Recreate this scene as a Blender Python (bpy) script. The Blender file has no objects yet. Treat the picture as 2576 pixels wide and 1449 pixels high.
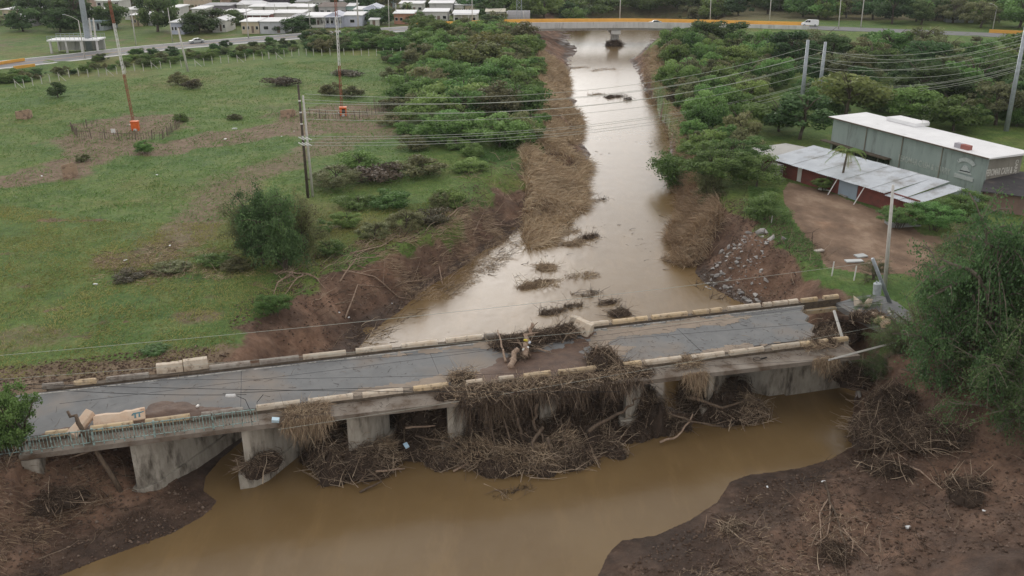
import bpy, math, random
import numpy as np
R = math.radians
# ------------------------------------------------------------------ camera
F, TH, CH = 2250.0, R(21.7), 36.5
cT, sT = math.cos(TH), math.sin(TH)
scn = bpy.context.scene
COL = scn.collection
cd = bpy.data.cameras.new('camera'); cam = bpy.data.objects.new('camera', cd); COL.objects.link(cam)
cam.location = (0, 0, CH); cam.rotation_euler = (math.pi/2 - TH, 0, 0)
cd.sensor_width = 36; cd.lens = 36*F/2576; cd.clip_end = 9000; cd.clip_start = 0.5
scn.camera = cam
# ------------------------------------------------------------------ sky, sun, exposure
SUN_EL, SUN_AZ = R(16), R(-14)          # azimuth clockwise from +Y
wd = bpy.data.worlds.new('World'); scn.world = wd; wd.use_nodes = True
nt = wd.node_tree; nt.nodes.clear()
sky = nt.nodes.new('ShaderNodeTexSky'); sky.sky_type = 'NISHITA'; sky.sun_disc = False
sky.sun_elevation = SUN_EL; sky.sun_rotation = SUN_AZ; sky.dust_density = 4.0; sky.air_density = 1.2
hs = nt.nodes.new('ShaderNodeHueSaturation'); hs.inputs['Saturation'].default_value = 0.1
hs.inputs['Value'].default_value = 0.58
bg = nt.nodes.new('ShaderNodeBackground'); bg.inputs[1].default_value = 0.115
ow = nt.nodes.new('ShaderNodeOutputWorld')
nt.links.new(sky.outputs[0], hs.inputs['Color']); ad = nt.nodes.new('ShaderNodeMixRGB'); ad.blend_type = 'ADD'; ad.inputs[0].default_value = 1.0; ad.inputs[2].default_value = (6.45, 6.3, 6.15, 1)   # even overcast cloud over the clear-sky glow
nt.links.new(hs.outputs[0], ad.inputs[1]); nt.links.new(ad.outputs[0], bg.inputs[0]); nt.links.new(bg.outputs[0], ow.inputs[0])
sl = bpy.data.lights.new('sun', 'SUN'); sl.energy = 0.6; sl.angle = R(34); sl.color = (1, .93, .85)
so = bpy.data.objects.new('sun', sl); COL.objects.link(so); so.location = (0, 0, 90)
so.rotation_euler = (math.pi/2 - SUN_EL, 0, math.pi - SUN_AZ)
scn.view_settings.view_transform = 'Standard'; scn.view_settings.look = 'None'
scn.view_settings.exposure = 0.04; scn.view_settings.gamma = 1; scn.view_settings.use_curve_mapping = False

rng = np.random.default_rng(7); rnd = random.Random(5)
V3 = np.array
# ------------------------------------------------------------------ picture -> place
def at(px, py, z=0.0):
    u = (px-1288)/F; v = (py-724)/F
    y = cT - v*sT; dz = -sT - v*cT; t = (z-CH)/dz
    return V3([u*t, y*t, z])
def atY(px, py, Y):
    u = (px-1288)/F; v = (py-724)/F
    y = cT - v*sT; dz = -sT - v*cT; t = Y/y
    return V3([u*t, Y, CH+dz*t])
BA = at(80, 990, 5); BB = at(2010, 768, 5); bd = (BB-BA)/np.linalg.norm(BB-BA); bn = V3([bd[1], -bd[0], 0])
BANG = math.atan2(bd[1], bd[0])
def W(s, t, z): p = BA + bd*s + bn*t; return V3([p[0], p[1], z])
def sp(px, t, z=5.0):
    u = (px-1288)/F; x0 = BA[0]+bn[0]*t; y0 = BA[1]+bn[1]*t
    c0 = y0*cT + (CH-z)*sT
    return (u*c0 - x0)/(bd[0]-u*bd[1]*cT)
# ------------------------------------------------------------------ noise
def _h(ix, iy, seed):
    n = (ix*374761393 + iy*668265263 + seed*974711) & 0x7fffffff
    n = ((n ^ (n >> 13))*1274126177) & 0x7fffffff
    return ((n ^ (n >> 16)) & 0xffff)/65535.0
def vnoise(x, y, seed=0):
    ix = np.floor(x).astype(np.int64); iy = np.floor(y).astype(np.int64)
    fx = x-ix; fy = y-iy; fx = fx*fx*(3-2*fx); fy = fy*fy*(3-2*fy)
    a = _h(ix, iy, seed); b = _h(ix+1, iy, seed); c = _h(ix, iy+1, seed); d = _h(ix+1, iy+1, seed)
    return (a*(1-fx)+b*fx)*(1-fy)+(c*(1-fx)+d*fx)*fy
def fbm(x, y, o=4, seed=0):
    r = 0; a = .5; t = 0
    for k in range(o): r = r + a*vnoise(x*2**k+17*k, y*2**k+5*k, seed+k); t += a; a *= .5
    return r/t*2-1
def sst(a, b, x): t = np.clip((x-a)/(b-a), 0, 1); return t*t*(3-2*t)
# ------------------------------------------------------------------ polygons of the place
def poly(pts, z): return np.array([at(a, b, z)[:2] for a, b in pts])
WL = [(1430,84),(1440,100),(1455,125),(1440,145),(1440,165),(1432,189),(1424,215),(1424,237),(1454,253),(1440,268),(1469,281),(1450,300),(1459,323),(1446,350),(1470,365),(1487,387),(1478,410),(1462,436),(1462,455),(1478,473),(1460,485),(1467,500),(1450,525),(1430,546),(1408,551),(1400,570),(1379,585),(1325,604),(1318,585),(1311,569),(1289,588),(1258,615),(1220,628),(1180,660),(1139,687),(1100,708),(1058,736),(1030,760),(1005,784),(965,811),(945,830),(924,851),(897,881),(780,990),(640,1085),(560,1150),(518,1200),(514,1234),(549,1259),(530,1282),(510,1300),(431,1343),(333,1379),(235,1414),(149,1449),(40,1510),(-200,1640),(-420,1800)]
WR = [(1250,1800),(1400,1600),(1502,1449),(1528,1393),(1563,1358),(1650,1345),(1737,1306),(1803,1262),(1837,1210),(1887,1192),(1950,1185),(2018,1175),(2092,1153),(2157,1114),(2140,1090),(2131,1075),(2118,1040),(2105,1014),(2092,992),(2050,930),(1980,860),(1894,772),(1849,755),(1808,733),(1768,709),(1747,685),(1755,663),(1714,650),(1690,640),(1700,600),(1715,560),(1712,511),(1714,457),(1695,430),(1682,401),(1687,360),(1685,323),(1660,296),(1653,258),(1620,228),(1607,188),(1580,150),(1602,140),(1626,115),(1640,95)]
water_poly = np.vstack([poly(WL, 0), poly(WR, 0), [[62, 345], [75, 385], [60, 400], [30, 395], [22, 350]]])
HL = [(1275,85),(1335,120),(1345,160),(1345,210),(1348,260),(1335,310),(1310,360),(1290,400),(1240,430),(1200,450),(1175,490),(1150,545),(1080,590),(930,640),(850,675),(770,705),(720,770),(600,815),(588,870),(480,935),(330,990),(150,1090),(80,1120),(20,1160),(-60,1200),(-300,1300),(-600,1450)]
HR = [(2900,1400),(2640,1120),(2480,1010),(2350,940),(2260,880),(2240,790),(2180,740),(2080,690),(2000,640),(1935,595),(1890,540),(1840,500),(1790,450),(1745,400),(1722,345),(1700,290),(1675,235),(1650,175),(1655,130),(1690,95)]
highL = np.vstack([poly(HL, 4.5), [[-900, -60], [-1500, 400], [-900, 1500], [-300, 1200], [-5, 600], [5, 400]]])
highR = np.vstack([[[300, 20]], poly(HR, 5.0), [[90, 340], [80, 420], [60, 430], [0, 430], [0, 1200], [700, 1300], [1500, 500], [900, 20]]])
BAR = poly([(1040,1110),(1100,1150),(1250,1180),(1400,1180),(1500,1160),(1560,1120),(1650,1095),(1730,1080),(1760,1050),(1650,1010),(1400,1040),(1200,1060)], 0)
def segdist(P, poly_, closed=True):
    A = poly_; B = np.roll(poly_, -1, 0)
    if not closed: A = A[:-1]; B = B[:-1]
    best = np.full(len(P), 1e18)
    for a, b in zip(A, B):
        ab = b-a; L = ab@ab
        t = np.clip(((P-a)@ab)/max(L, 1e-9), 0, 1)
        q = P-a-t[:, None]*ab
        np.minimum(best, (q*q).sum(1), out=best)
    return np.sqrt(best)
def inside(P, pg):
    x, y = P[:, 0], P[:, 1]; r = np.zeros(len(P), bool)
    B = np.roll(pg, -1, 0)
    for a, b in zip(pg, B):
        if a[1] == b[1]: continue
        c = ((a[1] > y) != (b[1] > y)) & (x < (b[0]-a[0])*(y-a[1])/(b[1]-a[1])+a[0])
        r ^= c
    return r
HWY = np.array([[-420, -60, 5.6], [-230, 110, 5.6], [-128, 229, 5.6], [-101, 262, 5.9], [-58, 292, 6.6], [-30, 307, 7], [0, 319, 7], [30, 322, 7], [52, 321, 7], [99, 309, 7], [150, 290, 6.6], [260, 240, 6], [420, 150, 6]], float)
def hwy_near(P):
    A = HWY[:-1]; B = HWY[1:]; best = np.full(len(P), 1e18); z = np.zeros(len(P))
    for a, b in zip(A, B):
        ab = (b-a)[:2]; t = np.clip(((P-a[:2])@ab)/(ab@ab), 0, 1)
        q = P-a[:2]-t[:, None]*ab; d = (q*q).sum(1); m = d < best
        best[m] = d[m]; z[m] = (a[2]+(b[2]-a[2])*t)[m]
    return np.sqrt(best), z
def ground(P, info=False):
    P = np.asarray(P, float)
    dw = segdist(P, water_poly); inw = inside(P, water_poly)
    iL = inside(P, highL); iR = inside(P, highR)
    dL = np.where(iL, 0, segdist(P, highL)); dR = np.where(iR, 0, segdist(P, highR))
    dh = np.minimum(dL, dR); top = np.where(dL < dR, 4.5, 5.2)
    top = top + 1.2*sst(215, 300, P[:, 1])
    t = dw/(dw+dh+1e-6); t = np.clip(t+fbm(P[:, 0]/4.5, P[:, 1]/4.5, 4, 41)*.42*t*(1-t)*2, 0, 1)
    lowf = 1-sst(56, 66, P[:, 1])
    z = top*np.where(t < 1, (0.18*t+0.82*sst(0.05, .97, t))*(1-lowf)+(t**1.35)*lowf, 1)
    z = np.where(inw, -np.minimum(dw*.45, 1.6), z)
    # mud bar under the bridge
    ib = inside(P, BAR); db = segdist(P, BAR)
    z = np.where(ib & inw, np.maximum(z, np.minimum(db*.35, .45)), np.where(inw, np.maximum(z, -.05-db*.3), z))
    # highway embankment
    dy, hz = hwy_near(P)
    span = (P[:, 0] > -4) & (P[:, 0] < 62) & (P[:, 1] > 290)
    k = 1-sst(7.5, 17, dy); k = np.where(span, 0, k)
    z = np.where(inw, z, z*(1-k)+(hz-.12)*k)
    # approach road left of the bridge
    q = P-BA[:2]; s = q@bd[:2]; tt = q@bn[:2]
    k = (1-sst(9.6, 12, np.abs(tt-4)*1.6+3))*(s < 1.0)*sst(-80, -60, s)
    k = np.where(s < 1.0, (1-sst(5.8, 8.5, np.abs(tt-4.2))), 0)
    z = z*(1-k)+4.86*k
    # scour hole at the broken right end
    g = np.exp(-(((s-66.0)/4.2)**2+((tt-4.2)/4.8)**2)); z = np.where(inw, z, z-g*3.4)
    if not info:
        wet = (1-sst(.6, 3, z)); mud = (dh > .3).astype(float)
        x, y = P[:, 0], P[:, 1]
        n1 = fbm(x/9, y/9, 3, 3); n2 = fbm(x/1.7, y/1.7, 3, 9)
        amp = np.where(inw | (k > .3), 0, np.where(dh > .3, sst(0, 1.2, dw), .55))
        z = z+amp*(n1*.3+n2*.16)+np.where(inw, 0, sst(0, .8, dw)*sst(.3, 1.5, dh)*fbm(x*1.6, y*1.6, 3, 77)*.12*sst(.1, .9, z))
        return z
    return z, dw, inw, dh, s, tt
def gz(x, y): return float(ground(np.array([[x, y]]))[0])
def on(px, py, z0=4.5):          # a point standing on the ground
    z = z0
    for _ in range(4): p = at(px, py, z); z = gz(p[0], p[1])
    return V3([p[0], p[1], z])
# ------------------------------------------------------------------ materials
def nd(t, k, **kw):
    n = t.nodes.new(k)
    for a, b in kw.items(): setattr(n, a, b)
    return n
def mat(name, c1, c2=None, rough=.85, scale=3.0, c3=None, bump=0.0, bscale=None, spec=.3, metal=0.0, obj=False, stain=None, stscale=.6, stpos=(.5, .62), var=0.0, stretch=(1, 1, 1)):
    m = bpy.data.materials.new(name); m.use_nodes = True; t = m.node_tree; b = t.nodes['Principled BSDF']
    b.inputs['Roughness'].default_value = rough; b.inputs['Specular IOR Level'].default_value = spec; b.inputs['Metallic'].default_value = metal
    if obj: co = nd(t, 'ShaderNodeTexCoord').outputs['Object']
    else: co = nd(t, 'ShaderNodeNewGeometry').outputs['Position']
    mp = nd(t, 'ShaderNodeMapping'); mp.inputs['Scale'].default_value = stretch; t.links.new(co, mp.inputs[0]); co = mp.outputs[0]
    def noise(sc, det=6):
        n = nd(t, 'ShaderNodeTexNoise'); n.inputs['Scale'].default_value = sc; n.inputs['Detail'].default_value = det; n.inputs['Roughness'].default_value = .65
        t.links.new(co, n.inputs['Vector']); return n.outputs[0]
    r = nd(t, 'ShaderNodeValToRGB'); c2 = c2 or tuple(x*.7 for x in c1)
    r.color_ramp.elements[0].position = .33; r.color_ramp.elements[1].position = .67
    r.color_ramp.elements[0].color = (*c2, 1); r.color_ramp.elements[1].color = (*c1, 1)
    if c3: e = r.color_ramp.elements.new(.5); e.color = (*c3, 1)
    t.links.new(noise(scale), r.inputs[0]); out = r.outputs[0]
    if stain:
        mr = nd(t, 'ShaderNodeMapRange'); mr.inputs[1].default_value = stpos[0]; mr.inputs[2].default_value = stpos[1]
        t.links.new(noise(stscale, 8), mr.inputs[0]); mx = nd(t, 'ShaderNodeMixRGB'); t.links.new(mr.outputs[0], mx.inputs[0])
        t.links.new(out, mx.inputs[1]); mx.inputs[2].default_value = (*stain, 1); out = mx.outputs[0]
    if var:
        oi = nd(t, 'ShaderNodeObjectInfo'); mr = nd(t, 'ShaderNodeMapRange'); mr.inputs[3].default_value = 1-var; mr.inputs[4].default_value = 1+var
        t.links.new(oi.outputs['Random'], mr.inputs[0]); hv = nd(t, 'ShaderNodeHueSaturation'); t.links.new(mr.outputs[0], hv.inputs['Value']); t.links.new(out, hv.inputs['Color']); out = hv.outputs[0]
    t.links.new(out, b.inputs['Base Color'])
    if bump:
        bp = nd(t, 'ShaderNodeBump'); bp.inputs['Strength'].default_value = bump; bp.inputs['Distance'].default_value = .05
        t.links.new(noise(bscale or scale*3), bp.inputs['Height']); t.links.new(bp.outputs[0], b.inputs['Normal'])
    return m
def leafmat(name, dark, light, dead=None, deadamt=0.0, trans=.33):
    m = bpy.data.materials.new(name); m.use_nodes = True; t = m.node_tree; b = t.nodes['Principled BSDF']
    b.inputs['Roughness'].default_value = .6; b.inputs['Specular IOR Level'].default_value = .2
    a = nd(t, 'ShaderNodeAttribute'); a.attribute_name = 'v'
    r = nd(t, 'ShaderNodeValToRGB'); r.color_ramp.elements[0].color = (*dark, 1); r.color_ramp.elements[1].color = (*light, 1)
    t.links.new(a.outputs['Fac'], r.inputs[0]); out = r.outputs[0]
    if dead:
        r.color_ramp.elements[1].position = 1-deadamt
        e = r.color_ramp.elements.new(1.0); e.color = (*dead, 1)
    oi = nd(t, 'ShaderNodeObjectInfo'); hv = nd(t, 'ShaderNodeHueSaturation')
    mr = nd(t, 'ShaderNodeMapRange'); mr.inputs[3].default_value = .72; mr.inputs[4].default_value = 1.3
    mh = nd(t, 'ShaderNodeMapRange'); mh.inputs[3].default_value = .47; mh.inputs[4].default_value = .525
    t.links.new(oi.outputs['Random'], mr.inputs[0]); t.links.new(mr.outputs[0], hv.inputs['Value'])
    mu = nd(t, 'ShaderNodeMath', operation='MULTIPLY'); mu.inputs[1].default_value = 7.3; fr = nd(t, 'ShaderNodeMath', operation='FRACT')
    t.links.new(oi.outputs['Random'], mu.inputs[0]); t.links.new(mu.outputs[0], fr.inputs[0]); t.links.new(fr.outputs[0], mh.inputs[0]); t.links.new(mh.outputs[0], hv.inputs['Hue'])
    t.links.new(out, hv.inputs['Color']); out = hv.outputs[0]
    t.links.new(out, b.inputs['Base Color'])
    tr = nd(t, 'ShaderNodeBsdfTranslucent'); t.links.new(out, tr.inputs[0]); mx = nd(t, 'ShaderNodeMixShader'); mx.inputs[0].default_value = trans
    t.links.new(b.outputs[0], mx.inputs[1]); t.links.new(tr.outputs[0], mx.inputs[2]); t.links.new(mx.outputs[0], t.nodes['Material Output'].inputs[0])
    return m
def varmat(name, cols, rough=.9, spec=.15):
    m = bpy.data.materials.new(name); m.use_nodes = True; t = m.node_tree; b = t.nodes['Principled BSDF']
    b.inputs['Roughness'].default_value = rough; b.inputs['Specular IOR Level'].default_value = spec
    a = nd(t, 'ShaderNodeAttribute'); a.attribute_name = 'v'; r = nd(t, 'ShaderNodeValToRGB')
    n = len(cols); r.color_ramp.elements[0].color = (*cols[0], 1); r.color_ramp.elements[1].color = (*cols[-1], 1)
    for i in range(1, n-1): e = r.color_ramp.elements.new(i/(n-1)); e.color = (*cols[i], 1)
    t.links.new(a.outputs['Fac'], r.inputs[0]); t.links.new(r.outputs[0], b.inputs['Base Color']); return m
M = {}
M['deck'] = mat('worn_concrete', (.34,.30,.26), (.2,.17,.14), scale=1.2, stain=(.11,.078,.055), stscale=.6, stpos=(.42,.62), bump=.5, bscale=12)
M['pier'] = mat('pier_concrete', (.47,.43,.37), (.3,.27,.225), scale=1.5, stain=(.09,.075,.06), stscale=.9, stpos=(.5,.66), bump=.5, bscale=10, stretch=(1,1,.35))
M['white_block'] = mat('painted_barrier', (.62,.55,.46), (.5,.4,.3), scale=1.6, stain=(.14,.09,.06), stscale=2.2, stpos=(.55,.72), bump=.4, bscale=14, var=.12)
M['yellow_block'] = mat('yellow_barrier', (.56,.42,.25), (.5,.4,.29), scale=1.6, stain=(.14,.09,.06), stscale=2.2, stpos=(.52,.7), bump=.4, bscale=14, var=.12)
M['grey_block'] = mat('bare_barrier', (.36,.33,.29), (.24,.2,.17), scale=1.6, stain=(.12,.08,.06), stscale=2, stpos=(.5,.7), bump=.4, bscale=14, var=.12)
M['curb'] = mat('dirty_curb', (.15,.12,.09), (.08,.06,.045), scale=3, bump=.5, bscale=12)
M['paint'] = mat('road_paint', (.62,.6,.55), (.3,.28,.25), scale=5, stain=(.17,.16,.15), stscale=3, stpos=(.52,.6))
M['turq'] = mat('turquoise_paint', (.33,.45,.43), (.2,.29,.27), scale=6, stain=(.1,.07,.05), stscale=5, stpos=(.5,.62), rough=.6)
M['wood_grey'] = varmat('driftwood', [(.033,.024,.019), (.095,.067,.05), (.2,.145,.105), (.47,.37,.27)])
M['log'] = mat('bark', (.17,.125,.09), (.07,.048,.034), scale=5, bump=.6, bscale=20, obj=True, stretch=(1,1,.3))
M['palelog'] = mat('peeled_wood', (.42,.31,.23), (.22,.15,.11), scale=5, bump=.5, bscale=16, obj=True)
M['core'] = mat('matted_debris', (.06,.042,.03), (.025,.018,.012), scale=4, bump=1, bscale=9)
M['deadreed'] = varmat('flattened_reed', [(.13,.09,.062), (.32,.23,.155), (.5,.38,.26), (.66,.54,.38)])
M['bark'] = mat('tree_bark', (.14,.115,.09), (.06,.048,.036), scale=6, bump=.6, bscale=18, obj=True)
M['steel'] = mat('galvanised_steel', (.40,.44,.48), (.28,.31,.34), rough=.5, scale=2, metal=.3, spec=.5)
M['concpole'] = mat('concrete_pole', (.62,.6,.56), (.5,.48,.45), scale=2, bump=.2)
M['wire'] = mat('wire_metal', (.5,.52,.46), (.42,.44,.38), rough=.5, spec=.4)
M['blackwire'] = mat('black_cable', (.02,.02,.022), (.012,.012,.014), rough=.5)
M['white'] = mat('white_paint', (.78,.77,.76), (.66,.65,.64), scale=.4, stain=(.45,.42,.4), stscale=.5, stpos=(.58,.75), var=.06)
M['roofwhite'] = mat('white_roof_coating', (.82,.82,.83), (.72,.72,.73), scale=.3, stain=(.5,.49,.48), stscale=.4, stpos=(.6,.78), var=.05)
M['glass'] = mat('dark_window', (.02,.024,.03), (.012,.014,.018), rough=.15, spec=.6)
M['red'] = mat('mast_red', (.34,.12,.075), (.25,.085,.055), rough=.6)
M['mwhite'] = mat('mast_white', (.78,.77,.76), (.66,.65,.64), rough=.6)
M['orange'] = mat('orange_paint', (.75,.16,.03), (.62,.12,.03), rough=.6)
M['hwyyellow'] = mat('yellow_parapet', (.78,.42,.09), (.66,.34,.07), scale=.5, stain=(.5,.3,.12), stscale=.5, stpos=(.6,.75))
M['hwyconc'] = mat('highway_concrete', (.66,.65,.64), (.54,.53,.52), scale=.5, stain=(.3,.29,.28), stscale=.6, stpos=(.55,.75), stretch=(1,1,.2))
M['hwyasph'] = mat('highway_asphalt', (.2,.2,.205), (.16,.16,.165), scale=.4, stain=(.26,.25,.24), stscale=.08, stpos=(.5,.7))
# ------------------------------------------------------------------ object helpers
def mesh_np(name, Vv, Ff, m, v=None, smooth=False):
    me = bpy.data.meshes.new(name); Vv = np.asarray(Vv, np.float32); Ff = np.asarray(Ff, np.int32)
    n, k = Ff.shape
    me.vertices.add(len(Vv)); me.vertices.foreach_set('co', Vv.ravel())
    me.loops.add(n*k); me.loops.foreach_set('vertex_index', Ff.ravel())
    me.polygons.add(n); me.polygons.foreach_set('loop_start', np.arange(0, n*k, k, dtype=np.int32))
    me.update(calc_edges=True)
    if v is not None:
        a = me.attributes.new('v', 'FLOAT', 'POINT'); a.data.foreach_set('value', np.asarray(v, np.float32))
    if smooth: me.polygons.foreach_set('use_smooth', np.ones(n, bool))
    me.materials.append(m); return me
def link(name, me, parent=None, loc=None, rot=None):
    o = bpy.data.objects.new(name, me); COL.objects.link(o)
    if parent: o.parent = parent
    if loc is not None: o.location = tuple(float(q) for q in loc)
    if rot is not None: o.rotation_euler = rot
    return o
def tag(o, label=None, cat=None, group=None, kind=None):
    if label: o['label'] = label
    if cat: o['category'] = cat
    if group: o['group'] = group
    if kind: o['kind'] = kind
    return o
def empty(name, loc, rz=0, label=None, cat=None, group=None):
    o = bpy.data.objects.new(name, None); COL.objects.link(o); o.location = tuple(float(q) for q in loc); o.rotation_euler = (0, 0, rz); o.empty_display_size = .3
    return tag(o, label, cat, group)
def copy_tree(o, parent=None):
    c = o.copy(); COL.objects.link(c); c.parent = parent
    for ch in list(o.children): copy_tree(ch, c)
    return c
class MB:
    def __init__(s): s.v = []; s.f = []
    def add(s, vs, fs):
        b = len(s.v); s.v += [tuple(float(c) for c in q) for q in vs]; s.f += [tuple(i+b for i in q) for q in fs]; return s
    def box(s, c, d, rz=0, tilt=None):
        x, y, z = d[0]/2, d[1]/2, d[2]/2; vs = []
        for i in range(8):
            p = V3([x if i & 1 else -x, y if i & 2 else -y, z if i & 4 else -z])
            if tilt: p = rotm(tilt)@p
            if rz: p = V3([p[0]*math.cos(rz)-p[1]*math.sin(rz), p[0]*math.sin(rz)+p[1]*math.cos(rz), p[2]])
            vs.append(p+V3(c))
        return s.add(vs, [(0,2,3,1),(4,5,7,6),(0,1,5,4),(2,6,7,3),(0,4,6,2),(1,3,7,5)])
    def prism(s, pts, z0, z1):          # pts plan polygon, z may be lists
        n = len(pts); a = [z0]*n if np.isscalar(z0) else z0; b = [z1]*n if np.isscalar(z1) else z1
        vs = [(p[0], p[1], a[i]) for i, p in enumerate(pts)]+[(p[0], p[1], b[i]) for i, p in enumerate(pts)]
        fs = [tuple(range(n-1, -1, -1)), tuple(range(n, 2*n))]+[(i, (i+1) % n, n+(i+1) % n, n+i) for i in range(n)]
        return s.add(vs, fs)
    def tube(s, P, r, n=6, cap=True):
        P = [V3(p) for p in P]; k = len(P); rr = [r]*k if np.isscalar(r) else r; vs = []
        for i, p in enumerate(P):
            d = P[min(i+1, k-1)]-P[max(i-1, 0)]; d = d/(np.linalg.norm(d)+1e-9)
            a = np.cross(d, V3([0, 0, 1.]) if abs(d[2]) < .95 else V3([1., 0, 0])); a /= np.linalg.norm(a); b = np.cross(d, a)
            for j in range(n): q = 2*math.pi*j/n; vs.append(p+rr[i]*(a*math.cos(q)+b*math.sin(q)))
        fs = [(i*n+j, i*n+(j+1) % n, (i+1)*n+(j+1) % n, (i+1)*n+j) for i in range(k-1) for j in range(n)]
        if cap: fs += [tuple(range(n-1, -1, -1)), tuple((k-1)*n+j for j in range(n))]
        return s.add(vs, fs)
    def build(s, name, m, parent=None, loc=None, rot=None, bevel=0, smooth=False):
        me = bpy.data.meshes.new(name); me.from_pydata(s.v, [], s.f); me.materials.append(m)
        if smooth: me.polygons.foreach_set('use_smooth', np.ones(len(me.polygons), bool))
        o = link(name, me, parent, loc, rot)
        if bevel:
            b = o.modifiers.new('bevel', 'BEVEL'); b.width = bevel; b.segments = 2; b.limit_method = 'ANGLE'
        return o
def rotm(e):
    a, b, c = e
    X = V3([[1,0,0],[0,math.cos(a),-math.sin(a)],[0,math.sin(a),math.cos(a)]]); Y = V3([[math.cos(b),0,math.sin(b)],[0,1,0],[-math.sin(b),0,math.cos(b)]]); Z = V3([[math.cos(c),-math.sin(c),0],[math.sin(c),math.cos(c),0],[0,0,1]])
    return Z@Y@X
def unit(a): return a/(np.linalg.norm(a, axis=-1, keepdims=True)+1e-9)
def sticks(P, D, L, Rr, bend=.15, seg=3, sides=3, taper=.35, g=rng):
    N = len(P); D = unit(D); up = np.zeros((N, 3)); up[:, 2] = 1; up[np.abs(D[:, 2]) > .9] = (1, 0, 0)
    a = unit(np.cross(D, up)); b = np.cross(D, a)
    off = (a*g.normal(0, 1, (N, 1))+b*g.normal(0, 1, (N, 1)))*bend
    Vv = np.zeros((N, seg+1, sides, 3))
    L = np.broadcast_to(L, (N,)); Rr = np.broadcast_to(Rr, (N,))
    for i in range(seg+1):
        t = i/seg; c = P+D*(L*t)[:, None]+off*(L*(t*(1-t)*2+t*t*.5))[:, None]+g.normal(0, .02, (N, 3))*L[:, None]*(0 < i)
        rr = Rr*(1-(1-taper)*t)
        for j in range(sides):
            q = 2*math.pi*j/sides; Vv[:, i, j] = c+(a*math.cos(q)+b*math.sin(q))*rr[:, None]
    base = (np.arange(N)*(seg+1)*sides)[:, None]; fs = []
    for i in range(seg):
        for j in range(sides):
            k = (j+1) % sides; fs.append(np.hstack([base+i*sides+j, base+i*sides+k, base+(i+1)*sides+k, base+(i+1)*sides+j]))
    return Vv.reshape(-1, 3), np.vstack(fs), (seg+1)*sides
def blades(P, D, L, Wd, droop=.4, g=rng):
    N = len(P); D = unit(D); L = np.broadcast_to(L, (N,)); Wd = np.broadcast_to(Wd, (N,))
    side = unit(np.cross(D, g.normal(0, 1, (N, 3)))); Vv = np.zeros((N, 3, 2, 3))
    for i, (t, w) in enumerate([(0, 1), (.55, .9), (1, .12)]):
        c = P+D*(L*t)[:, None]; c[:, 2] -= droop*L*t*t*.6
        Vv[:, i, 0] = c-side*(Wd*w/2)[:, None]; Vv[:, i, 1] = c+side*(Wd*w/2)[:, None]
    b = (np.arange(N)*6)[:, None]
    return Vv.reshape(-1, 3), np.vstack([np.hstack([b, b+1, b+3, b+2]), np.hstack([b+2, b+3, b+5, b+4])]), 6
def merge(parts):
    Vs = []; Fs = []; vv = []; o = 0
    for Vv, Ff, v in parts: Vs.append(Vv); Fs.append(Ff+o); vv.append(v); o += len(Vv)
    return np.vstack(Vs), np.vstack(Fs), np.concatenate(vv)

# ================================================================== GROUND
rows = np.concatenate([np.linspace(-250, 20, 28), np.arange(21, 44, .5), 44*np.exp(np.arange(0, math.log(600/44), .0042)), np.geomspace(610, 4500, 24)])
u = np.sin(np.linspace(-1, 1, 560)*1.15)/math.sin(1.15)
u = np.linspace(-1, 1, 620)
outer = np.array([-40, -20, -9, -4.5, -2.6, -1.7, -1.3, -1.12])
uu = np.concatenate([outer, u, -outer[::-1]])
half = np.maximum(np.abs(rows)*.62+16, 34)
X = uu[None, :]*half[:, None]; Y = np.repeat(rows[:, None], len(uu), 1)
P = np.stack([X.ravel(), Y.ravel()], 1)
z, dw, inw, dh, ss, tt = ground(P, True)
Zg = ground(P)
def blob(cx, cy, rx, ry, z=4.5, soft=.5, p=None):     # ellipse in the place, from a picture ellipse
    c = at(cx, cy, z); ax = np.linalg.norm(at(cx+rx, cy, z)-c); ay = np.linalg.norm(at(cx, cy+ry, z)-c)
    q = P-c[:2]; nz = fbm(P[:, 0]/3, P[:, 1]/3, 3, int(abs(cx)) % 91)*.45
    return 1-sst(1-soft, 1+soft, np.hypot(q[:, 0]/ax, q[:, 1]/ay)+nz)
def track(pts, w, z=4.5):
    pg = poly(pts, z); return 1-sst(w*.4, w*1.3, segdist(P, pg, False)+fbm(P[:, 0]/4, P[:, 1]/4, 3, len(pts))*w*.5)
n_big = fbm(P[:, 0]/14, P[:, 1]/10, 4, 21); n_mid = fbm(P[:, 0]/4, P[:, 1]/3, 4, 33)
inwood = np.clip(sst(40, 52, P[:, 0])*sst(128, 140, P[:, 1]), 0, 1)
dirt = np.zeros(len(P))
for a in [track([(-60,470),(150,430),(260,385),(420,370),(560,345),(730,320),(900,320)], 5.5), track([(1000,330),(870,350),(760,390),(640,440),(560,500),(480,570),(400,640)], 5)*.62,
          track([(760,330),(740,290),(860,295),(980,290)], 6)*.9,
          blob(310, 325, 140, 42)*1.0, blob(230, 375, 60, 18)*.8, blob(870, 280, 110, 25)*.9, blob(545, 470, 90, 60)*.45, blob(420, 590, 130, 26)*.4,
          blob(300, 655, 70, 20)*.7, blob(60, 850, 110, 35)*.5, blob(770, 850, 80, 30)*.65, blob(500, 795, 70, 20)*.6, blob(700, 270, 90, 12)*.4, blob(150, 600, 100, 22)*.25,
          blob(1290, 85, 60, 25)*.6, blob(2500, 60, 120, 8, 5)*.3, sst(-6, 4, P[:, 1]-300-P[:, 0]*.33)*(P[:, 0] < 8)*(.3+.45*n_mid), sst(330, 345, P[:, 1])*(P[:, 0] > 8)*.55]:
    dirt = np.maximum(dirt, a)
yard = inside(P, poly([(1985,455),(2080,480),(2190,520),(2270,545),(2330,600),(2330,680),(2200,690),(2080,668),(2050,630),(2010,570),(1975,520),(1970,480)], 5.3)).astype(float)
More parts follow.
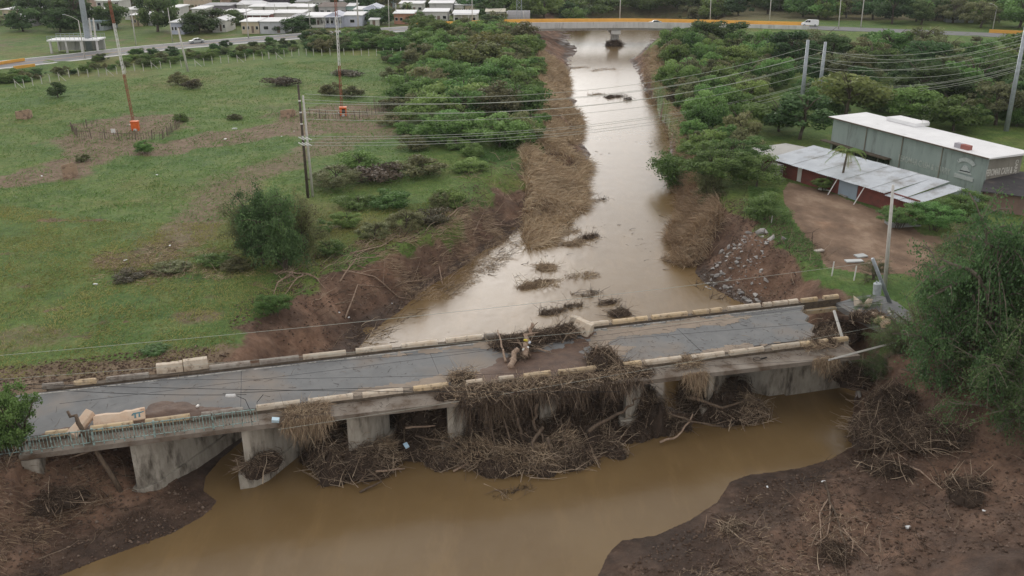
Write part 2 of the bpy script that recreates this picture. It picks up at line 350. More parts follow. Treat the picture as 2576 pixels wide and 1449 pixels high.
yard = np.maximum(yard, blob(2330, 640, 160, 60, 5.2)*.8); yard = np.maximum(yard, (1-sst(0, 2, segdist(P, poly([(2190,650),(2330,700),(2500,720),(2640,740)], 5.2), False)))*.8)
front = sst(6, 10, ss*0+tt*-1)*0
roadside = (1-sst(1.8, 5.2, np.abs(tt+2.0)+n_mid*2.5))*(ss < 20)*(ss > -60)
dirt = np.maximum(dirt, roadside*.95)
bank = sst(.2, 1.6, dh+n_mid*1.5)
greenbank = np.clip(sst(.5, .7, dw/(dw+dh+1e-6)+n_mid*.25)*sst(100, 115, P[:, 1]), 0, 1)*.7
rightbank = (P[:, 0] > 18)*(P[:, 1] > 118)*1.0
bank = bank*(1-greenbank)*(1-.75*rightbank*sst(3, 5, dw))
dark = np.zeros(len(P))
lowright = sst(2, 14, P[:, 0])*(1-sst(46, 62, P[:, 1])); lowleft = (1-sst(-34, -18, P[:, 0]))*(1-sst(50, 62, P[:, 1]))
bankdark = np.clip((1-sst(.15, 1.0, Zg))+.5*lowright+.4*lowleft, 0, 1)
bank = np.maximum(bank, np.clip(sst(4, 9, tt)*(P[:, 1] < 95), 0, 1)*(.55+.45*sst(-.2, .3, n_mid)))
cov = np.stack([np.clip(dirt, 0, 1), np.clip(bank, 0, 1), np.clip(bankdark, 0, 1), np.clip(yard, 0, 1)], 1).astype(np.float32)
nr, nc = X.shape
idx = np.arange(nr*nc).reshape(nr, nc)
Fg = np.stack([idx[:-1, :-1].ravel(), idx[:-1, 1:].ravel(), idx[1:, 1:].ravel(), idx[1:, :-1].ravel()], 1)
gm = bpy.data.materials.new('ground_cover'); gm.use_nodes = True; t = gm.node_tree; b = t.nodes['Principled BSDF']
b.inputs['Roughness'].default_value = .95; b.inputs['Specular IOR Level'].default_value = .12
geo = nd(t, 'ShaderNodeNewGeometry').outputs['Position']
def nz(sc, det=5, rr=.6, st=None):
    n = nd(t, 'ShaderNodeTexNoise'); n.inputs['Scale'].default_value = sc; n.inputs['Detail'].default_value = det; n.inputs['Roughness'].default_value = rr
    if st:
        mp = nd(t, 'ShaderNodeMapping'); mp.inputs['Scale'].default_value = st; mp.inputs['Rotation'].default_value = (0, 0, .5); t.links.new(geo, mp.inputs[0]); t.links.new(mp.outputs[0], n.inputs[0])
    else: t.links.new(geo, n.inputs[0])
    return n.outputs[0]
def ramp(inp, stops):
    r = nd(t, 'ShaderNodeValToRGB'); r.color_ramp.elements[0].position, r.color_ramp.elements[0].color = stops[0][0], (*stops[0][1], 1)
    r.color_ramp.elements[1].position, r.color_ramp.elements[1].color = stops[-1][0], (*stops[-1][1], 1)
    for p_, c_ in stops[1:-1]: e = r.color_ramp.elements.new(p_); e.color = (*c_, 1)
    t.links.new(inp, r.inputs[0]); return r.outputs[0]
def mixc(f, a, b_, blend='MIX'):
    m_ = nd(t, 'ShaderNodeMixRGB', blend_type=blend)
    if isinstance(f, float): m_.inputs[0].default_value = f
    else: t.links.new(f, m_.inputs[0])
    t.links.new(a, m_.inputs[1]); t.links.new(b_, m_.inputs[2]); return m_.outputs[0]
big = ramp(nz(.045, 4), [(.33, (.18,.165,.055)), (.47, (.115,.19,.036)), (.6, (.068,.155,.032))])
midn = ramp(nz(.35, 6, .7), [(.3, (.042,.07,.022)), (.5, (.12,.165,.042)), (.68, (.25,.23,.09))])
fine = ramp(nz(3.0, 6, .75, (1, .5, 1)), [(.3, (.3,.3,.3)), (.7, (1.5,1.5,1.5))])
grass = mixc(.45, big, midn); grass = mixc(.6, grass, mixc(1.0, grass, fine, 'MULTIPLY'))
dcol = ramp(nz(.8, 7, .7), [(.3, (.11,.074,.047)), (.5, (.19,.135,.088)), (.7, (.26,.195,.13))])
bcol = ramp(nz(.55, 8, .72), [(.3, (.075,.046,.034)), (.48, (.155,.098,.07)), (.6, (.21,.14,.102)), (.72, (.29,.21,.155))])
dkcol = ramp(nz(1.2, 7, .7), [(.32, (.055,.037,.028)), (.55, (.10,.067,.05)), (.72, (.15,.108,.083))])
ycol = ramp(nz(.35, 6, .65, (1, .6, 1)), [(.3, (.13,.085,.058)), (.52, (.235,.155,.105)), (.7, (.36,.26,.185))])
cv = nd(t, 'ShaderNodeAttribute'); cv.attribute_name = 'cover'; sx = nd(t, 'ShaderNodeSeparateColor'); t.links.new(cv.outputs['Color'], sx.inputs[0])
brk = nz(1.4, 6, .75)
def thr(w, a=.25):
    s_ = nd(t, 'ShaderNodeMath', operation='ADD'); t.links.new(w, s_.inputs[0]); t.links.new(brk, s_.inputs[1])
    m_ = nd(t, 'ShaderNodeMapRange', interpolation_type='SMOOTHSTEP'); m_.inputs[1].default_value = 1-a; m_.inputs[2].default_value = 1+a; t.links.new(s_.outputs[0], m_.inputs[0]); return m_.outputs[0]
c = mixc(thr(sx.outputs[0]), grass, dcol); c = mixc(thr(sx.outputs[1]), c, bcol)
wk = mixc(thr(sx.outputs[2], .35), bcol, dkcol); c = mixc(thr(sx.outputs[1]), c, wk); c = mixc(thr(cv.outputs['Alpha'], .15), c, ycol)
pt = ramp(nz(.16, 5, .6), [(.4, (.72, .70, .70)), (.62, (1.45, 1.34, 1.25))]); c = mixc(mixc(.0+.0, sx.outputs[1], sx.outputs[1]), c, mixc(1.0, c, pt, 'MULTIPLY'))
rr_n = nd(t, 'ShaderNodeMapRange'); rr_n.inputs[1].default_value = .42; rr_n.inputs[2].default_value = .6; rr_n.inputs[3].default_value = .38; rr_n.inputs[4].default_value = .95; t.links.new(nz(.28, 5, .6), rr_n.inputs[0])
wet = nd(t, 'ShaderNodeMixRGB'); t.links.new(sx.outputs[2], wet.inputs[0]); wet.inputs[1].default_value = (.95, .95, .95, 1); t.links.new(rr_n.outputs[0], wet.inputs[2]); t.links.new(wet.outputs[0], b.inputs['Roughness']); b.inputs['Specular IOR Level'].default_value = .3
t.links.new(c, b.inputs['Base Color'])
bp = nd(t, 'ShaderNodeBump'); bp.inputs['Strength'].default_value = .9; bp.inputs['Distance'].default_value = .25; t.links.new(nz(2.2, 8, .75), bp.inputs['Height']); t.links.new(bp.outputs[0], b.inputs['Normal'])
gme = mesh_np('ground', np.stack([P[:, 0], P[:, 1], Zg], 1), Fg, gm, smooth=True)
ca = gme.attributes.new('cover', 'FLOAT_COLOR', 'POINT'); ca.data.foreach_set('color', cov.ravel())
tag(link('ground', gme), kind='structure')
# ================================================================== WATER
wm = bpy.data.materials.new('muddy_water'); wm.use_nodes = True; t = wm.node_tree; b = t.nodes['Principled BSDF']
geo = nd(t, 'ShaderNodeNewGeometry').outputs['Position']
wc = ramp(nz(.12, 4, .6), [(.35, (.165,.106,.048)), (.65, (.195,.13,.062))])
stk = ramp(nz(.5, 6, .7, (1, .22, 1)), [(.5, (0, 0, 0)), (.72, (1, 1, 1))]); lt = nd(t, 'ShaderNodeRGB'); lt.outputs[0].default_value = (.215, .14, .065, 1); wc = mixc(stk, wc, lt.outputs[0]); t.links.new(wc, b.inputs['Base Color']); b.inputs['Roughness'].default_value = .2; b.inputs['IOR'].default_value = 1.33; b.inputs['Specular IOR Level'].default_value = .5
rip = nz(.9, 3, .55, (1, .45, 1)); rip2 = nz(.25, 3, .5)
ad = nd(t, 'ShaderNodeMath', operation='ADD'); t.links.new(rip, ad.inputs[0]); t.links.new(rip2, ad.inputs[1])
bp = nd(t, 'ShaderNodeBump'); bp.inputs['Strength'].default_value = .22; bp.inputs['Distance'].default_value = .12; t.links.new(ad.outputs[0], bp.inputs['Height']); t.links.new(bp.outputs[0], b.inputs['Normal'])
wme = mesh_np('river_water', np.array([[-120, -60, 0], [150, -60, 0], [150, 420, 0], [-120, 420, 0.]]), [[0, 1, 2, 3]], wm)
tag(link('river_water', wme), kind='structure')

# ================================================================== BRIDGE
br = empty('road_bridge', W(30, 4, 0), 0, 'long low concrete road bridge buried in driftwood and broken at its right end', 'bridge')
bl = V3(br.location)
def Wl(s, t_, z): return W(s, t_, z)-bl
def prs(mb, pts, z0, z1): mb.prism([Wl(a, b_, 0)[:2] for a, b_ in pts], z0, z1)
S1 = 64.0
edge_t = lambda s: 9.0+1.5*max(0, min(1, (s-15)/50))
m_ = MB(); jag = [(S1+.1, -.6), (S1-.3, .6), (S1-1.0, 1.3), (S1-.9, 2.4), (S1-1.8, 3.3), (S1-1.6, 4.3), (S1-2.6, 5.4), (S1-2.5, 6.3), (S1-2.0, 6.75), (63.0, 7.0), (62.6, edge_t(63))]
prs(m_, jag[::-1]+[(1.0, -.6), (1.0, 9.0), (15, 9.0), (40, edge_t(40))][:2]+[(15, 9.0), (40, edge_t(40))], 4.65, 5.0)
m_.build('deck_slab', M['deck'], br)
m_ = MB()
for tq in (.3, 2.7, 5.1, 7.3): prs(m_, [(1.5, tq-.25), (60.5, tq-.25), (60.5, tq+.25), (1.5, tq+.25)], 3.95, 4.647)
m_.build('girder', M['deck'], br)
M['asphalt'] = mat('worn_asphalt', (.2,.2,.2), (.15,.152,.155), scale=.7, c3=(.175,.178,.18), stain=(.24,.2,.165), stscale=.16, stpos=(.5,.75), bump=.3, bscale=14, rough=.8, spec=.25)
m_ = MB(); prs(m_, [(a-.15, b_) for a, b_ in jag if .1 < b_ < 7]+[(S1-2.8, 6.7), (-1, 6.6), (-1, .1), (S1-.3, .1)], 5.001, 5.06); m_.build('road_surface', M['asphalt'], br)
m_ = MB()
s = 0.0
while s < 62.5:
    L = rnd.uniform(2.5, 6)
    if not (44 < s < 47): prs(m_, [(s, .24), (s+L, .24), (s+L, .36), (s, .36)][::-1], 5.0615, 5.066)
    s += L+rnd.choice([.05, .1, .5])
m_.build('edge_line', M['paint'], br)
for s in (14.8, 29.4, 43.6, 50.6):
    m_ = MB(); prs(m_, [(s, .4), (s+.04, .4), (s+.06, 3.4), (s+.05, 6.5), (s-.02, 6.5), (s, 3.3)][::-1], 5.0615, 5.065); m_.build('joint', M['blackwire'], br)
# curbs
m_ = MB(); prs(m_, [(1, -.55), (1, -.05), (67.9, -.05), (67.9, -.55)], 4.501, 5.17); m_.build('curb', M['curb'], br)
m_ = MB()
def nb_t(s): return 6.95+.75*max(0, min(1, (s-25)/30))
k = 12; L1 = [(1+i*61.6/k, nb_t(1+i*61.6/k)) for i in range(k+1)]
prs(m_, [(a, b_+.5) for a, b_ in L1][::-1]+L1, 5.001, 5.19); m_.build('curb', M['curb'], br)
# far edge beam past the gap
m_ = MB(); prs(m_, [(S1+.3, -.75), (S1+.3, .25), (68, .25), (68, -.75)], 4.1, 4.498); m_.build('edge_beam', M['yellow_block'], br)
# capping blocks
def block(s0, s1, t0, key, z0=5.171, h=.36, w=.42):
    m_ = MB(); L = s1-s0; j = rnd.uniform(-.04, .04); ch = .1; prof = [(-w/2, z0), (w/2, z0), (w/2, z0+h-ch), (w/2-ch, z0+h), (-w/2+ch, z0+h), (-w/2, z0+h-ch)]
    n = 5; vs = []
    for i in range(n+1):
        q = s0+L*i/n
        for (a, zz) in prof: vs.append(Wl(q, t0+a+j+(rnd.uniform(-.012, .012)), zz+rnd.uniform(-.012, .012)*(zz > z0)))
    fs = [(i*6+k_, (i+1)*6+k_, (i+1)*6+(k_+1) % 6, i*6+(k_+1) % 6) for i in range(n) for k_ in range(6)]+[tuple(range(6)), tuple(n*6+5-k_ for k_ in range(6))]
    m_.add(vs, fs); o = m_.build('capping_block', M[key], br, bevel=.025)
far = [(107,160,'grey_block'),(187,243,'yellow_block'),(268,375,'grey_block'),(527,630,'grey_block'),(653,752,'grey_block'),(762,870,'white_block'),(895,985,'white_block'),(1010,1100,'white_block'),(1122,1212,'white_block'),(1218,1250,'grey_block'),(1482,1530,'white_block'),(1540,1590,'yellow_block'),(1590,1628,'yellow_block'),(1640,1728,'yellow_block'),(1743,1782,'yellow_block'),(1786,1815,'yellow_block'),(1830,1912,'white_block'),(1920,1940,'white_block'),(1944,1980,'white_block'),(1983,2006,'white_block'),(2014,2054,'yellow_block'),(2072,2108,'yellow_block')]
for a, b_, k_ in far: block(sp(a, -.3, 5.3), sp(b_, -.3, 5.3), -.3, k_)
near = [(115,172,'yellow_block'),(228,335,'yellow_block'),(366,478,'yellow_block'),(507,612,'grey_block'),(645,755,'white_block'),(776,888,'white_block'),(912,1013,'white_block'),(1040,1128,'yellow_block'),(1172,1213,'white_block'),(1255,1292,'white_block'),(1318,1385,'yellow_block'),(1405,1515,'yellow_block'),(1568,1612,'yellow_block'),(1622,1712,'white_block'),(1738,1820,'white_block'),(1835,1920,'white_block'),(1942,2010,'white_block'),(2012,2035,'yellow_block'),(2058,2080,'yellow_block'),(2094,2130,'yellow_block')]
for a, b_, k_ in near:
    s0 = sp(a, 7.1, 5.3); s1 = sp(b_, 7.1, 5.3); tq = nb_t((s0+s1)/2)+.25; block(sp(a, tq, 5.3), sp(b_, tq, 5.3), tq, k_, z0=5.191)
# piers
SK = .82
def pier(s0, tm=.6, base=-.6):
    m_ = MB(); hw = .72
    def q(t_, o): return (s0+(8.5-t_)*SK+o, t_)
    prs(m_, [q(tm, -hw), q(tm, hw), q(7.9, hw), q(8.6, .22), q(8.6, -.22), q(7.9, -hw)][::-1], .9, 4.64)
    o = m_.build('pier', M['pier'], br, bevel=.04)
    m_ = MB(); hw = .98
    prs(m_, [q(tm-.4, -hw), q(tm-.4, hw), q(8.3, hw), q(8.9, .5), q(8.9, -.5), q(8.3, -hw)][::-1], base-.9, 1.15); m_.build('footing', M['pier'], o, bevel=.04)
    m_ = MB(); prs(m_, [(s0-1.0, .2), (s0+SK*8+1.0, .2), (s0+SK*8+1.0, 1.0), (s0+1.1, 8.5), (s0-1.0, 8.5)][::-1] if 0 else [q(tm-.45, -hw), q(tm-.45, hw), q(7.7, hw), q(7.7, -hw)][::-1], 3.9, 4.646); m_.build('pier_cap', M['pier'], o)
for s, tm in ((7.9, .6), (15.1, 2.5), (22.3, 5.6), (29.6, 5.6), (36.7, 5.6), (43.7, 5.6), (50.7, 5.6)): pier(s, tm)
wq = []
for q_ in (at(1977, 995, 0), at(2118, 974, 0)): q_ = q_-BA; wq.append((float(q_@bd), float(q_@bn)))
(ws0, wt0), (ws1, wt1) = wq; print('wing', wq)
m_ = MB(); prs(m_, [(ws0, wt0), (ws0, wt0-.6), (ws1, wt1-.6), (ws1, wt1)][::-1], -.6, 4.49); m_.build('wing_wall', M['pier'], br)
m_ = MB(); prs(m_, [(ws0-8.2, .3), (ws0-1.4, wt0-.3), (ws0, wt0-.3), (ws0-7, .3)][::-1], -.5, 4.49); m_.build('abutment', M['pier'], br)
m_ = MB(); prs(m_, [(1.0, -.5), (2.2, -.5), (2.2, 8.8), (1.0, 8.8)][::-1], 1.0, 4.49); m_.build('abutment', M['pier'], br)
# metal railing on the left part
rl = MB(); te = 8.8
def rb(s0, s1, z0, w=.03): rl.tube([Wl(s0, te, z0), Wl((s0+s1)/2, te, z0), Wl(s1, te, z0)], w, 5)
rb(-3.5, 15.9, 6.12, .045); rb(-3.5, 15.9, 5.2, .03)
rail = rl.build('railing', M['turq'], br)
def bar(name, s, h, w, lean=0):
    m_ = MB(); m_.box((0, 0, h/2), (w, w, h)); return m_
bme = bar('b', 0, .92, .035).build('baluster', M['turq'], rail); bme.location = Wl(-3, te, 5.2); bdat = bme.data
pm = bar('p', 0, 1.25, .12).build('post', M['turq'], rail); pm.location = Wl(-2, te, 5.0); pdat = pm.data
mm = bar('q', 0, 1.2, .06).build('post', M['turq'], rail); mm.location = Wl(-2.5, te, 5.0); mdat = mm.data
i = 0; s = -3.3
while s < 15.9:
    i += 1; s += .21
    o = bpy.data.objects.new('post' if i % 3 == 0 else 'baluster', pdat if i % 18 == 6 else (mdat if i % 3 == 0 else bdat)); COL.objects.link(o); o.parent = rail
    o.location = Wl(s, te, 5.0 if i % 3 == 0 else 5.2); o.rotation_euler = (rnd.uniform(-.05, .05), rnd.uniform(-.06, .06), BANG)
# fallen barrier pieces ------------------------------------------------
def slab_thing(label, c, dims, e, key, cat='barrier', extra=None, chips=0):
    """a broken jersey style block: bevelled profile, chipped edge"""
    o = empty('fallen_barrier', c, 0, label, cat, 'broken barrier blocks on the bridge'); o.rotation_euler = e
    L, wd_, h = dims; n = 8; prof = [(-wd_/2, 0), (wd_/2, 0), (wd_/2*.95, h*.55), (wd_/2*.62, h), (-wd_/2*.62, h), (-wd_/2*.95, h*.55)]; vs = []
    for i in range(n+1):
        ck = chips*(.5+.5*math.sin(i*2.1))*(2 < i < 7)
        for (a, zz) in prof: vs.append((-L/2+L*i/n+rnd.uniform(-.02, .02), a*(1-(ck if a > 0 else 0)), zz*(1-.4*ck)))
    fs = [(i*6+k_, (i+1)*6+k_, (i+1)*6+(k_+1) % 6, i*6+(k_+1) % 6) for i in range(n) for k_ in range(6)]+[tuple(range(6)), tuple(n*6+5-k_ for k_ in range(6))]
    MB().add(vs, fs).build('block', M[key], o, bevel=.03)
    return o
M['salmon'] = mat('salmon_block', (.62,.43,.30), (.66,.54,.43), scale=1.1, stain=(.3,.17,.11), stscale=1.5, stpos=(.58,.72), bump=.4, bscale=12, obj=True)
M['graf'] = mat('graffiti_paint', (.12,.25,.29), (.1,.2,.24), scale=8)
p = at(303, 1055, 5.1)
o = slab_thing('pale salmon barrier block lying on the road with blue green graffiti at one end', p, (3.3, 1.15, .6), (R(48), 0, R(20)), 'salmon', chips=.22)
g_ = MB()
for (x0, y0, w_, h_) in [(.95, .5, .55, .13), (1.02, .3, .14, .3), (1.3, .3, .14, .3), (1.42, .52, .2, .12), (.86, .42, .12, .14)]:
    zz = .02; g_.add([(x0, -.36, y0-.28), (x0+w_, -.37, y0-.28), (x0+w_, -.36, y0-.28+h_), (x0, -.37, y0-.28+h_)], [(0, 1, 2, 3)])
g_.v = [(x, -.385+.0*0-(-.13*max(0, zz-.3)), zz+.0) for x, y, zz in g_.v]; g_.build('graffiti', M['graf'], o)
g2 = MB()
for (x0, y0, w_, h_) in [(.85, .06, .6, .12), (.95, -.22, .13, .3), (1.22, -.2, .13, .28), (1.4, .1, .2, .1), (.78, -.02, .14, .12)]:
    g2.add([(x0, y0, .606), (x0+w_, y0+.02, .606), (x0+w_-.02, y0+h_, .606), (x0+.02, y0+h_-.02, .606)], [(0, 1, 2, 3)])
g2.build('graffiti', M['graf'], o)
p = at(204, 1075, 5.35)
slab_thing('short salmon barrier stub tipped on end against the left railing', p+V3([-.1, .2, 0]), (2.1, .8, .55), (R(20), R(-20), R(72)), 'salmon', chips=.1)
p = at(452, 940, 5.05)
slab_thing('cracked cream barrier block sitting upright at the far kerb by the muddy bank', p+V3([-.75, .2, 0]), (1.9, .7, .85), (0, 0, BANG+.02), 'white_block', chips=.1)
slab_thing('pale barrier half pushed against the cracked block on the far kerb', p+V3([1.05, .75, 0]), (1.75, .7, .95), (R(4), 0, BANG+.05), 'white_block')
p = at(1470, 842, 5.0)
o = slab_thing('white topped barrier chunk with orange underside ending the driftwood pile', p+V3([-.2, .2, .1]), (1.5, 1.1, 1.1), (R(-8), R(12), R(-30)), 'white_block')
slab_thing('small white concrete lump behind the driftwood on the far kerb', at(1448, 815, 5.2)+V3([0, .1, 0]), (1.0, .7, .7), (R(6), R(8), R(-20)), 'white_block')
# collapsed slab beyond the gap, rubble ------------------------------------
m_ = MB(); q = [at(a, b_, 4.8) for a, b_ in [(2103,763),(2120,774),(2150,790),(2196,812),(2240,835),(2295,805),(2270,738),(2165,749)]]
m_.prism([x[:2] for x in q], [4.35, 4.3, 4.25, 4.2, 4.3, 4.4, 4.6, 4.5], [4.85, 4.8, 4.75, 4.7, 4.8, 4.9, 5.1, 5.0])
tag(m_.build('broken_road_slab', M['asphalt']), 'tilted grey slab of road left beyond the washed out gap', 'road slab')
for i, (px, py, z0, sz, lab, key) in enumerate([(2165,748,5.6,1.3,'jagged white concrete chunk standing beside the dropped road slab','white_block'),(2185,762,5.3,.8,'white concrete lump right of the jagged chunk','white_block'),(2200,798,5,.6,'salmon rubble lump under the tree','salmon'),(2215,812,5,.7,'orange rubble lump at the foot of the leaning pole','yellow_block'),(2225,826,4.8,.8,'lowest salmon rubble lump near the fallen street pole','salmon'),(2202,820,4.8,.5,'small orange rubble lump beside the tree','yellow_block')]):
    m_ = MB(); c = at(px, py, z0)-V3([0, 0, z0-5.0]); vs = []
    pts = rng.normal(0, 1, (14, 3)); pts = unit(pts)*sz*np.array([.6, .45, .7])*rng.uniform(.7, 1.1, (14, 1))
    me = bpy.data.meshes.new('rubble'); me.from_pydata([tuple(x) for x in pts], [], []); import bmesh
    bm = bmesh.new(); bm.from_mesh(me); bmesh.ops.convex_hull(bm, input=bm.verts); bm.to_mesh(me); bm.free(); me.materials.append(M[key])
    tag(link('concrete_rubble', me, None, c+V3([0, 0, .3])), lab, 'rubble', 'concrete rubble at the broken bridge end')

# ================================================================== DRIFTWOOD
def lump(c, rx, ry, h, rz=0, seed=0, n=26):
    a = np.linspace(0, 2*np.pi, n, endpoint=False); e = np.linspace(0, np.pi/2, 9); A_, E_ = np.meshgrid(a, e)
    r = 1+.35*fbm(np.cos(A_)*2+seed, np.sin(A_)*2+E_*1.5, 3, seed)
    x = np.cos(A_)*np.cos(E_)*rx*r*.86; y = np.sin(A_)*np.cos(E_)*ry*r*.86; z = np.sin(E_)*h*r*.75-.25
    X_ = x*math.cos(rz)-y*math.sin(rz)+c[0]; Y_ = x*math.sin(rz)+y*math.cos(rz)+c[1]
    Vv = np.stack([X_.ravel(), Y_.ravel(), (z+c[2]).ravel()], 1); id_ = np.arange(len(e)*n).reshape(len(e), n); nx = np.roll(id_, -1, 1)
    Ff = np.stack([id_[:-1].ravel(), nx[:-1].ravel(), nx[1:].ravel(), id_[1:].ravel()], 1)
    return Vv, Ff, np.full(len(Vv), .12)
def heap_parts(c, rx, ry, h, n, rz=0, dirn=None, spread=.7, Lr=(.3, 1.4), Rr=(.008, .03), seed=1, bright=.35, core=True):
    g = np.random.default_rng(seed); parts = []
    if core: parts.append(lump(c, rx, ry, h, rz, seed))
    a = g.uniform(0, 2*np.pi, n); e = np.arcsin(g.uniform(0, 1, n)); rr = g.uniform(.72, 1.02, n)
    nrm = np.stack([np.cos(a)*np.cos(e), np.sin(a)*np.cos(e), np.sin(e)], 1)
    lm = 1+.3*fbm(np.cos(a)*2+seed, np.sin(a)*2+e*1.5, 3, seed)
    Pp = nrm*(rr*lm)[:, None]*np.array([rx, ry, h]); Pp[:, 2] += -.1
    if dirn is None: D = np.cross(nrm, g.normal(0, 1, (n, 3)))
    else: D = np.array(dirn)[None]*np.sign(g.normal(0, 1, (n, 1)))+g.normal(0, spread, (n, 3)); D -= nrm*(D*nrm).sum(1)[:, None]*.7
    D = unit(D)+nrm*g.uniform(-.1, .35, (n, 1))
    L = Lr[0]+(Lr[1]-Lr[0])*g.random(n)**2.5; rad = Rr[0]+(Rr[1]-Rr[0])*g.random(n)**3
    Pp -= unit(D)*(L/2)[:, None]
    ca_, sa_ = math.cos(rz), math.sin(rz)
    def rot(q): return np.stack([q[:, 0]*ca_-q[:, 1]*sa_, q[:, 0]*sa_+q[:, 1]*ca_, q[:, 2]], 1)
    Vv, Ff, k = sticks(rot(Pp)+np.asarray(c), rot(D), L, rad, .18, 2, 3, .4, g)
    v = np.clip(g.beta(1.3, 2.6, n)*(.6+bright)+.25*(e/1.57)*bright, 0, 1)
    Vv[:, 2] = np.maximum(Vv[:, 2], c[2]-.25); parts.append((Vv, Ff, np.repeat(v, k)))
    return parts
_hp0 = heap_parts
def heap_parts(c, rx, ry, h, n, rz=0, dirn=None, spread=.7, Lr=(.3, 1.4), Rr=(.008, .03), seed=1, bright=.35, core=True):
    g = np.random.default_rng(seed+500); c = V3(c); out = _hp0(c, rx*.82, ry*.82, h*.85, int(n*.45), rz, dirn, spread, Lr, Rr, seed, bright, core); k = 5 if rx > .9 else 3
    for i in range(k):
        a = g.uniform(0, 6.28); q = g.uniform(.35, .8); o_ = V3([math.cos(a)*rx*q, math.sin(a)*ry*q, 0]); o_ = V3([o_[0]*math.cos(rz)-o_[1]*math.sin(rz), o_[0]*math.sin(rz)+o_[1]*math.cos(rz), 0]); f = g.uniform(.3, .55)
        d = None if dirn is None or i % 2 else V3(dirn)+g.normal(0, .6, 3)
        out += _hp0(c+o_, rx*f*1.1, ry*f*1.1, h*g.uniform(.4, 1.05), int(n*.55/k), g.uniform(0, 3), d, spread, Lr, Rr, seed+31*i+7, bright+g.uniform(-.25, .25), core)
    m = max(6, int(n*.035)); a = g.uniform(0, 6.28, m); q = np.sqrt(g.random(m)); Pp = np.stack([np.cos(a)*rx*q, np.sin(a)*ry*q, h*.75*(1-q*q*.8)*g.uniform(.3, 1, m)], 1)+c
    D = g.normal(0, 1, (m, 3)); D[:, 2] = np.abs(D[:, 2])*.7-.15; L = g.uniform(.7, 1.9, m)*Lr[1]; D = unit(D)
    Vv, Ff, kk = sticks(Pp-D*(L*.4)[:, None], D, L, g.uniform(.6, 1.5, m)*Rr[1], .12, 3, 4, .3, g); out.append((Vv, Ff, np.repeat(np.clip(g.random(m)*.6+.3+bright*.3, 0, 1), kk)))
    return out
def heap(name, parts, label, cat='driftwood', key='wood_grey', group=None):
    Vv, Ff, v = merge(parts); return tag(link(name, mesh_np(name, Vv, Ff, M[key], v)), label, cat, group, 'stuff')
def hp(px, py, z, *a, **k): return heap_parts(at(px, py, z), *a, **k)
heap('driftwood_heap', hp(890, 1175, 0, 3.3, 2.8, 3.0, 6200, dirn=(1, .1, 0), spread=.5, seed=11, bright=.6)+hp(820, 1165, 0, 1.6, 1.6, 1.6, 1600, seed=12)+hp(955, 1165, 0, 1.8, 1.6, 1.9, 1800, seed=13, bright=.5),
     'round heap of tangled reeds and sticks in the water before the third pier')
B_ = []
for i, (px, py, rx, ry, h, n) in enumerate([(1060,1115,2.9,2.4,2.6,3000),(1130,1115,2.8,2.3,2.9,3400),(1230,1130,3.0,2.6,3.0,3800),(1320,1130,2.9,2.8,3.3,4200),(1400,1125,2.9,2.6,3.2,3800),(1470,1105,2.7,2.2,2.4,2800),(1550,1085,2.5,1.8,1.5,2000),(1250,1165,3.0,2.1,2.1,3200),(1340,1168,2.8,2.0,2.1,3200),(1150,1150,2.6,1.9,1.9,2600),(1430,1155,2.6,1.8,1.7,2400),(1510,1125,2.4,1.6,1.4,1800)]):
    B_ += hp(px, py, 0, rx, ry, h, n, seed=20+i, spread=.8, dirn=(.7, .2, .5) if i in (3, 4, 5) else (1, .1, 0), bright=.3 if i < 7 else .7)
for i, px in enumerate(range(1070, 1600, 48)):
    B_ += heap_parts(W(sp(px, 6.5, 2.0), 6.3+rnd.uniform(-.6, .6), 1.0), 2.2, 1.5, 3.2+rnd.uniform(-.4, .3), 1500, seed=300+i, spread=.9, dirn=(.4, .2, 1), bright=.3)
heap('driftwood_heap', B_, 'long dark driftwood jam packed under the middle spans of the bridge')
heap('driftwood_heap', hp(1625, 1065, 0, 2.6, 2.0, 3.2, 3400, seed=41, dirn=(0, .3, 1), spread=.6)+hp(1680, 1075, 0, 2.0, 1.2, 1.0, 1400, seed=42)+hp(1600, 1090, 0, 1.6, 1, .7, 900, seed=43),
     'driftwood bundle drooping round the sixth pier')
heap('driftwood_heap', hp(1800, 1030, 0, 3.6, 2.6, 3.2, 4600, seed=44, dirn=(1, -.35, -.2), spread=.5)+hp(1860, 1050, 0, 2.2, 1.4, .9, 1600, seed=45, dirn=(1, .2, 0), spread=.4, bright=.55)+hp(1750, 1010, 0, 2, 1.6, 2.6, 1500, seed=46),
     'rightmost driftwood heap beneath the bridge beside the concrete wing wall')
heap('driftwood_heap', heap_parts(W(15.6, 8.2, 1.4), 1.4, 1.5, 1.3, 1900, seed=47, dirn=(1, 0, 0), spread=.6, bright=.5)+heap_parts(W(15.6, 8.2, 1.2), 1.5, 1.3, .5, 500, seed=48),
     'ring of reeds wrapped round the second pier from the left')
heap('driftwood_heap', hp(1850, 1048, 0, 3.0, 2.0, 2.2, 3400, seed=49, dirn=(1, -.2, .1), spread=.5, bright=.7)+hp(1765, 1035, 0, 2.4, 1.8, 3.0, 2600, seed=50, dirn=(.2, 0, 1), spread=.6, bright=.5), 'reed and log heap jutting over the river left of the wing wall')
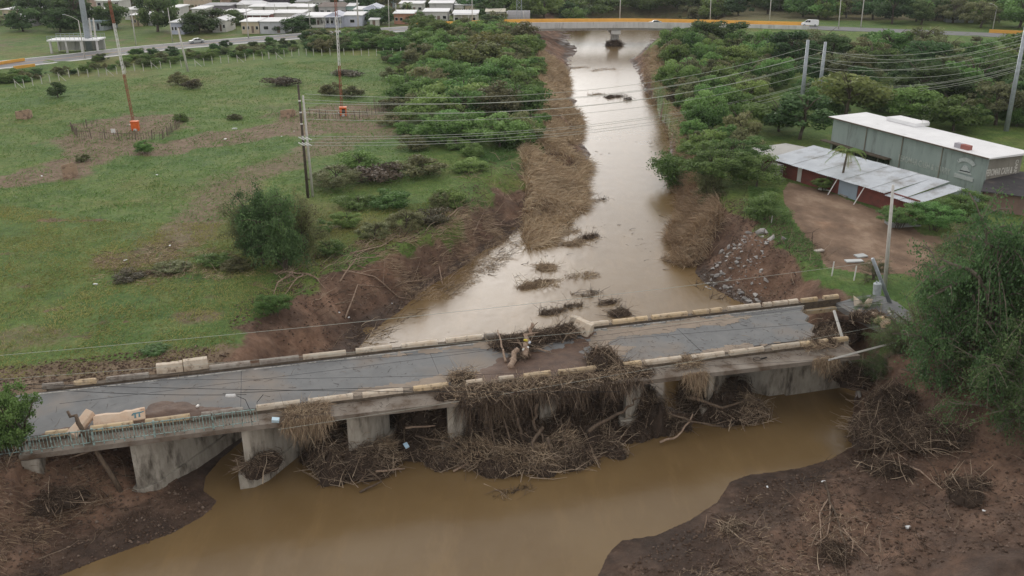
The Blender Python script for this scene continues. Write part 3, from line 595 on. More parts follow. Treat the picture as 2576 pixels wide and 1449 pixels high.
def straw(spots, label, seed, key='deadreed'):
    out = []
    for i, (px, py, z0, rx, ry, h, n) in enumerate(spots):
        g_ = np.random.default_rng(seed+i); a = g_.uniform(0, 6.28, n); q = np.sqrt(g_.random(n)); Pp = np.stack([np.cos(a)*rx*q, np.sin(a)*ry*q, h*(1-q*q*.8)*g_.uniform(.75, 1.1, n)], 1)+at(px, py, z0)
        D = g_.normal(0, .6, (n, 3))+V3([g_.normal(), g_.normal()*.5, g_.uniform(-.6, .6)]); Vv, Ff, k_ = sticks(Pp, D, g_.uniform(.25, 1.1, n), g_.uniform(.008, .02, n), .25, 3, 3, .4, g_); out.append((Vv, Ff, np.repeat(np.clip(g_.random(n)*.9, 0, 1), k_)))
    heap('straw_wisps', out, label, 'straw', key)
straw([(870,1125,0,1.3,1.2,2.8,420),(905,1165,0,1.6,1.4,2.3,420),(840,1180,0,1.5,1.2,1.7,300),(960,1160,0,1.3,1.2,2.0,260)], 'pale straw and reeds on the crown of the round heap', 601)
straw([(1215,1170,0,1.8,1.3,2.0,420),(1290,1178,0,2.0,1.3,1.9,520),(1345,1175,0,1.6,1.2,1.9,420),(1130,1150,0,1.8,1.3,2.2,260),(1410,1150,0,1.6,1.3,2.2,260),(1260,1100,1,1.6,1.2,2.6,220),(1500,1110,0,1.6,1.2,1.8,180)], 'pale green straw strewn over the front of the driftwood jam', 611)
straw([(1870,1050,0,2.0,1.2,2.0,420),(1800,1030,0,1.6,1.2,2.8,260),(1640,1070,0,1.6,1.2,2.6,260)], 'pale reeds on the heaps right of the sixth pier', 621)
# on the deck
heap('driftwood_heap', heap_parts(W(*(sp(1300, 1.6), 1.6), 5.0), 2.6, 1.7, 1.2, 2600, seed=51, rz=BANG)+heap_parts(W(sp(1390, 1.0), 1.0, 5.0), 2.6, 1.2, 1.3, 2600, seed=52, rz=BANG)+heap_parts(W(sp(1440, .2), .2, 5.0), 1.5, 1.0, 1.1, 1300, seed=53)+heap_parts(W(sp(1310, 4.0), 4.0, 5.0), .9, 1.2, .5, 500, seed=54),
     'big driftwood pile lying across the far half of the road at mid bridge')
heap('driftwood_heap', heap_parts(W(sp(1520, 6.4), 6.4, 5.0), 1.5, 1.5, 1.7, 2200, seed=55, dirn=(.3, 0, 1), spread=.7, bright=.5)+heap_parts(W(sp(1550, 7.6), 7.6, 5.0), 1.5, 1.2, .8, 1000, seed=56, bright=.5),
     'pointed brush pile on the near kerb right of the mud')
E_ = []
for i, px in enumerate(range(1135, 1620, 34)):
    E_ += heap_parts(W(sp(px, 8.6), 8.7+rnd.uniform(-.3, .3), 4.98), 1.1, 1.15, .55+.35*(px < 1260)*rnd.random(), 620, seed=60+i, rz=BANG, bright=.55, Lr=(.2, 1.1))
E_ += heap_parts(W(sp(1165, 6.2), 6.3, 5.0), 1.2, .9, .9, 900, seed=80, bright=.6)
def deck_straw(n, a, b_, t0, t1, zt, label, seed):
    g_ = np.random.default_rng(seed); S_ = g_.uniform(sp(a, 8), sp(b_, 8), n); Pp = np.array([W(x, y_, 5.1+zt*g_.random()) for x, y_ in zip(S_, g_.uniform(t0, t1, n))]); Vv, Ff, k_ = sticks(Pp, g_.normal(0, 1, (n, 3))*[1, 1, .45], g_.uniform(.25, .9, n), g_.uniform(.008, .02, n), .25, 3, 3, .4, g_); heap('straw_wisps', [(Vv, Ff, np.repeat(g_.random(n)**.8, k_))], label, 'straw', 'deadreed')
deck_straw(900, 1130, 1610, 7.6, 9.8, .6, 'pale broken reeds over the mat on the near deck edge', 631)
deck_straw(220, 1135, 1215, 5.6, 7.4, .9, 'pale reeds on the small pile at the left end of the mud', 632)
heap('driftwood_mat', E_, 'thick mat of broken reeds along the near edge of the bridge deck')
for a, b_, n, dr, lab, sd in [(715, 830, 1500, 2.6, 'dry reeds hanging over the deck edge right of the railing', 90), (1700, 1760, 900, 2.2, 'reeds hanging from the deck edge near the sixth pier', 91), (1150, 1600, 2600, 2.4, 'stringy reeds dangling below the matted bridge edge', 92), (2020, 2075, 700, 1.6, 'straw tangle caught on the near kerb by the gap', 93)]:
    g = np.random.default_rng(sd); s_ = g.uniform(sp(a, 8.8), sp(b_, 8.8), n); clump = vnoise(s_*1.7, s_*0+sd, 4)
    top_t = np.array([edge_t(x) for x in s_])+.1
    Pp = np.array([W(x, y_, 5.05) for x, y_ in zip(s_, top_t)])+g.normal(0, .12, (n, 3)); D = np.tile([0, -.15, -1.], (n, 1))+g.normal(0, .28, (n, 3))
    L = dr*(.15+.85*g.random(n)**1.5)*clump*1.3
    Vv, Ff, k_ = sticks(Pp, D, L, g.uniform(.008, .02, n), .12, 2, 3, .4, g); v = np.repeat(np.clip(g.beta(2, 2, n), 0, 1), k_)
    pts = [(Vv, Ff, v)]
    if sd != 92:
        n2 = n//2; s_ = g.uniform(sp(a, 8.2), sp(b_, 8.2), n2); Pp = np.array([W(x, 7.3+g.random()*1.7, 5.05+g.random()*.35) for x in s_]); Vv, Ff, k_ = sticks(Pp, g.normal(0, 1, (n2, 3))*[1, 1, .3], g.uniform(.3, 1.1, n2), .014, .15, 2, 3, .4, g)
        pts.append((Vv, Ff, np.repeat(g.random(n2)**1.5, k_)))
    heap('hanging_reeds', pts, lab, 'reeds', 'deadreed' if sd in (90, 91, 93) else 'wood_grey')
# big logs, each a thing
def branch(name, pts, r0, r1, label, key='log', cat='log', group='loose logs and branches', limbs=0, sides=7):
    P_ = [V3(p) for p in pts]; base = P_[0]; n = len(P_); Q = []
    for i in range(n-1):
        for k_ in range(3): Q.append(P_[i]+(P_[i+1]-P_[i])*k_/3+(rng.normal(0, r0*.5, 3) if i+k_ else 0))
    Q.append(P_[-1]); rr = [r0+(r1-r0)*i/(len(Q)-1) for i in range(len(Q))]; m_ = MB(); m_.tube([q-base for q in Q], rr, sides)
    for j in range(limbs):
        i = rnd.randint(2, len(Q)-2); d = rng.normal(0, 1, 3); d[2] = abs(d[2])*.5; d = d/np.linalg.norm(d); L = np.linalg.norm(P_[-1]-base)*rnd.uniform(.2, .4)
        m_.tube([Q[i]-base, Q[i]-base+d*L*.5+rng.normal(0, .05, 3), Q[i]-base+d*L], [rr[i]*.6, rr[i]*.4, rr[i]*.15], 5)
    return tag(m_.build(name, M[key], None, base, smooth=True), label, cat, group)
def D3(l): return [at(a, b_, z_) for a, b_, z_ in l]
branch('driftwood_log', D3([(1322,900,5.2),(1315,868,5.6),(1333,838,6.2),(1340,812,6.9)]), .28, .12, 'thick pale stripped trunk rising out of the pile on the road', 'palelog', limbs=4)
branch('driftwood_log', D3([(1287,924,5.2),(1290,905,5.4),(1303,878,5.8)]), .25, .2, 'short pale stump leaning at the near end of the road pile', 'palelog')
branch('driftwood_log', D3([(1272,910,5.2),(1266,880,5.7),(1257,850,6.0),(1252,830,6.1)]), .1, .05, 'grey crooked branch at the left of the road pile', 'palelog', limbs=1)
branch('driftwood_log', D3([(1335,895,5.1),(1320,880,5.4),(1300,850,5.8)]), .09, .05, 'forked root lying right of the stump on the road', 'palelog', limbs=3)
branch('driftwood_log', D3([(1385,884,5.1),(1348,875,5.3)]), .06, .04, 'thin straight stick beside the litter in the road pile', 'palelog')
branch('driftwood_log', D3([(1502,868,6.7),(1494,900,5.6)]), .06, .09, 'pale stick pointing up from the brush pile', 'palelog')
for i, (a, lab) in enumerate([
    ([(1300,1050,3.2),(1315,1095,2.0),(1330,1165,.3)], 'black burnt trunk leaning below the bridge with a pale broken tip'),
    ([(1352,1015,4.2),(1345,1060,3),(1370,1110,1.6),(1385,1180,.2)], 'tall slanting trunk in the middle of the jam'),
    ([(1365,1075,2.6),(1340,1110,2.0),(1345,1150,1.0),(1340,1190,.1)], 'curved brown trunk bowed beside the tall slanting one'),
    ([(1376,1100,2),(1395,1150,.8),(1420,1190,.1)], 'dark trunk just right of the bowed one'),
    ([(1262,1020,4.0),(1275,1080,2.6),(1290,1150,.9)], 'straight trunk hanging left of the burnt one'),
    ([(1232,1030,3.6),(1240,1100,2),(1258,1160,.8)], 'slender trunk nearest the fourth pier'),
    ([(1410,1055,2.6),(1422,1110,1.6),(1428,1175,.3)], 'thin upright pole right of the leaning trunks'),
    ([(1480,1085,2.2),(1550,1045,2.6),(1590,1015,3.4),(1600,1000,3.8)], 'long bent log reaching up toward the sixth pier'),
    ([(1020,1076,2.2),(1095,1070,2.3)], 'bare straight pole lying on top of the jam at its left end'),
    ([(1045,1095,1.8),(1140,1120,1.4),(1220,1150,.9)], 'long dark log sloping through the left of the jam'),
    ([(1140,1185,.1),(1200,1150,.7)], 'pale stick dipping into the river from the jam'),
    ([(1730,1000,2.6),(1810,1025,2.0),(1912,1006,1.5)], 'long smooth log sticking out over the river at the right'),
    ([(1680,1038,2.0),(1740,1058,1.5),(1820,1072,.8)], 'log lying along the base of the right heap'),
    ([(1660,1112,.3),(1705,1095,.5),(1735,1060,1.2),(1742,1040,1.6)], 'curved branch rising from the mud below the sixth pier'),
    ([(905,1238,0.05),(960,1210,.4),(925,1180,1.2)], 'thin branch trailing off the round heap'),
    ([(945,1185,.8),(1018,1178,.15)], 'orange brown stick at the right side of the round heap'),
    ([(860,1120,1.9),(905,1085,2.4)], 'pale pole on the crown of the round heap'),
    ([(1445,1040,3.2),(1455,990,4.6)], 'stick hanging from the deck between two piers'),
]): branch('driftwood_log', D3(a), .16 if i in (0, 1, 2, 3, 7, 11) else .09, .06, lab, 'palelog' if i in (8, 10, 13, 15, 16) else 'log', limbs=2 if i in (1, 3, 7, 9) else 0)
# leaning log and fallen poles
branch('leaning_log', D3([(310,1248,.9),(200,1058,6.6),(170,1034,7.2)]), .2, .09, 'long dark bare trunk leaning on the left railing of the bridge', 'log', limbs=2, cat='log', group=None)
for i, (a, lab) in enumerate([([(230,1155,2.8),(290,1190,1.9),(340,1200,1.5),(400,1195,1.3)], 'bare branch reaching from the bank to the first pier'), ([(212,1165,2.8),(300,1210,1.5),(345,1235,1.1)], 'lower bare branch below the leaning trunk'), ([(180,1180,3),(215,1168,3.2),(235,1150,3.4)], 'rusty looking root stub under the left abutment')]):
    branch('bare_branch', D3(a), .08, .03, lab, 'log', 'branch', limbs=4)
# mud on the deck and at the left kerb
M['mud'] = mat('wet_mud', (.13,.078,.052), (.075,.045,.032), scale=1.3, c3=(.105,.062,.043), bump=.8, bscale=6, rough=.7)
def mud(name, pts, h, label, z=5.066, hz=None):
    pg = np.array([W(sp(a, t_), t_, 0)[:2] for a, t_ in pts]); mn = pg.min(0); mx = pg.max(0); xs = np.arange(mn[0], mx[0]+.2, .2); ys = np.arange(mn[1], mx[1]+.2, .2)
    X_, Y_ = np.meshgrid(xs, ys); Q = np.stack([X_.ravel(), Y_.ravel()], 1); ins = inside(Q, pg); d = np.where(ins, 1, -1)*segdist(Q, pg)+fbm(Q[:, 0]*1.1, Q[:, 1]*1.1, 3, 5)*.7
    Z_ = z-.03+np.clip(d, -.2, 1.4)*h+np.clip(fbm(Q[:, 0]*2, Q[:, 1]*2, 3, 8), -1, 1)*.03
    id_ = np.arange(len(Q)).reshape(X_.shape); Ff = np.stack([id_[:-1, :-1].ravel(), id_[:-1, 1:].ravel(), id_[1:, 1:].ravel(), id_[1:, :-1].ravel()], 1)
    keep = (d[Ff] > -.15).all(1); Vv = np.stack([Q[:, 0], Q[:, 1], Z_], 1)
    return tag(link(name, mesh_np(name, Vv, Ff[keep], M['mud'], smooth=True)), label, 'mud', None, 'stuff')
mud('mud_sheet', [(1195,5.0),(1260,3.3),(1330,2.6),(1400,3.0),(1440,1.6),(1490,.4),(1505,.6),(1490,2.0),(1480,4.0),(1500,6.0),(1560,7.2),(1580,8.6),(1480,9.4),(1300,9.0),(1160,9.0),(1130,7.0)], .09, 'reddish brown mud spread over the middle of the road')
M['silt'] = mat('dried_silt', (.31,.245,.19), (.235,.195,.16), scale=.9, c3=(.27,.22,.175), bump=.2, bscale=9)
def silt(pts, label): o_ = mud('silt_film', pts, .02, label, z=5.105); o_.data.materials[0] = M['silt']; return o_
silt([(1510,.5),(1800,.5),(1900,.9),(1840,2.2),(1700,2.0),(1640,2.8),(1560,2.2),(1520,3.4),(1600,4.4),(1560,5.6),(1500,4.6),(1480,2.2)], 'pale salmon silt dried on the road right of the mud')
silt([(1000,.4),(1250,.4),(1230,1.1),(1150,.9),(1040,1.3),(960,.9)], 'pale silt streak along the far edge line left of the driftwood')
silt([(900,6.0),(1130,5.2),(1180,6.4),(1100,6.8),(880,6.9)], 'pale silt along the near kerb left of the mud')
silt([(1600,7.0),(1850,6.2),(1960,6.6),(1900,7.3),(1650,7.4)], 'thin brown silt along the near kerb at the right')
mud('mud_sheet', [(310,6.6),(360,5.0),(420,3.6),(470,4.6),(560,5.9),(640,6.8),(500,7.0),(400,7.0)], .2, 'small cone of mud against the near kerb behind the railing')
mud('mud_sheet', [(90,6.2),(200,5.6),(330,6.2),(330,7.0),(90,7.0)], .1, 'muddy strip along the near kerb at the left end')

# ================================================================== VEGETATION
LM = {
 'dark': leafmat('leaf_dark', (.038,.075,.032), (.135,.215,.08)),
 'mid': leafmat('leaf_mid', (.07,.13,.042), (.22,.34,.105)),
 'bright': leafmat('leaf_bright', (.095,.17,.055), (.25,.38,.125)),
 'yellow': leafmat('leaf_yellow', (.08,.10,.035), (.27,.29,.10)),
 'olive': leafmat('leaf_olive', (.09,.10,.048), (.27,.28,.14)),
 'brown': leafmat('leaf_brown', (.055,.045,.032), (.19,.16,.105), trans=.15),
}
def crown_mesh(kind, seed, cr=(.25, .8), shape=(1, 1, .8), lumps=16, n=2600, leaf=.1, flat=0.0, droop=0.0, hollow=.62, lr_=(.24, .46)):
    """leaves on many small lumps inside a unit crown; z from 0 (bottom) to 2*shape z"""
    g = np.random.default_rng(seed); c = unit(g.normal(0, 1, (lumps, 3)))*(g.uniform(*cr, (lumps, 1))**.6)
    c[:, 2] = np.where(c[:, 2] < -.45, c[:, 2]*.5, c[:, 2]); lr = g.uniform(*lr_, lumps)
    w = lr**2; k = g.choice(lumps, n, p=w/w.sum()); nr = unit(g.normal(0, 1, (n, 3))+[0, 0, .35])
    r = lr[k]*g.uniform(hollow, 1.08, n); Pp = c[k]+nr*r[:, None]
    Pp = Pp*np.array(shape); Pp[:, 2] += shape[2]*.9
    if droop: Pp[:, 2] -= droop*(np.hypot(Pp[:, 0], Pp[:, 1])**2)
    N_ = unit(nr+g.normal(0, .6, (n, 3))+[0, 0, flat]); a = unit(np.cross(N_, g.normal(0, 1, (n, 3)))); b_ = np.cross(N_, a)
    s = leaf*g.uniform(.55, 1.35, n)[:, None]; a = a*s; b_ = b_*s*.62
    Vv = np.stack([Pp-a, Pp+b_, Pp+a, Pp-b_], 1).reshape(-1, 3); Ff = np.arange(4*n).reshape(n, 4)
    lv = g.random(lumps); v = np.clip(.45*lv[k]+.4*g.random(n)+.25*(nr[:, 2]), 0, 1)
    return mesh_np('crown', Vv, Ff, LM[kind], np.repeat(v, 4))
def trunk_mesh(seed, h=.9, r=.05, limbs=7, lean=.1, stems=1, key='bark'):
    g = random.Random(seed); m_ = MB()
    for st in range(stems):
        d = V3([g.uniform(-lean, lean)*(1+stems*.5), g.uniform(-lean, lean)*(1+stems*.5), 1]); base = V3([g.uniform(-.08, .08)*(stems > 1), g.uniform(-.08, .08)*(stems > 1), -.12])
        P_ = [base+d*h*t_+V3([g.uniform(-.03, .03), g.uniform(-.03, .03), 0]) for t_ in (0, .3, .6, .85, 1.15)]
        m_.tube(P_, [r*1.25, r, r*.8, r*.55, r*.25], 6)
        for j in range(limbs):
            t_ = g.uniform(.35, .95); q = base+d*h*t_; a = g.uniform(0, 6.28); L = g.uniform(.3, .6)*(.5 if stems > 1 else 1)
            e = V3([math.cos(a)*L, math.sin(a)*L, g.uniform(.15, .6)]); m_.tube([q, q+e*.5+V3([0, 0, .05]), q+e], [r*.45, r*.3, r*.1], 4)
    me = bpy.data.meshes.new('trunk'); me.from_pydata(m_.v, [], m_.f); me.materials.append(M[key]); return me
CR = {}
SPR = {}
M['palebark'] = mat('pale_bark', (.24,.2,.165), (.13,.105,.085), scale=6, obj=True)
def spray_tree(kind, seed, nb=34, n=24000, leaf=.02, up=(.25, 1.25), key='bark', sig=.05, droop=.35, stems=4):
    g = np.random.default_rng(seed); P0 = []; D0 = []; L0 = []; sub = []
    m_ = MB(); tips = []
    for st in range(stems):
        a = g.uniform(0, 6.28); d = V3([math.cos(a)*.28, math.sin(a)*.28, 1.]); pts = [d*t_*g.uniform(.55, .8)+g.normal(0, .015, 3) for t_ in (-.05, .3, .6, .9)]; m_.tube(pts, [.028, .022, .015, .006], 5); tips.append(pts)
    curves = []
    for b in range(nb):
        pts = tips[g.integers(stems)]; q = g.uniform(.25, 3); i = min(int(q), 2); st = pts[i]+(pts[i+1]-pts[i])*(q-i); a = g.uniform(0, 6.28); e = g.uniform(*up); L = g.uniform(.35, 1.15)*(1-.3*st[2])
        d = V3([math.cos(a)*math.cos(e), math.sin(a)*math.cos(e), math.sin(e)*.62]); t_ = np.linspace(0, 1, 7)[:, None]; C = st+d*L*t_-V3([0, 0, droop*.5])*L*t_**2*math.cos(e)+np.cumsum(g.normal(0, .018, (7, 3)), 0)*[1, 1, .5]
        m_.tube(list(C), list(np.linspace(.012, .003, 7)), 4, cap=False); curves.append((C, .5))
        for k in range(5):
            j = g.integers(2, 6); d2 = unit((d+g.normal(0, .75, 3))[None])[0]; L2 = L*g.uniform(.25, .5); u_ = np.linspace(0, 1, 5)[:, None]; C2 = C[j]+d2*L2*u_*[1, 1, .6]-V3([0, 0, droop*.6])*L2*u_**2
            m_.tube(list(C2), list(np.linspace(.005, .0015, 5)), 3, cap=False); curves.append((C2, 1.0))
    w = np.array([c_[1] for c_ in curves]); k = g.choice(len(curves), n, p=w/w.sum()); tq = g.beta(2.0, 1.2, n); Pp = np.empty((n, 3)); cs = g.random(len(curves))
    for i, (C, _) in enumerate(curves):
        mk = np.where(k == i)[0]
        if len(mk): x = tq[mk]*(len(C)-1); f = np.floor(x).astype(int).clip(0, len(C)-2); Pp[mk] = C[f]+(C[f+1]-C[f])*(x-f)[:, None]
    Pp += g.normal(0, 1, (n, 3))*sig*np.array([1, 1, .55])*(.4+tq[:, None]); Pp[:, 2] -= np.abs(g.normal(0, .02, n)); Pp[:, 2] = np.maximum(Pp[:, 2], .02)
    N_ = unit(g.normal(0, 1, (n, 3))+[0, 0, .6]); a = unit(np.cross(N_, g.normal(0, 1, (n, 3)))); b_ = np.cross(N_, a); s_ = leaf*g.uniform(.5, 1.4, n)[:, None]; a = a*s_; b_ = b_*s_*.5
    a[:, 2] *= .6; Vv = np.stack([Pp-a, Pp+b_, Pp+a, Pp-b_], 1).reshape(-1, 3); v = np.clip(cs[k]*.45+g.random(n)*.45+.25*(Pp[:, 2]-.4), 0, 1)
    me = bpy.data.meshes.new('trunk'); me.from_pydata(m_.v, [], m_.f); me.materials.append(M[key])
    return mesh_np('crown', Vv, np.arange(4*n).reshape(n, 4), LM[kind], np.repeat(v, 4)), me
LM['teal'] = leafmat('leaf_teal', (.05,.095,.04), (.18,.28,.11), trans=.35); LM['sage'] = leafmat('leaf_sage', (.085,.11,.05), (.28,.32,.15), trans=.35)
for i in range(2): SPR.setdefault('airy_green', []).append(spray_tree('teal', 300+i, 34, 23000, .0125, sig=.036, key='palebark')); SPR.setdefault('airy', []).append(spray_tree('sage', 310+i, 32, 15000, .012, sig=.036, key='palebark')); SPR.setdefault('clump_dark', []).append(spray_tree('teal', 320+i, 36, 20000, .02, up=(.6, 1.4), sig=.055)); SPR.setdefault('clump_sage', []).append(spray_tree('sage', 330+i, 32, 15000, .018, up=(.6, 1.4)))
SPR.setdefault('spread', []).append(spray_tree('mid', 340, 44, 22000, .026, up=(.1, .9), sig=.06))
TRA = [trunk_mesh(40+i, .85, .016, 9, .16, 5) for i in range(3)]
def crowns(tag_, kind, cnt, **kw): CR[tag_] = [crown_mesh(kind, hash_(tag_)+i, **kw) for i in range(cnt)]
def hash_(s_): return sum(ord(ch)*(i+3) for i, ch in enumerate(s_)) % 9973
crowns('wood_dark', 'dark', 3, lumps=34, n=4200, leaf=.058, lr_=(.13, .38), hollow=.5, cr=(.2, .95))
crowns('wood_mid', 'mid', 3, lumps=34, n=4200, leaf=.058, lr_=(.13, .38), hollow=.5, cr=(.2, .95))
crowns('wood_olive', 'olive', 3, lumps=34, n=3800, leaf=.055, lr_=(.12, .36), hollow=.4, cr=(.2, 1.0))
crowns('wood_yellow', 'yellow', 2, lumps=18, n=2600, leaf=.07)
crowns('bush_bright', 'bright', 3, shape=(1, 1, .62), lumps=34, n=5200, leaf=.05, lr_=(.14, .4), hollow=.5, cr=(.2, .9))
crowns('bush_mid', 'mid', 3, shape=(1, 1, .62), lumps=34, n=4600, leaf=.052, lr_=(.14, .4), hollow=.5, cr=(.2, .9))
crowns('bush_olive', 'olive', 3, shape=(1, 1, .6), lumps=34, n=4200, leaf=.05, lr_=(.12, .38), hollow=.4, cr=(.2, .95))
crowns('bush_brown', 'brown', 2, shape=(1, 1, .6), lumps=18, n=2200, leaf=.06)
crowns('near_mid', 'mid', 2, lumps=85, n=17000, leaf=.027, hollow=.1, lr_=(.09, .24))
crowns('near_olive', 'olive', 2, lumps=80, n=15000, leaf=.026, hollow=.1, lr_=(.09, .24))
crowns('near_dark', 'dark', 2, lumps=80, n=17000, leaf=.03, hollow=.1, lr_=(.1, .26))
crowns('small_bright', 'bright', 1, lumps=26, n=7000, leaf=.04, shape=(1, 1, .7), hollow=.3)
TR = [trunk_mesh(i, .95, .045, 7) for i in range(4)]
TRM = [trunk_mesh(20+i, .72, .02, 6, .13, 5) for i in range(3)]
def tree(loc, rad, h, kind, label, cat='tree', group=None, name=None, multi=False, bare=.22, rz=None, sx=1, sy=1, skew=0):
    """crown from bare*h to h, trunk from the ground"""
    g = V3(loc); name = name or cat
    o = empty(name, g, rnd.uniform(0, 6.28) if rz is None else rz, label, cat, group)
    if kind in SPR:
        a_, b_ = rnd.choice(SPR[kind])
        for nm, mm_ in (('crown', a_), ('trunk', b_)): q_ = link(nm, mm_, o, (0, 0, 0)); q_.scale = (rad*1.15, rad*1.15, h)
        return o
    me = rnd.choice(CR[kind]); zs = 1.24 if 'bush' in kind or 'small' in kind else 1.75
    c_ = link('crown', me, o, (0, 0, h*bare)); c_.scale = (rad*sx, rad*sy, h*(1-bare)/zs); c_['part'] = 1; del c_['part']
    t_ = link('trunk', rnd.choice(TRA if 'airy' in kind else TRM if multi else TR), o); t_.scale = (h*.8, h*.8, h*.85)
    return o
def scatter(pg, step, g, jit=.45, z=None):
    mn = pg.min(0); mx = pg.max(0); out = []
    for y in np.arange(mn[1], mx[1], step):
        for x in np.arange(mn[0], mx[0], step): out.append((x+g.uniform(-jit, jit)*step, y+g.uniform(-jit, jit)*step))
    Q = np.array(out); return Q[inside(Q, pg)]
g = np.random.default_rng(77)
WH0 = at(2465, 503, 5.5); WH1 = at(2086, 385, 5.5)
def zone(group, x, y):
    px = 1288+F*x/(y*cT+(CH-4)*sT)
    if 'behind the warehouse' in group and 'wood' in group: return ('near the warehouse' if y < 175 else 'in its middle' if y < 225 else 'near the highway')+(', left of the steel poles' if px < 1990 else ', by the steel poles' if px < 2180 else ', right of the steel poles' if px < 2400 else ', at the right edge')
    if 'right bank thicket' in group: return 'close to the shed' if y < 160 else 'across from the wires' if y < 205 else 'above the wires' if y < 250 else 'by the highway bridge'
    if 'field and river' in group: return 'below the wires' if y < 150 else 'behind the wires' if y < 185 else 'beyond the wires' if y < 235 else 'near the yellow parapet'
    if 'hedge' in group: return ['left of the left mast', 'behind the left mast', 'right of the leaning post', 'between post and right mast', 'behind the right mast', 'right of the right mast'][min(5, max(0, int((px+40)/180)))]
    if 'beyond the highway' in group: return 'above the bridge pier' if px < 1640 else 'above the grey car' if px < 1900 else 'above the white van' if px < 2200 else 'near the blue shack'
    if 'thicket edge' in group: return 'below the wires' if y < 150 else 'beside the right mast'
    if 'left brink' in group: return 'at the bend' if y < 150 else 'further upstream'
    if 'right slope' in group: return 'low down' if y < 170 else 'further upstream'
    return 'at the left' if px < 2250 else 'at the right'
def grove(pg, step, kinds, hr, rr, label, group, cat='tree', avoid=None, bare=.2, name=None):
    Q = scatter(pg, step, g); Q = Q[~inside(Q, water_poly)]
    if avoid is not None: Q = Q[avoid(Q)]
    Z_ = ground(Q)
    for (x, y), z_ in zip(Q, Z_):
        kd = kinds[g.integers(len(kinds))]; cw = {'dark': 'Dark green', 'mid': 'Mid green', 'olive': 'Olive', 'bright': 'Bright green', 'brown': 'Brownish'}[kd.split('_')[1]]
        h = g.uniform(*hr)*((1.25 if x > -62 else .68) if 'hedge' in label else 1)*(.28 if (x > 60 and 'beyond' not in label and 'right' not in group[:5] and abs(hwy_near(np.array([[x, y]]))[0][0]) < 60 and y > 215) else 1); tree((x, y, z_-.1), g.uniform(*rr)*h/hr[1], h, kd, cw.lower()+' '+label+' '+zone(group, x, y), cat, group, bare=bare, name=name)
    return len(Q)
dH = lambda Q: hwy_near(Q)[0]
# wood behind the warehouse and along the right bank
n1 = grove(np.array([(62,180),(75,150),(92,150),(108,128),(170,120),(260,240),(225,262),(160,275),(100,292),(82,285),(68,240)], float), 11.8, ['wood_dark', 'wood_mid', 'wood_olive', 'wood_olive', 'wood_dark'], (6, 9.5), (6, 8.4), 'tree of the dense wood', 'trees of the wood behind the warehouse', avoid=lambda Q: dH(Q) > 21)
# bright thicket on right bank
n2 = grove(poly([(1690,110),(1900,100),(2040,130),(2000,200),(1920,280),(1880,330),(1870,400),(1830,430),(1780,420),(1745,370),(1735,320),(1712,270),(1690,220),(1665,160)], 5), 6.9, ['bush_mid', 'bush_mid', 'bush_bright', 'bush_olive'], (4, 6.5), (4, 5.2), 'shrub of the right bank thicket', 'shrubs of the right bank thicket', 'shrub', avoid=lambda Q: dH(Q) > 15, bare=.02)
# beyond the highway, right half of the frame
n3 = grove(np.array([(-2,346),(20,372),(75,374),(105,336),(150,308),(230,262),(262,272),(150,352),(90,398),(10,398),(-12,380)], float), 13, ['wood_dark', 'wood_mid', 'wood_mid', 'wood_olive'], (8, 12), (7, 9.5), 'tree beyond the highway bridge', 'trees beyond the highway', avoid=lambda Q: (dH(Q) > 15), bare=.05)
def wood_mass(pg, step, kind, hr, rr, label, seed):
    g_ = np.random.default_rng(seed); Q = scatter(pg, step, g_); Z_ = ground(Q); parts = []
    for (x, y), z_ in zip(Q, Z_):
        me = CR[kind][g_.integers(len(CR[kind]))]; n_ = len(me.vertices); co = np.empty(n_*3, np.float32); me.vertices.foreach_get('co', co); co = co.reshape(-1, 3); v_ = np.empty(n_, np.float32); me.attributes['v'].data.foreach_get('value', v_)
        h_ = g_.uniform(*hr); r_ = g_.uniform(*rr); a = g_.uniform(0, 6.28); k_ = int(n_//4*.6)*4; co = co[:k_]; v_ = v_[:k_]
        X_ = co[:, 0]*math.cos(a)-co[:, 1]*math.sin(a); Y_ = co[:, 0]*math.sin(a)+co[:, 1]*math.cos(a)
        parts.append((np.stack([X_*r_*1.2+x, Y_*r_*1.2+y, co[:, 2]*h_/1.75+z_], 1), np.arange(k_).reshape(-1, 4), np.clip(v_*g_.uniform(.7, 1.2), 0, 1)))
    Vv, Ff, v = merge(parts); return tag(link('far_wood', mesh_np('far_wood', Vv, Ff, LM['mid' if 'mid' in kind else 'olive'], v)), label, 'wood', None, 'stuff')
wood_mass(np.array([(-12,398),(90,398),(150,352),(262,272),(330,330),(330,430),(60,520),(-12,500)], float), 17, 'wood_mid', (9, 14), (8, 12), 'far mass of woodland along the top right of the view', 61)
wood_mass(np.array([(-300,500),(-280,440),(-12,440),(-12,520),(-300,560)], float), 20, 'wood_olive', (7, 12), (7, 11), 'far mass of trees behind the town', 62)
# river-left mass below the highway bridge
n4 = grove(poly([(1000,118),(1060,100),(1180,92),(1270,92),(1318,120),(1325,200),(1330,270),(1310,330),(1290,370),(1180,360),(1080,330),(1010,260),(1060,210),(1050,150)], 4.5), 6.9, ['bush_mid', 'bush_bright', 'bush_olive', 'bush_mid'], (3.6, 6.4), (5.2, 6.6), 'shrub of the thicket between field and river', 'shrubs between field and river', 'shrub', avoid=lambda Q: dH(Q) > 9, bare=.02)
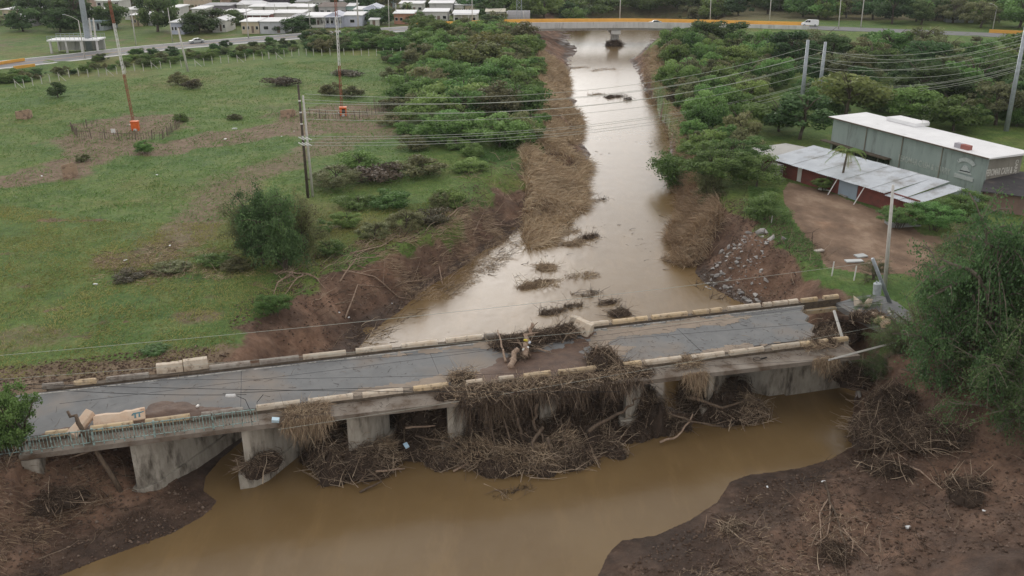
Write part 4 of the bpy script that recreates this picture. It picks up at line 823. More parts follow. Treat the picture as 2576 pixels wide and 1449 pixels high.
# hedge below the highway on the left
n5 = grove(poly([(-60,225),(70,205),(200,185),(330,172),(470,160),(640,145),(760,136),(900,134),(1040,134),(1050,112),(900,100),(780,102),(640,112),(520,124),(400,140),(250,160),(150,178),(-60,205)], 4.6), 4.3, ['bush_mid', 'bush_olive', 'wood_dark', 'bush_mid'], (2.0, 3.4), (2.7, 3.8), 'bush of the hedge below the highway', 'bushes of the highway hedge', 'bush', avoid=lambda Q: dH(Q) > 9.5, bare=.02)
print('groves', n1, n2, n3, n4, n5)
def T(px, py, h, rad, kind, label, cat='tree', z0=4.5, **k): return tree(on(px, py, z0)-V3([0, 0, .1]), rad, h, kind, label, cat, **k)
n6 = grove(poly([(960,150),(1040,140),(1070,230),(1020,270),(1100,350),(1200,380),(1300,385),(1250,430),(1150,420),(1040,400),(960,330),(980,260),(940,200)], 4.5), 7.5, ['bush_mid', 'bush_bright', 'bush_olive'], (1.4, 3.0), (2.2, 3.6), 'low shrub on the field side of the thicket', 'low shrubs at the thicket edge', 'shrub', bare=.0)
n7 = grove(poly([(1300,110),(1350,110),(1362,200),(1365,280),(1345,340),(1305,405),(1270,400),(1310,300),(1325,200)], 4.0), 3.8, ['bush_bright', 'bush_mid'], (1.6, 3.2), (2.4, 3.8), 'shrub on the brink above the pale cane', 'shrubs on the left brink', 'shrub', bare=.0)
n9 = grove(poly([(1960,290),(2080,300),(2190,285),(2300,290),(2450,330),(2640,380),(2640,330),(2400,270),(2150,250),(1980,240)], 5), 7.5, ['bush_mid', 'bush_olive', 'bush_mid'], (3, 5), (3.6, 5), 'shrub right behind the warehouse roof', 'shrubs behind the warehouse', 'shrub', bare=.0)
n8 = grove(poly([(1655,170),(1690,170),(1740,330),(1770,420),(1745,430),(1715,380),(1690,300)], 3.5), 5.5, ['bush_olive', 'bush_mid', 'bush_brown'], (1.8, 3.4), (2.4, 3.6), 'shrub on the slope of the right bank', 'shrubs on the right slope', 'shrub', bare=.0)
# individual shrubs and trees
for a in [
 (1190,190,9,8,'wood_yellow','large yellow green tree rising above the thicket left of the river'),
 (1130,150,7.5,7,'bush_bright','broad bright green tree left of the yellow green one'),(1230,150,8,7,'wood_yellow','yellow green tree right behind the largest one'),(1280,210,7,6.5,'bush_bright','tall bright creeper covered tree over the cane'),(1160,270,6.5,6.5,'bush_bright','bright green tree in the middle of the thicket'),(1255,370,5.5,5.5,'bush_bright','bright green tree at the lower corner of the thicket'),(1075,215,5,5,'bush_mid','mid green tree at the field side of the thicket'),
 (1250,300,7,6,'wood_olive','olive tree at the field edge beside the river cane'),
 (1110,360,5,5,'bush_mid','broad mid green tree behind the pole wires'),
 (1300,120,8,6,'wood_olive','grey olive tree beside the left end of the highway bridge'),
 (1760,120,8,7,'wood_dark','dark rounded tree hiding the deck of the highway bridge'),
 (1830,115,7.5,7,'wood_dark','second dark rounded tree under the highway bridge parapet'),
 (1235,75,6,5,'wood_dark','dark tree at the far end of the hedge by the yellow parapet'),
 (1715,468,6.5,5.0,'spread','low spreading tree leaning out over the river from the right bank'),
 (1790,470,7,6,'near_mid','tall green tree behind the leaning one on the right bank'),
 (1850,430,6,5,'near_mid','round green tree at the top of the right bank'),
 (1900,470,4,4,'small_bright','bright green shrub above the eroded right bank'),
 (1925,555,3,3,'small_bright','bright creeper mound at the lip of the right bank'),
 (1780,520,5,3.5,'clump_sage','grey olive scrub at the foot of the right bank trees'),
 (2010,350,8,6,'wood_dark','dark dense tree left of the warehouse'),
 (2130,300,9,7,'wood_yellow','yellowish tree rising behind the warehouse roof corner'),
 (1960,330,6,6,'bush_bright','light green shrub in the clearing by the two steel poles'),
 (2290,300,6,6,'bush_mid','green bush mass behind the warehouse roof vent'),
 (2400,330,6,6,'bush_mid','green bush mass behind the right part of the warehouse'),
 (2260,575,3.4,3,'near_mid','leafy shrub beside the street pole in front of the red shed'),
 (2350,580,4,3.6,'near_mid','shrub growing against the broken end of the red shed'),
 (2420,560,4.5,3.6,'near_mid','young tree with upright shoots before the dark roof'),
 (2070,480,2.4,1.8,'near_mid','small bush at the foot of the palm'),
]: T(a[0], a[1], a[2], a[3], a[4], a[5], z0=5, bare=.1 if 'bush' in a[4] or 'small' in a[4] else .18, multi='near' in a[4])
# far left cluster on the field
for a in [(665,665,8.5,3.4,'clump_dark','dark multi stemmed tree in the clump on the left field'),(720,680,9.3,3.8,'clump_dark','tallest dark tree in the middle of the clump on the left field'),(620,640,6.5,2.9,'clump_sage','grey green tree at the left of the clump on the field'),(770,655,7.5,3.2,'clump_sage','olive tree with a pale trunk at the right of the clump'),(700,625,7,2.9,'clump_dark','tree at the back of the clump below the wire pole'),(690,795,2.6,2.0,'near_mid','round bush at the top of the mud bank below the clump')]:
    T(a[0], a[1], a[2], a[3], a[4], a[5], multi=True, bare=.06)
# right foreground thicket trees
for a in [(2375,965,15,5.0,'airy_green','big airy tree standing at the broken end of the bridge'),(2460,990,18,6.4,'airy_green','tallest airy tree at the right foreground'),(2560,1010,15.5,6,'airy_green','dark tree at the right edge of the view'),(2300,890,7,3.2,'airy','thin olive tree over the fallen poles'),(2400,880,9,5,'airy','pale feathery tree behind the tallest one'),(2550,860,11,5.5,'airy','leafy tree behind at the right edge'),(2480,760,9,5,'airy_green','green tree between the yard and the foreground trees'),(2400,700,6,4,'airy','scrubby tree at the corner of the dirt yard'),(2235,960,3.8,2.4,'airy_green','dark scrub hanging below the right bridge end'),(2150,905,2.2,1.9,'airy_green','green scrub growing over the broken walkway end'),(2175,835,2.6,2.0,'airy','pale weeds leaning over the dropped road slab'),(2195,985,2.4,2.2,'airy_green','dark low scrub on the shore right of the wing wall'),(2520,1060,9,5,'airy_green','low dark tree spreading over the right slope'),(2640,960,13,6,'near_dark','dark tree just outside the right edge')]:
    T(a[0], a[1], a[2], a[3], a[4], a[5], z0=4, multi=True, bare=.06)
T(30, 1140, 6.2, 2.5, 'near_mid', 'leafy green tree at the left end of the railing', multi=True, bare=.05)
T(-30, 1160, 5, 2.2, 'near_mid', 'bush partly outside the left edge beside the railing', 'bush', multi=True, bare=.02)
# shrubs on the field and bank
for i, (px, py, h, rd, kd, lab) in enumerate([
 (450,212,3,2.6,'bush_olive','brownish green bush in the field below the leaning white post'),(485,222,2.4,2.4,'bush_brown','withered bush right beside the brownish green one'),(148,245,3.6,2.2,'wood_dark','small dark bush alone in the upper left field'),
 (710,215,2.6,4,'bush_brown','low dry thicket in the upper middle of the field'),(830,240,3,2.6,'bush_olive','olive bush left of the second mast'),(870,190,1.6,4,'bush_brown','flat dry bush beside the second mast'),(880,245,2.5,3,'bush_olive','olive bush behind the second mast box'),
 (850,470,3.6,4.4,'near_olive','brown green bush right of the wire pole'),(960,455,3,4.2,'bush_brown','broad brown brush mound in the grass above the bank'),(1060,440,2.8,4.2,'bush_olive','grey green brush mound nearest the river'),(905,425,2.6,3.6,'bush_mid','green bush behind the brown mound'),
 (940,600,2.4,2.2,'near_olive','olive shrub at the top of the driftwood bank'),(1020,580,3,2.6,'near_olive','grass green shrub above the uprooted branches'),(1110,600,2.6,1.6,'near_olive','yellow green shrub leaning over the bank'),(870,570,2.4,2.2,'near_mid','low green shrub behind the bank'),(1085,560,2.2,2.4,'bush_brown','brown shrub beside the yellow green one'),(800,590,2.2,2,'near_mid','shrub just right of the field clump'),
 (365,385,2.2,1.6,'bush_mid','small dark green bush under the first mast enclosure'),(590,300,1.2,1.6,'bush_olive','low bush beside the white litter in the field'),(455,305,1.6,1.6,'bush_mid','low bush behind the first mast enclosure'),(210,405,1.4,1.2,'bush_olive','weed clump behind the broken anchor block'),
 (430,680,1.0,2.2,'bush_olive','scruffy weeds among the field debris'),(540,665,1.2,2.0,'bush_mid','grey weeds left of the field clump'),(320,700,.9,1.8,'bush_brown','tangled weeds over the scattered debris'),(600,680,1.4,1.8,'bush_olive','weeds at the foot of the field clump'),
(390,880,.5,1.4,'near_mid','tuft of weeds near the road'),
 (740,560,3.2,2.8,'bush_olive','olive shrub behind the right half of the field clump'),(640,560,2.6,2.6,'bush_olive','pale shrub behind the left half of the field clump'),(985,520,2.2,2.8,'bush_mid','low green shrub in the grass below the brush mounds'),(1130,520,2.4,2.6,'bush_mid','green shrub at the rim of the bare upper bank'),(1190,430,2.0,2.8,'bush_bright','bright shrub at the corner of the bare upper bank'),(900,520,1.8,2.6,'bush_bright','bright low growth below the brown mounds'),(830,640,2.0,2.0,'near_mid','shrub between the clump and the long pale branch'),
]): T(px, py, h, rd, kd, lab, 'bush', bare=.0)
# town trees
for a in [(60,78,9,7,'wood_dark'),(95,60,11,8,'wood_dark'),(150,80,9,7,'wood_dark'),(185,70,13,9,'wood_dark'),(35,30,11,6,'wood_mid'),(80,40,15,6,'wood_dark'),(165,55,14,9,'wood_dark'),(280,72,10,8,'wood_dark'),(262,60,7,5,'wood_mid'),(395,80,13,7,'wood_dark'),(375,45,12,6,'wood_dark'),(428,22,9,4,'wood_mid'),(454,38,4,3,'wood_dark'),(473,32,4,3,'wood_olive'),(500,85,8,7,'wood_dark'),(545,75,8,8,'wood_dark'),(585,62,6,6,'wood_dark'),(738,82,6,6.5,'wood_dark'),(765,70,5,4,'wood_dark'),(760,18,9,8,'wood_mid'),(795,38,5,3,'wood_dark'),(840,15,9,8,'wood_dark'),(905,30,10,7,'wood_dark'),(925,18,9,8,'wood_mid'),(960,60,7,6,'wood_dark'),(975,22,10,6,'wood_olive'),(1040,52,5,5,'wood_mid'),(1055,60,5,6,'wood_mid'),(1025,40,5,4,'wood_dark'),(1065,22,6,5,'wood_olive'),(1110,18,8,9,'wood_dark'),(1195,34,9,9,'wood_dark'),(1165,52,5,5,'wood_olive'),(1235,30,9,8,'wood_mid'),(1280,20,10,9,'wood_dark'),(1215,42,6,5,'wood_dark'),(600,28,6,6,'wood_olive'),(1090,66,3,5,'wood_mid'),(985,40,5,4,'wood_olive'),(640,12,8,7,'wood_olive'),(20,62,4,6,'wood_olive'),(330,28,7,6,'wood_olive'),(1250,58,5,4,'wood_olive'),(1150,60,3,3,'bush_mid')]:
    T(a[0], a[1], a[2]*.95, a[3]*1.0, a[4], {'wood_dark': 'dark green', 'wood_mid': 'mid green', 'wood_olive': 'olive', 'bush_mid': 'low green'}[a[4]]+' tree among the town houses '+('left of the monopole' if a[0] < 205 else 'between monopole and leaning post' if a[0] < 440 else 'around the spreading tree' if a[0] < 610 else 'below the long hall' if a[0] < 800 else 'near the gable porch house' if a[0] < 990 else 'left of the deep porch house' if a[0] < 1120 else 'at the right end of town'), z0=6, group='trees among the town houses', bare=.0)
# palms
def palm(px, py, h, label, lean=.06, z0=5.3, n=17, L=2.6):
    o = empty('palm_tree', on(px, py, z0), 0, label, 'palm tree'); m_ = MB(); m_.tube([(0, 0, -.2), (.05, 0, h*.3), (lean*h*.6, 0, h*.7), (lean*h, 0, h)], [.22, .17, .14, .13], 8); m_.build('trunk', M['bark'], o)
    for i in range(n):
        a = i/n*6.28*2.4+rnd.uniform(-.2, .2); e = rnd.uniform(-.2, 1.1); Q = []
        for k_ in range(7):
            q = k_/6; Q.append(V3([math.cos(a)*L*q*math.cos(e*.6), math.sin(a)*L*q*math.cos(e*.6), L*(q*math.sin(e)-.75*q*q)]))
        m_ = MB(); m_.tube(Q, [.03]*5+[.02, .01], 3)
        for k_ in range(1, 7):
            for tq in (0, .33, .66):
                c_ = Q[k_-1]+(Q[k_]-Q[k_-1])*tq; d = Q[k_]-Q[k_-1]; d = d/np.linalg.norm(d)
                for sg in (-1, 1):
                    sd = V3([-math.sin(a), math.cos(a), 0])*sg; tip = c_+sd*.55*(1.1-k_/8)+d*.35+V3([0, 0, -.25]); m_.add([c_-d*.06, c_+d*.06, tip], [(0, 1, 2)])
        f_ = m_.build('frond', LM['mid'] if i % 4 else LM['yellow'], o, (lean*h, 0, h))
        a_ = f_.data.attributes.new('v', 'FLOAT', 'POINT'); a_.data.foreach_set('value', [rnd.uniform(.5, 1)]*len(f_.data.vertices))
palm(2112, 482, 5.3, 'palm tree with a slim trunk in front of the red shed')
palm(1065-40, 42, 5, 'small palm among the town houses', L=2.4)

# ================================================================== REEDS AND UPROOTED BRUSH
def reed_field(name, pg, n, label, L=(1, 2.2), Wd=(.03, .07), lean=(1, -.5, .35), spread=.5, key='deadreed', seed=1, droop=.7, vlo=.3, vhi=1.1, cat='reeds', patch=.0, zoff=0):
    g = np.random.default_rng(seed); mn = pg.min(0); mx = pg.max(0); Q = g.uniform(mn, mx, (n*4, 2)); Q = Q[inside(Q, pg)][:n]
    nzv = vnoise(Q[:, 0]*.6, Q[:, 1]*.6, seed); Q = Q[nzv > patch] if patch else Q; nzv = nzv[nzv > patch] if patch else nzv
    n = len(Q); Z_ = np.maximum(ground(Q), -.05)+zoff; Pp = np.concatenate([Q, Z_[:, None]], 1)
    ang = (vnoise(Q[:, 0]*.25, Q[:, 1]*.25, seed+3)-.5)*2.4
    l = np.array(lean, float); D = np.stack([l[0]*np.cos(ang)-l[1]*np.sin(ang), l[0]*np.sin(ang)+l[1]*np.cos(ang), np.full(n, l[2])], 1)+g.normal(0, spread, (n, 3))*[1, 1, .6]
    D[:, 2] = np.abs(D[:, 2])+.08
    Vv, Ff, k_ = blades(Pp, D, g.uniform(*L, n), g.uniform(*Wd, n), droop, g)
    v = np.repeat(np.clip(vlo+(vhi-vlo)*(g.random(n)*.7+nzv*.4), 0, 1), k_)
    return tag(link(name, mesh_np(name, Vv, Ff, (M[key] if key in M else LM[key]), v)), label, cat, None, 'stuff')
reed_field('dead_reeds', poly([(1350,150),(1420,150),(1432,189),(1424,237),(1450,253),(1469,281),(1459,323),(1446,350),(1487,387),(1462,436),(1478,473),(1440,450),(1380,440),(1310,430),(1290,400),(1330,330),(1345,260),(1345,200)], 2.2), 36000, 'pale flattened cane covering the left bank above the bend', L=(1.0, 3.0), Wd=(.04, .1), lean=(.5, -.8, .6), seed=3, droop=.5, patch=.3)
reed_field('dead_reeds', poly([(1310,430),(1380,435),(1462,440),(1478,473),(1467,500),(1430,546),(1408,551),(1379,585),(1325,600),(1311,569),(1320,500)], 1.4), 11000, 'tall pale cane clump bending over the water at the point of the left bank', L=(1.4, 3.2), Wd=(.035, .08), lean=(.35, -.9, .8), seed=4, droop=.6, vlo=.3)
reed_field('dead_reeds', poly([(1620,140),(1650,135),(1690,230),(1720,300),(1730,370),(1700,400),(1690,330),(1670,300),(1655,250),(1625,220)], 2), 9000, 'dull brown cane strip along the right bank', L=(1.2, 2.6), Wd=(.04, .09), lean=(-.5, -.7, .6), seed=5, vhi=.8, patch=.35)
reed_field('dead_reeds', poly([(1680,560),(1720,530),(1790,545),(1820,600),(1790,640),(1740,655),(1700,640)], 1.0), 6000, 'grey green cane fan in the eroded cove of the right bank', L=(1.6, 3.4), Wd=(.03, .06), lean=(-.7, -.5, 1.1), seed=6, droop=.7, vlo=.15, vhi=.75)
reed_field('dead_reeds', poly([(1690,400),(1730,400),(1760,500),(1730,540),(1712,511)], 1.5), 3500, 'brown cane stalks beneath the leaning tree', L=(1.5, 3), Wd=(.03, .07), lean=(-.5, -.3, 1), seed=61, vhi=.6)
reed_field('washed_brush', poly([(880,650),(960,610),(1080,590),(1150,545),(1230,520),(1300,560),(1258,615),(1180,655),(1120,690),(1040,690),(950,680)], 3), 9000, 'mat of washed brush on the slope of the left bank', L=(.5, 1.5), Wd=(.02, .05), lean=(1, .4, .15), seed=7, vlo=.0, vhi=.75, patch=.32)
reed_field('washed_brush', poly([(230,640),(330,620),(480,600),(620,650),(640,690),(480,720),(330,730),(220,720)], 4.5), 7000, 'scattered straw and debris strewn on the left field', L=(.3, 1.0), Wd=(.02, .05), lean=(1, .2, .1), seed=8, vlo=0, vhi=.9, patch=.5)
reed_field('washed_brush', poly([(1850,1240),(1950,1200),(2100,1180),(2200,1250),(2200,1400),(2100,1500),(1700,1500),(1700,1380),(1800,1300)], 1), 4500, 'thin straw litter on the lower right mud flat', L=(.2, .8), Wd=(.012, .03), lean=(1, .3, .1), seed=9, vlo=0, vhi=.8, patch=.5)
reed_field('washed_brush', poly([(-60,1180),(150,1150),(250,1170),(280,1230),(150,1300),(40,1380),(-60,1450)], 2), 3600, 'dark weeds and straw on the lower left bank', L=(.3, .9), Wd=(.015, .035), lean=(1, -.4, .3), seed=10, vlo=0, vhi=.5, patch=.35)
reed_field('washed_brush', poly([(1780,560),(1900,560),(1950,610),(2060,680),(2080,740),(1960,745),(1900,690),(1800,640)], 2.5), 6500, 'dark roots and straw on the eroded right bank face', L=(.4, 1.3), Wd=(.015, .04), lean=(.9, .8, .2), seed=11, vlo=0, vhi=.35, patch=.3)
# grass tufts over the field
def grass(name, pg, n, label, key, L, Wd, seed, patch=.4, sc=.35, vb=.0, avoidcov=True):
    g = np.random.default_rng(seed); mn = pg.min(0); mx = pg.max(0); Q = g.uniform(mn, mx, (n*2, 2)); Q = Q[inside(Q, pg)]
    w = vnoise(Q[:, 0]*sc, Q[:, 1]*sc, seed); Q = Q[w > patch*g.random(len(Q))*1.6][:n]; n = len(Q)
    Z_ = ground(Q); c3 = np.zeros(n)
    Pp = np.concatenate([Q, (Z_-.02)[:, None]], 1); az = (vnoise(Q[:, 0]*.12, Q[:, 1]*.12, seed+5)-.5)*5; D = np.stack([np.cos(az), np.sin(az)*.7, np.full(n, .9)], 1)+g.normal(0, .5, (n, 3)); D[:, 2] = np.abs(D[:, 2])
    sz = np.clip(.55+vnoise(Q[:, 0]*.5, Q[:, 1]*.5, seed+9), .4, 1.5)
    Vv, Ff, k_ = blades(Pp, D, g.uniform(*L, n)*sz, g.uniform(*Wd, n), .6, g)
    v = np.clip(vnoise(Q[:, 0]*.25, Q[:, 1]*.25, seed+2)*.6+g.random(n)*.5-.05+vb, 0, 1)
    return tag(link(name, mesh_np(name, Vv, Ff, LM[key], np.repeat(v, k_))), label, 'grass', None, 'stuff')
grass('field_grass', poly([(-80,960),(-80,500),(300,560),(600,560),(1150,500),(1180,480),(1150,540),(930,640),(770,705),(720,765),(600,815),(585,880),(400,930),(200,950)], 4.5), 90000, 'rough green grass on the near part of the left field', 'gfield' if 'gfield' in LM else 'yellow', (.15, .4), (.03, .07), 31, vb=.2)
grass('field_grass', poly([(-80,500),(-80,230),(300,200),(700,160),(1020,150),(1010,260),(1100,400),(1280,380),(1180,480),(600,560),(300,560)], 4.5), 90000, 'green grass over the wide far part of the left field', 'bright', (.2, .45), (.06, .13), 32, patch=.6, vb=.35)
grass('field_grass', poly([(1880,470),(1960,480),(1990,560),(2060,640),(2070,680),(1990,640),(1930,590),(1885,530)], 5.1), 14000, 'bright green grass strip between the yard and the right bank', 'bright', (.2, .55), (.03, .06), 33, patch=.3)
grass('field_grass', poly([(1255,130),(1335,130),(1345,260),(1330,320),(1290,400),(1180,420),(1250,360),(1300,280)], 4.5), 26000, 'lush creeper along the top of the left bank', 'bright', (.3, .8), (.05, .12), 34, patch=.2)
grass('field_grass', poly([(1900,690),(1960,700),(2000,745),(1900,765),(1880,740)], 4), 5000, 'green weeds on the right bank beside the kerb', 'mid', (.2, .6), (.03, .06), 35, patch=.2)
# uprooted pale branches on the left bank, each a thing
ub = 'uprooted branches strewn on the left bank'
for i, (pts, lab) in enumerate([
 ([(735,690),(700,720),(688,745)], 'longest pale forked limb reaching down the grass below the field clump'),([(765,690),(742,715),(715,745)], 'pale crooked limb right of the forked one'),([(765,690),(720,692),(690,690)], 'horizontal pale limb of the uprooted tree'),([(765,690),(800,705),(820,712)], 'short limb pointing right from the uprooted tree'),
 ([(860,680),(940,665),(1000,655),(1090,640)], 'long pale branch lying across the top of the mud bank'),([(880,640),(960,625),(990,600)], 'branch with forked tip above the long pale one'),([(900,665),(1010,640),(1080,615)], 'slanted branch in the middle of the bank brush'),
 ([(1085,655),(1110,620),(1150,590)], 'curved branch at the left of the stick fan'),([(1095,660),(1130,625),(1175,600)], 'second curved branch of the stick fan'),([(1110,665),(1150,635),(1200,605)], 'third curved branch of the stick fan'),([(1130,670),(1165,640),(1215,630)], 'lowest curved branch of the stick fan'),([(1190,650),(1215,600),(1230,560)], 'upright pale stem right of the stick fan'),([(1235,600),(1280,575),(1315,560)], 'branch near the water at the cane point'),
 ([(860,780),(900,760),(950,750)], 'dead branch lying on the mud slope'),([(870,820),(905,785),(960,770)], 'forked dead branch lower on the mud slope'),([(1020,755),(1035,765)], 'short stick beside the litter on the mud'),
]):
    P_ = []
    for k_, (a, b_) in enumerate(pts): q = on(a, b_, 2.5); P_.append(q+V3([0, 0, .12+.25*(k_ % 2)]))
    branch('uprooted_branch', P_, .09, .03, lab, 'palelog', 'branch', ub, limbs=5)
# lower right flat: roots and logs
for i, (pts, lab, key) in enumerate([
 ([(2075,1215),(2090,1270),(2110,1320),(2125,1400),(2130,1460)], 'long dark root snaking down the lower right mud', 'log'),([(2085,1255),(2060,1300),(2065,1360),(2050,1380)], 'left loop of the pale root on the mud', 'palelog'),([(2085,1255),(2088,1310),(2080,1350),(2050,1380)], 'right loop of the pale root on the mud', 'palelog'),([(2120,1330),(2145,1370),(2140,1400)], 'crooked pale root beside the dark one', 'palelog'),
 ([(2270,1175),(2310,1195),(2360,1230)], 'peeled straight log on the dark slope at the right', 'palelog'),([(2150,1125),(2240,1070),(2340,1015)], 'long bare log slanting up to the trees at the right shore', 'log'),([(2230,1105),(2290,1060),(2350,1010)], 'second bare log above the first at the right shore', 'palelog'),([(2330,1010),(2280,1050),(2250,1090)], 'crossed log in the root tangle', 'log'),
 ([(1771,1340),(1770,1300)], 'thin upright stake in the mud flat', 'palelog'),([(2210,1110),(2280,1165)], 'straight stick lying on the right slope', 'palelog'),([(2310,1120),(2330,1160),(2370,1215)], 'thin dark branch below the trees', 'log')]):
    P_ = []
    for k_, (a, b_) in enumerate(pts): q = on(a, b_, 2.0); P_.append(q+V3([0, 0, .1+(1.1 if i == 8 and k_ else .15*(k_ % 2))]))
    if i == 8: P_[1] = P_[0]+V3([.05, 0, 1.3])
    branch('stranded_branch', P_, .1 if i in (0, 4, 5, 6, 7) else .05, .03, lab, key, 'branch', 'stranded wood on the lower right bank', limbs=0 if i in (8, 4) else 4)
def tangle(px, py, rx, ry, h, n, label, seed, **k): c = on(px, py, 2.0); heap('root_tangle', heap_parts(c, rx, ry, h, n, seed=seed, **k), label, 'roots')
tangle(2290, 1050, 4.6, 3.0, 1.7, 8500, 'big tangle of roots and brush below the right trees', 101, dirn=(1, .8, .2), Lr=(.4, 1.9), Rr=(.007, .024))
tangle(2190, 1080, 2.0, 1.3, 1.0, 1300, 'root tangle at the waterline below the fallen pole', 102, Lr=(.4, 1.6), Rr=(.01, .035))
tangle(2110, 1400, 1.6, 1.6, .5, 900, 'root tangle at the foot of the lower right mud', 103, Lr=(.4, 1.5), Rr=(.008, .025), core=False)
tangle(2270, 950, 3, 2, 2.2, 2400, 'brown brush hanging under the right trees', 104, dirn=(.2, 0, 1), Lr=(.5, 2))
tangle(120, 1230, 2.2, 1.4, .9, 1400, 'dark brush on the bank beneath the left railing', 105)
heap('root_tangle', heap_parts(W(63.6, 4.6, 2.6), 1.6, 2.0, 2.8, 2200, seed=106, dirn=(.1, 0, 1), bright=.7), 'straw clump growing through the hole in the bridge deck', 'roots')
heap('driftwood_heap', heap_parts(W(61.2, 7.6, 5.0), 1.5, 1.1, .8, 1300, seed=112, bright=.5), 'brush caught on the near kerb at the broken end')
heap('driftwood_heap', [q_ for i, px in enumerate(range(850, 1130, 45)) for q_ in heap_parts(W(sp(px, 3.5, 2.0), 2.8, 0), 2.4, 1.6, 3.6, 700, seed=400+i)], 'added driftwood wall blocking the bright water behind the left piers')  # added heaps that block the bright water between the piers
tangle(395, 690, 3.0, 1.2, .5, 900, 'brush debris lying in the grass of the left field', 107, core=False, bright=.5)
def stick_litter(pg, n, label, seed, L=(.5, 2.4), Rr=(.012, .05), dirn=None, lift=.35, v0=.3):
    g_ = np.random.default_rng(seed); Q = g_.uniform(pg.min(0), pg.max(0), (n*3, 2)); Q = Q[inside(Q, pg)]; Q = Q[vnoise(Q[:, 0]*.35, Q[:, 1]*.35, seed) > .3][:n]; n = len(Q)
    Pp = np.concatenate([Q, (np.maximum(ground(Q), 0)+.05)[:, None]], 1); D = g_.normal(0, 1, (n, 3))*[1, 1, .25]
    if dirn is not None: D = D*.5+V3(dirn)
    D[:, 2] = np.abs(D[:, 2])+g_.random(n)**3*lift; l_ = L[0]+(L[1]-L[0])*g_.random(n)**2.2
    Vv, Ff, k_ = sticks(Pp, D, l_, Rr[0]+(Rr[1]-Rr[0])*(l_/L[1])*g_.uniform(.5, 1, n), .2, 4, 4, .3, g_)
    tag(link('stick_litter', mesh_np('stick_litter', Vv, Ff, M['wood_grey'], np.repeat(np.clip(v0+g_.random(n)**1.3*.75, 0, 1), k_))), label, 'sticks', None, 'stuff')
stick_litter(poly([(690,720),(850,660),(1000,610),(1150,550),(1230,510),(1330,560),(1250,625),(1140,690),(1050,740),(960,800),(880,850),(760,800),(700,780)], 2.5), 1100, 'pale sticks and twigs strewn over the left bank', 201, dirn=(.8, .5, .1))
stick_litter(poly([(1160,470),(1290,400),(1340,440),(1320,560),(1230,520)], 3), 350, 'roots and sticks on the bare upper left bank', 202)
stick_litter(poly([(1680,560),(1900,560),(2060,680),(2080,740),(1960,745),(1880,760),(1780,700),(1740,650)], 2.5), 550, 'roots and sticks on the eroded right bank', 203, dirn=(.6, .6, .2), v0=.1)
stick_litter(poly([(1700,1440),(1800,1290),(1950,1200),(2150,1120),(2300,1020),(2600,1150),(2600,1460)], 1.5), 700, 'sticks lying about the lower right mud', 204, v0=.1, Rr=(.008, .03))
stick_litter(poly([(2130,1080),(2180,980),(2400,960),(2500,1050),(2400,1150),(2200,1150)], 2), 420, 'long sticks washed up at the right shore', 205, L=(.8, 3.6), Rr=(.012, .045), dirn=(1, .8, .25), v0=.25)
stick_litter(poly([(-40,1220),(150,1160),(420,1200),(300,1300),(60,1440),(-40,1400)], 1.5), 420, 'twigs on the lower left bank', 206, v0=.1, Rr=(.008, .03))
stick_litter(poly([(240,640),(400,610),(600,640),(600,700),(250,720)], 4.5), 260, 'twigs scattered over the left field debris', 207, v0=.2, L=(.3, 1.4))
tangle(2390, 1090, 3.4, 2.4, 1.3, 4200, 'brush heap on the dark slope below the right trees', 108, Lr=(.4, 1.8), Rr=(.007, .022))
tangle(2230, 1180, 1.8, 1.4, .8, 1100, 'small brush pile in the middle of the right slope', 109)
tangle(2440, 1230, 2.2, 1.6, .8, 1300, 'brush pile near the lower right edge', 110)
tangle(1850, 1330, 1.2, .8, .4, 600, 'straw heap on the lower right mud flat', 111, bright=.8, core=False)
def deck_litter(n, s0, s1, t0, t1, label, seed, L=(.08, .7)):
    g_ = np.random.default_rng(seed); S_ = g_.uniform(s0, s1, n); T_ = t0+(t1-t0)*g_.beta(.5, .5, n); Pp = np.array([W(a, b_, 5.085) for a, b_ in zip(S_, T_)]); D = g_.normal(0, 1, (n, 3))*[1, 1, .04]; D[:, 2] = np.abs(D[:, 2])
    Vv, Ff, k_ = sticks(Pp, D, L[0]+(L[1]-L[0])*g_.random(n)**2.5, g_.uniform(.006, .018, n), .15, 2, 3, .4, g_); tag(link('twig_litter', mesh_np('twig_litter', Vv, Ff, M['wood_grey'], np.repeat(g_.random(n)**1.5*.9, k_))), label, 'twigs', None, 'stuff')
deck_litter(900, 36, 61, .3, 6.8, 'twigs and leaves scattered over the right half of the road', 501)
deck_litter(350, 4, 28, .2, 6.8, 'few twigs lying along the left half of the road', 502)
deck_litter(900, 16, 62, 7.6, 9.4, 'straw and twigs along the walkway beside the near kerb', 503)
grass('weed_tufts', poly([(-80,960),(-80,230),(700,160),(1020,150),(1100,400),(1280,390),(1150,540),(770,705),(585,880),(200,950)], 4.5), 26000, 'taller coarse weeds growing in patches over the left field', 'bright', (.35, 1.0), (.04, .1), 36, patch=1.0, sc=.11, vb=-.05)
grass('weed_tufts', poly([(-80,960),(-80,500),(300,560),(600,560),(1150,500),(930,640),(770,705),(585,880),(200,950)], 4.5), 12000, 'withered straw coloured grass patches on the near field', 'brown', (.2, .5), (.02, .05), 37, patch=1.0, sc=.2, vb=.4)
g_ = np.random.default_rng(77); Q = g_.uniform(water_poly.min(0), water_poly.max(0), (6000, 2)); Q = Q[inside(Q, water_poly) & (Q[:, 1] > 70) & (Q[:, 1] < 170)]; Q = Q[vnoise(Q[:, 0]*.18, Q[:, 1]*.09, 6) > .55][:700]; n_ = len(Q)
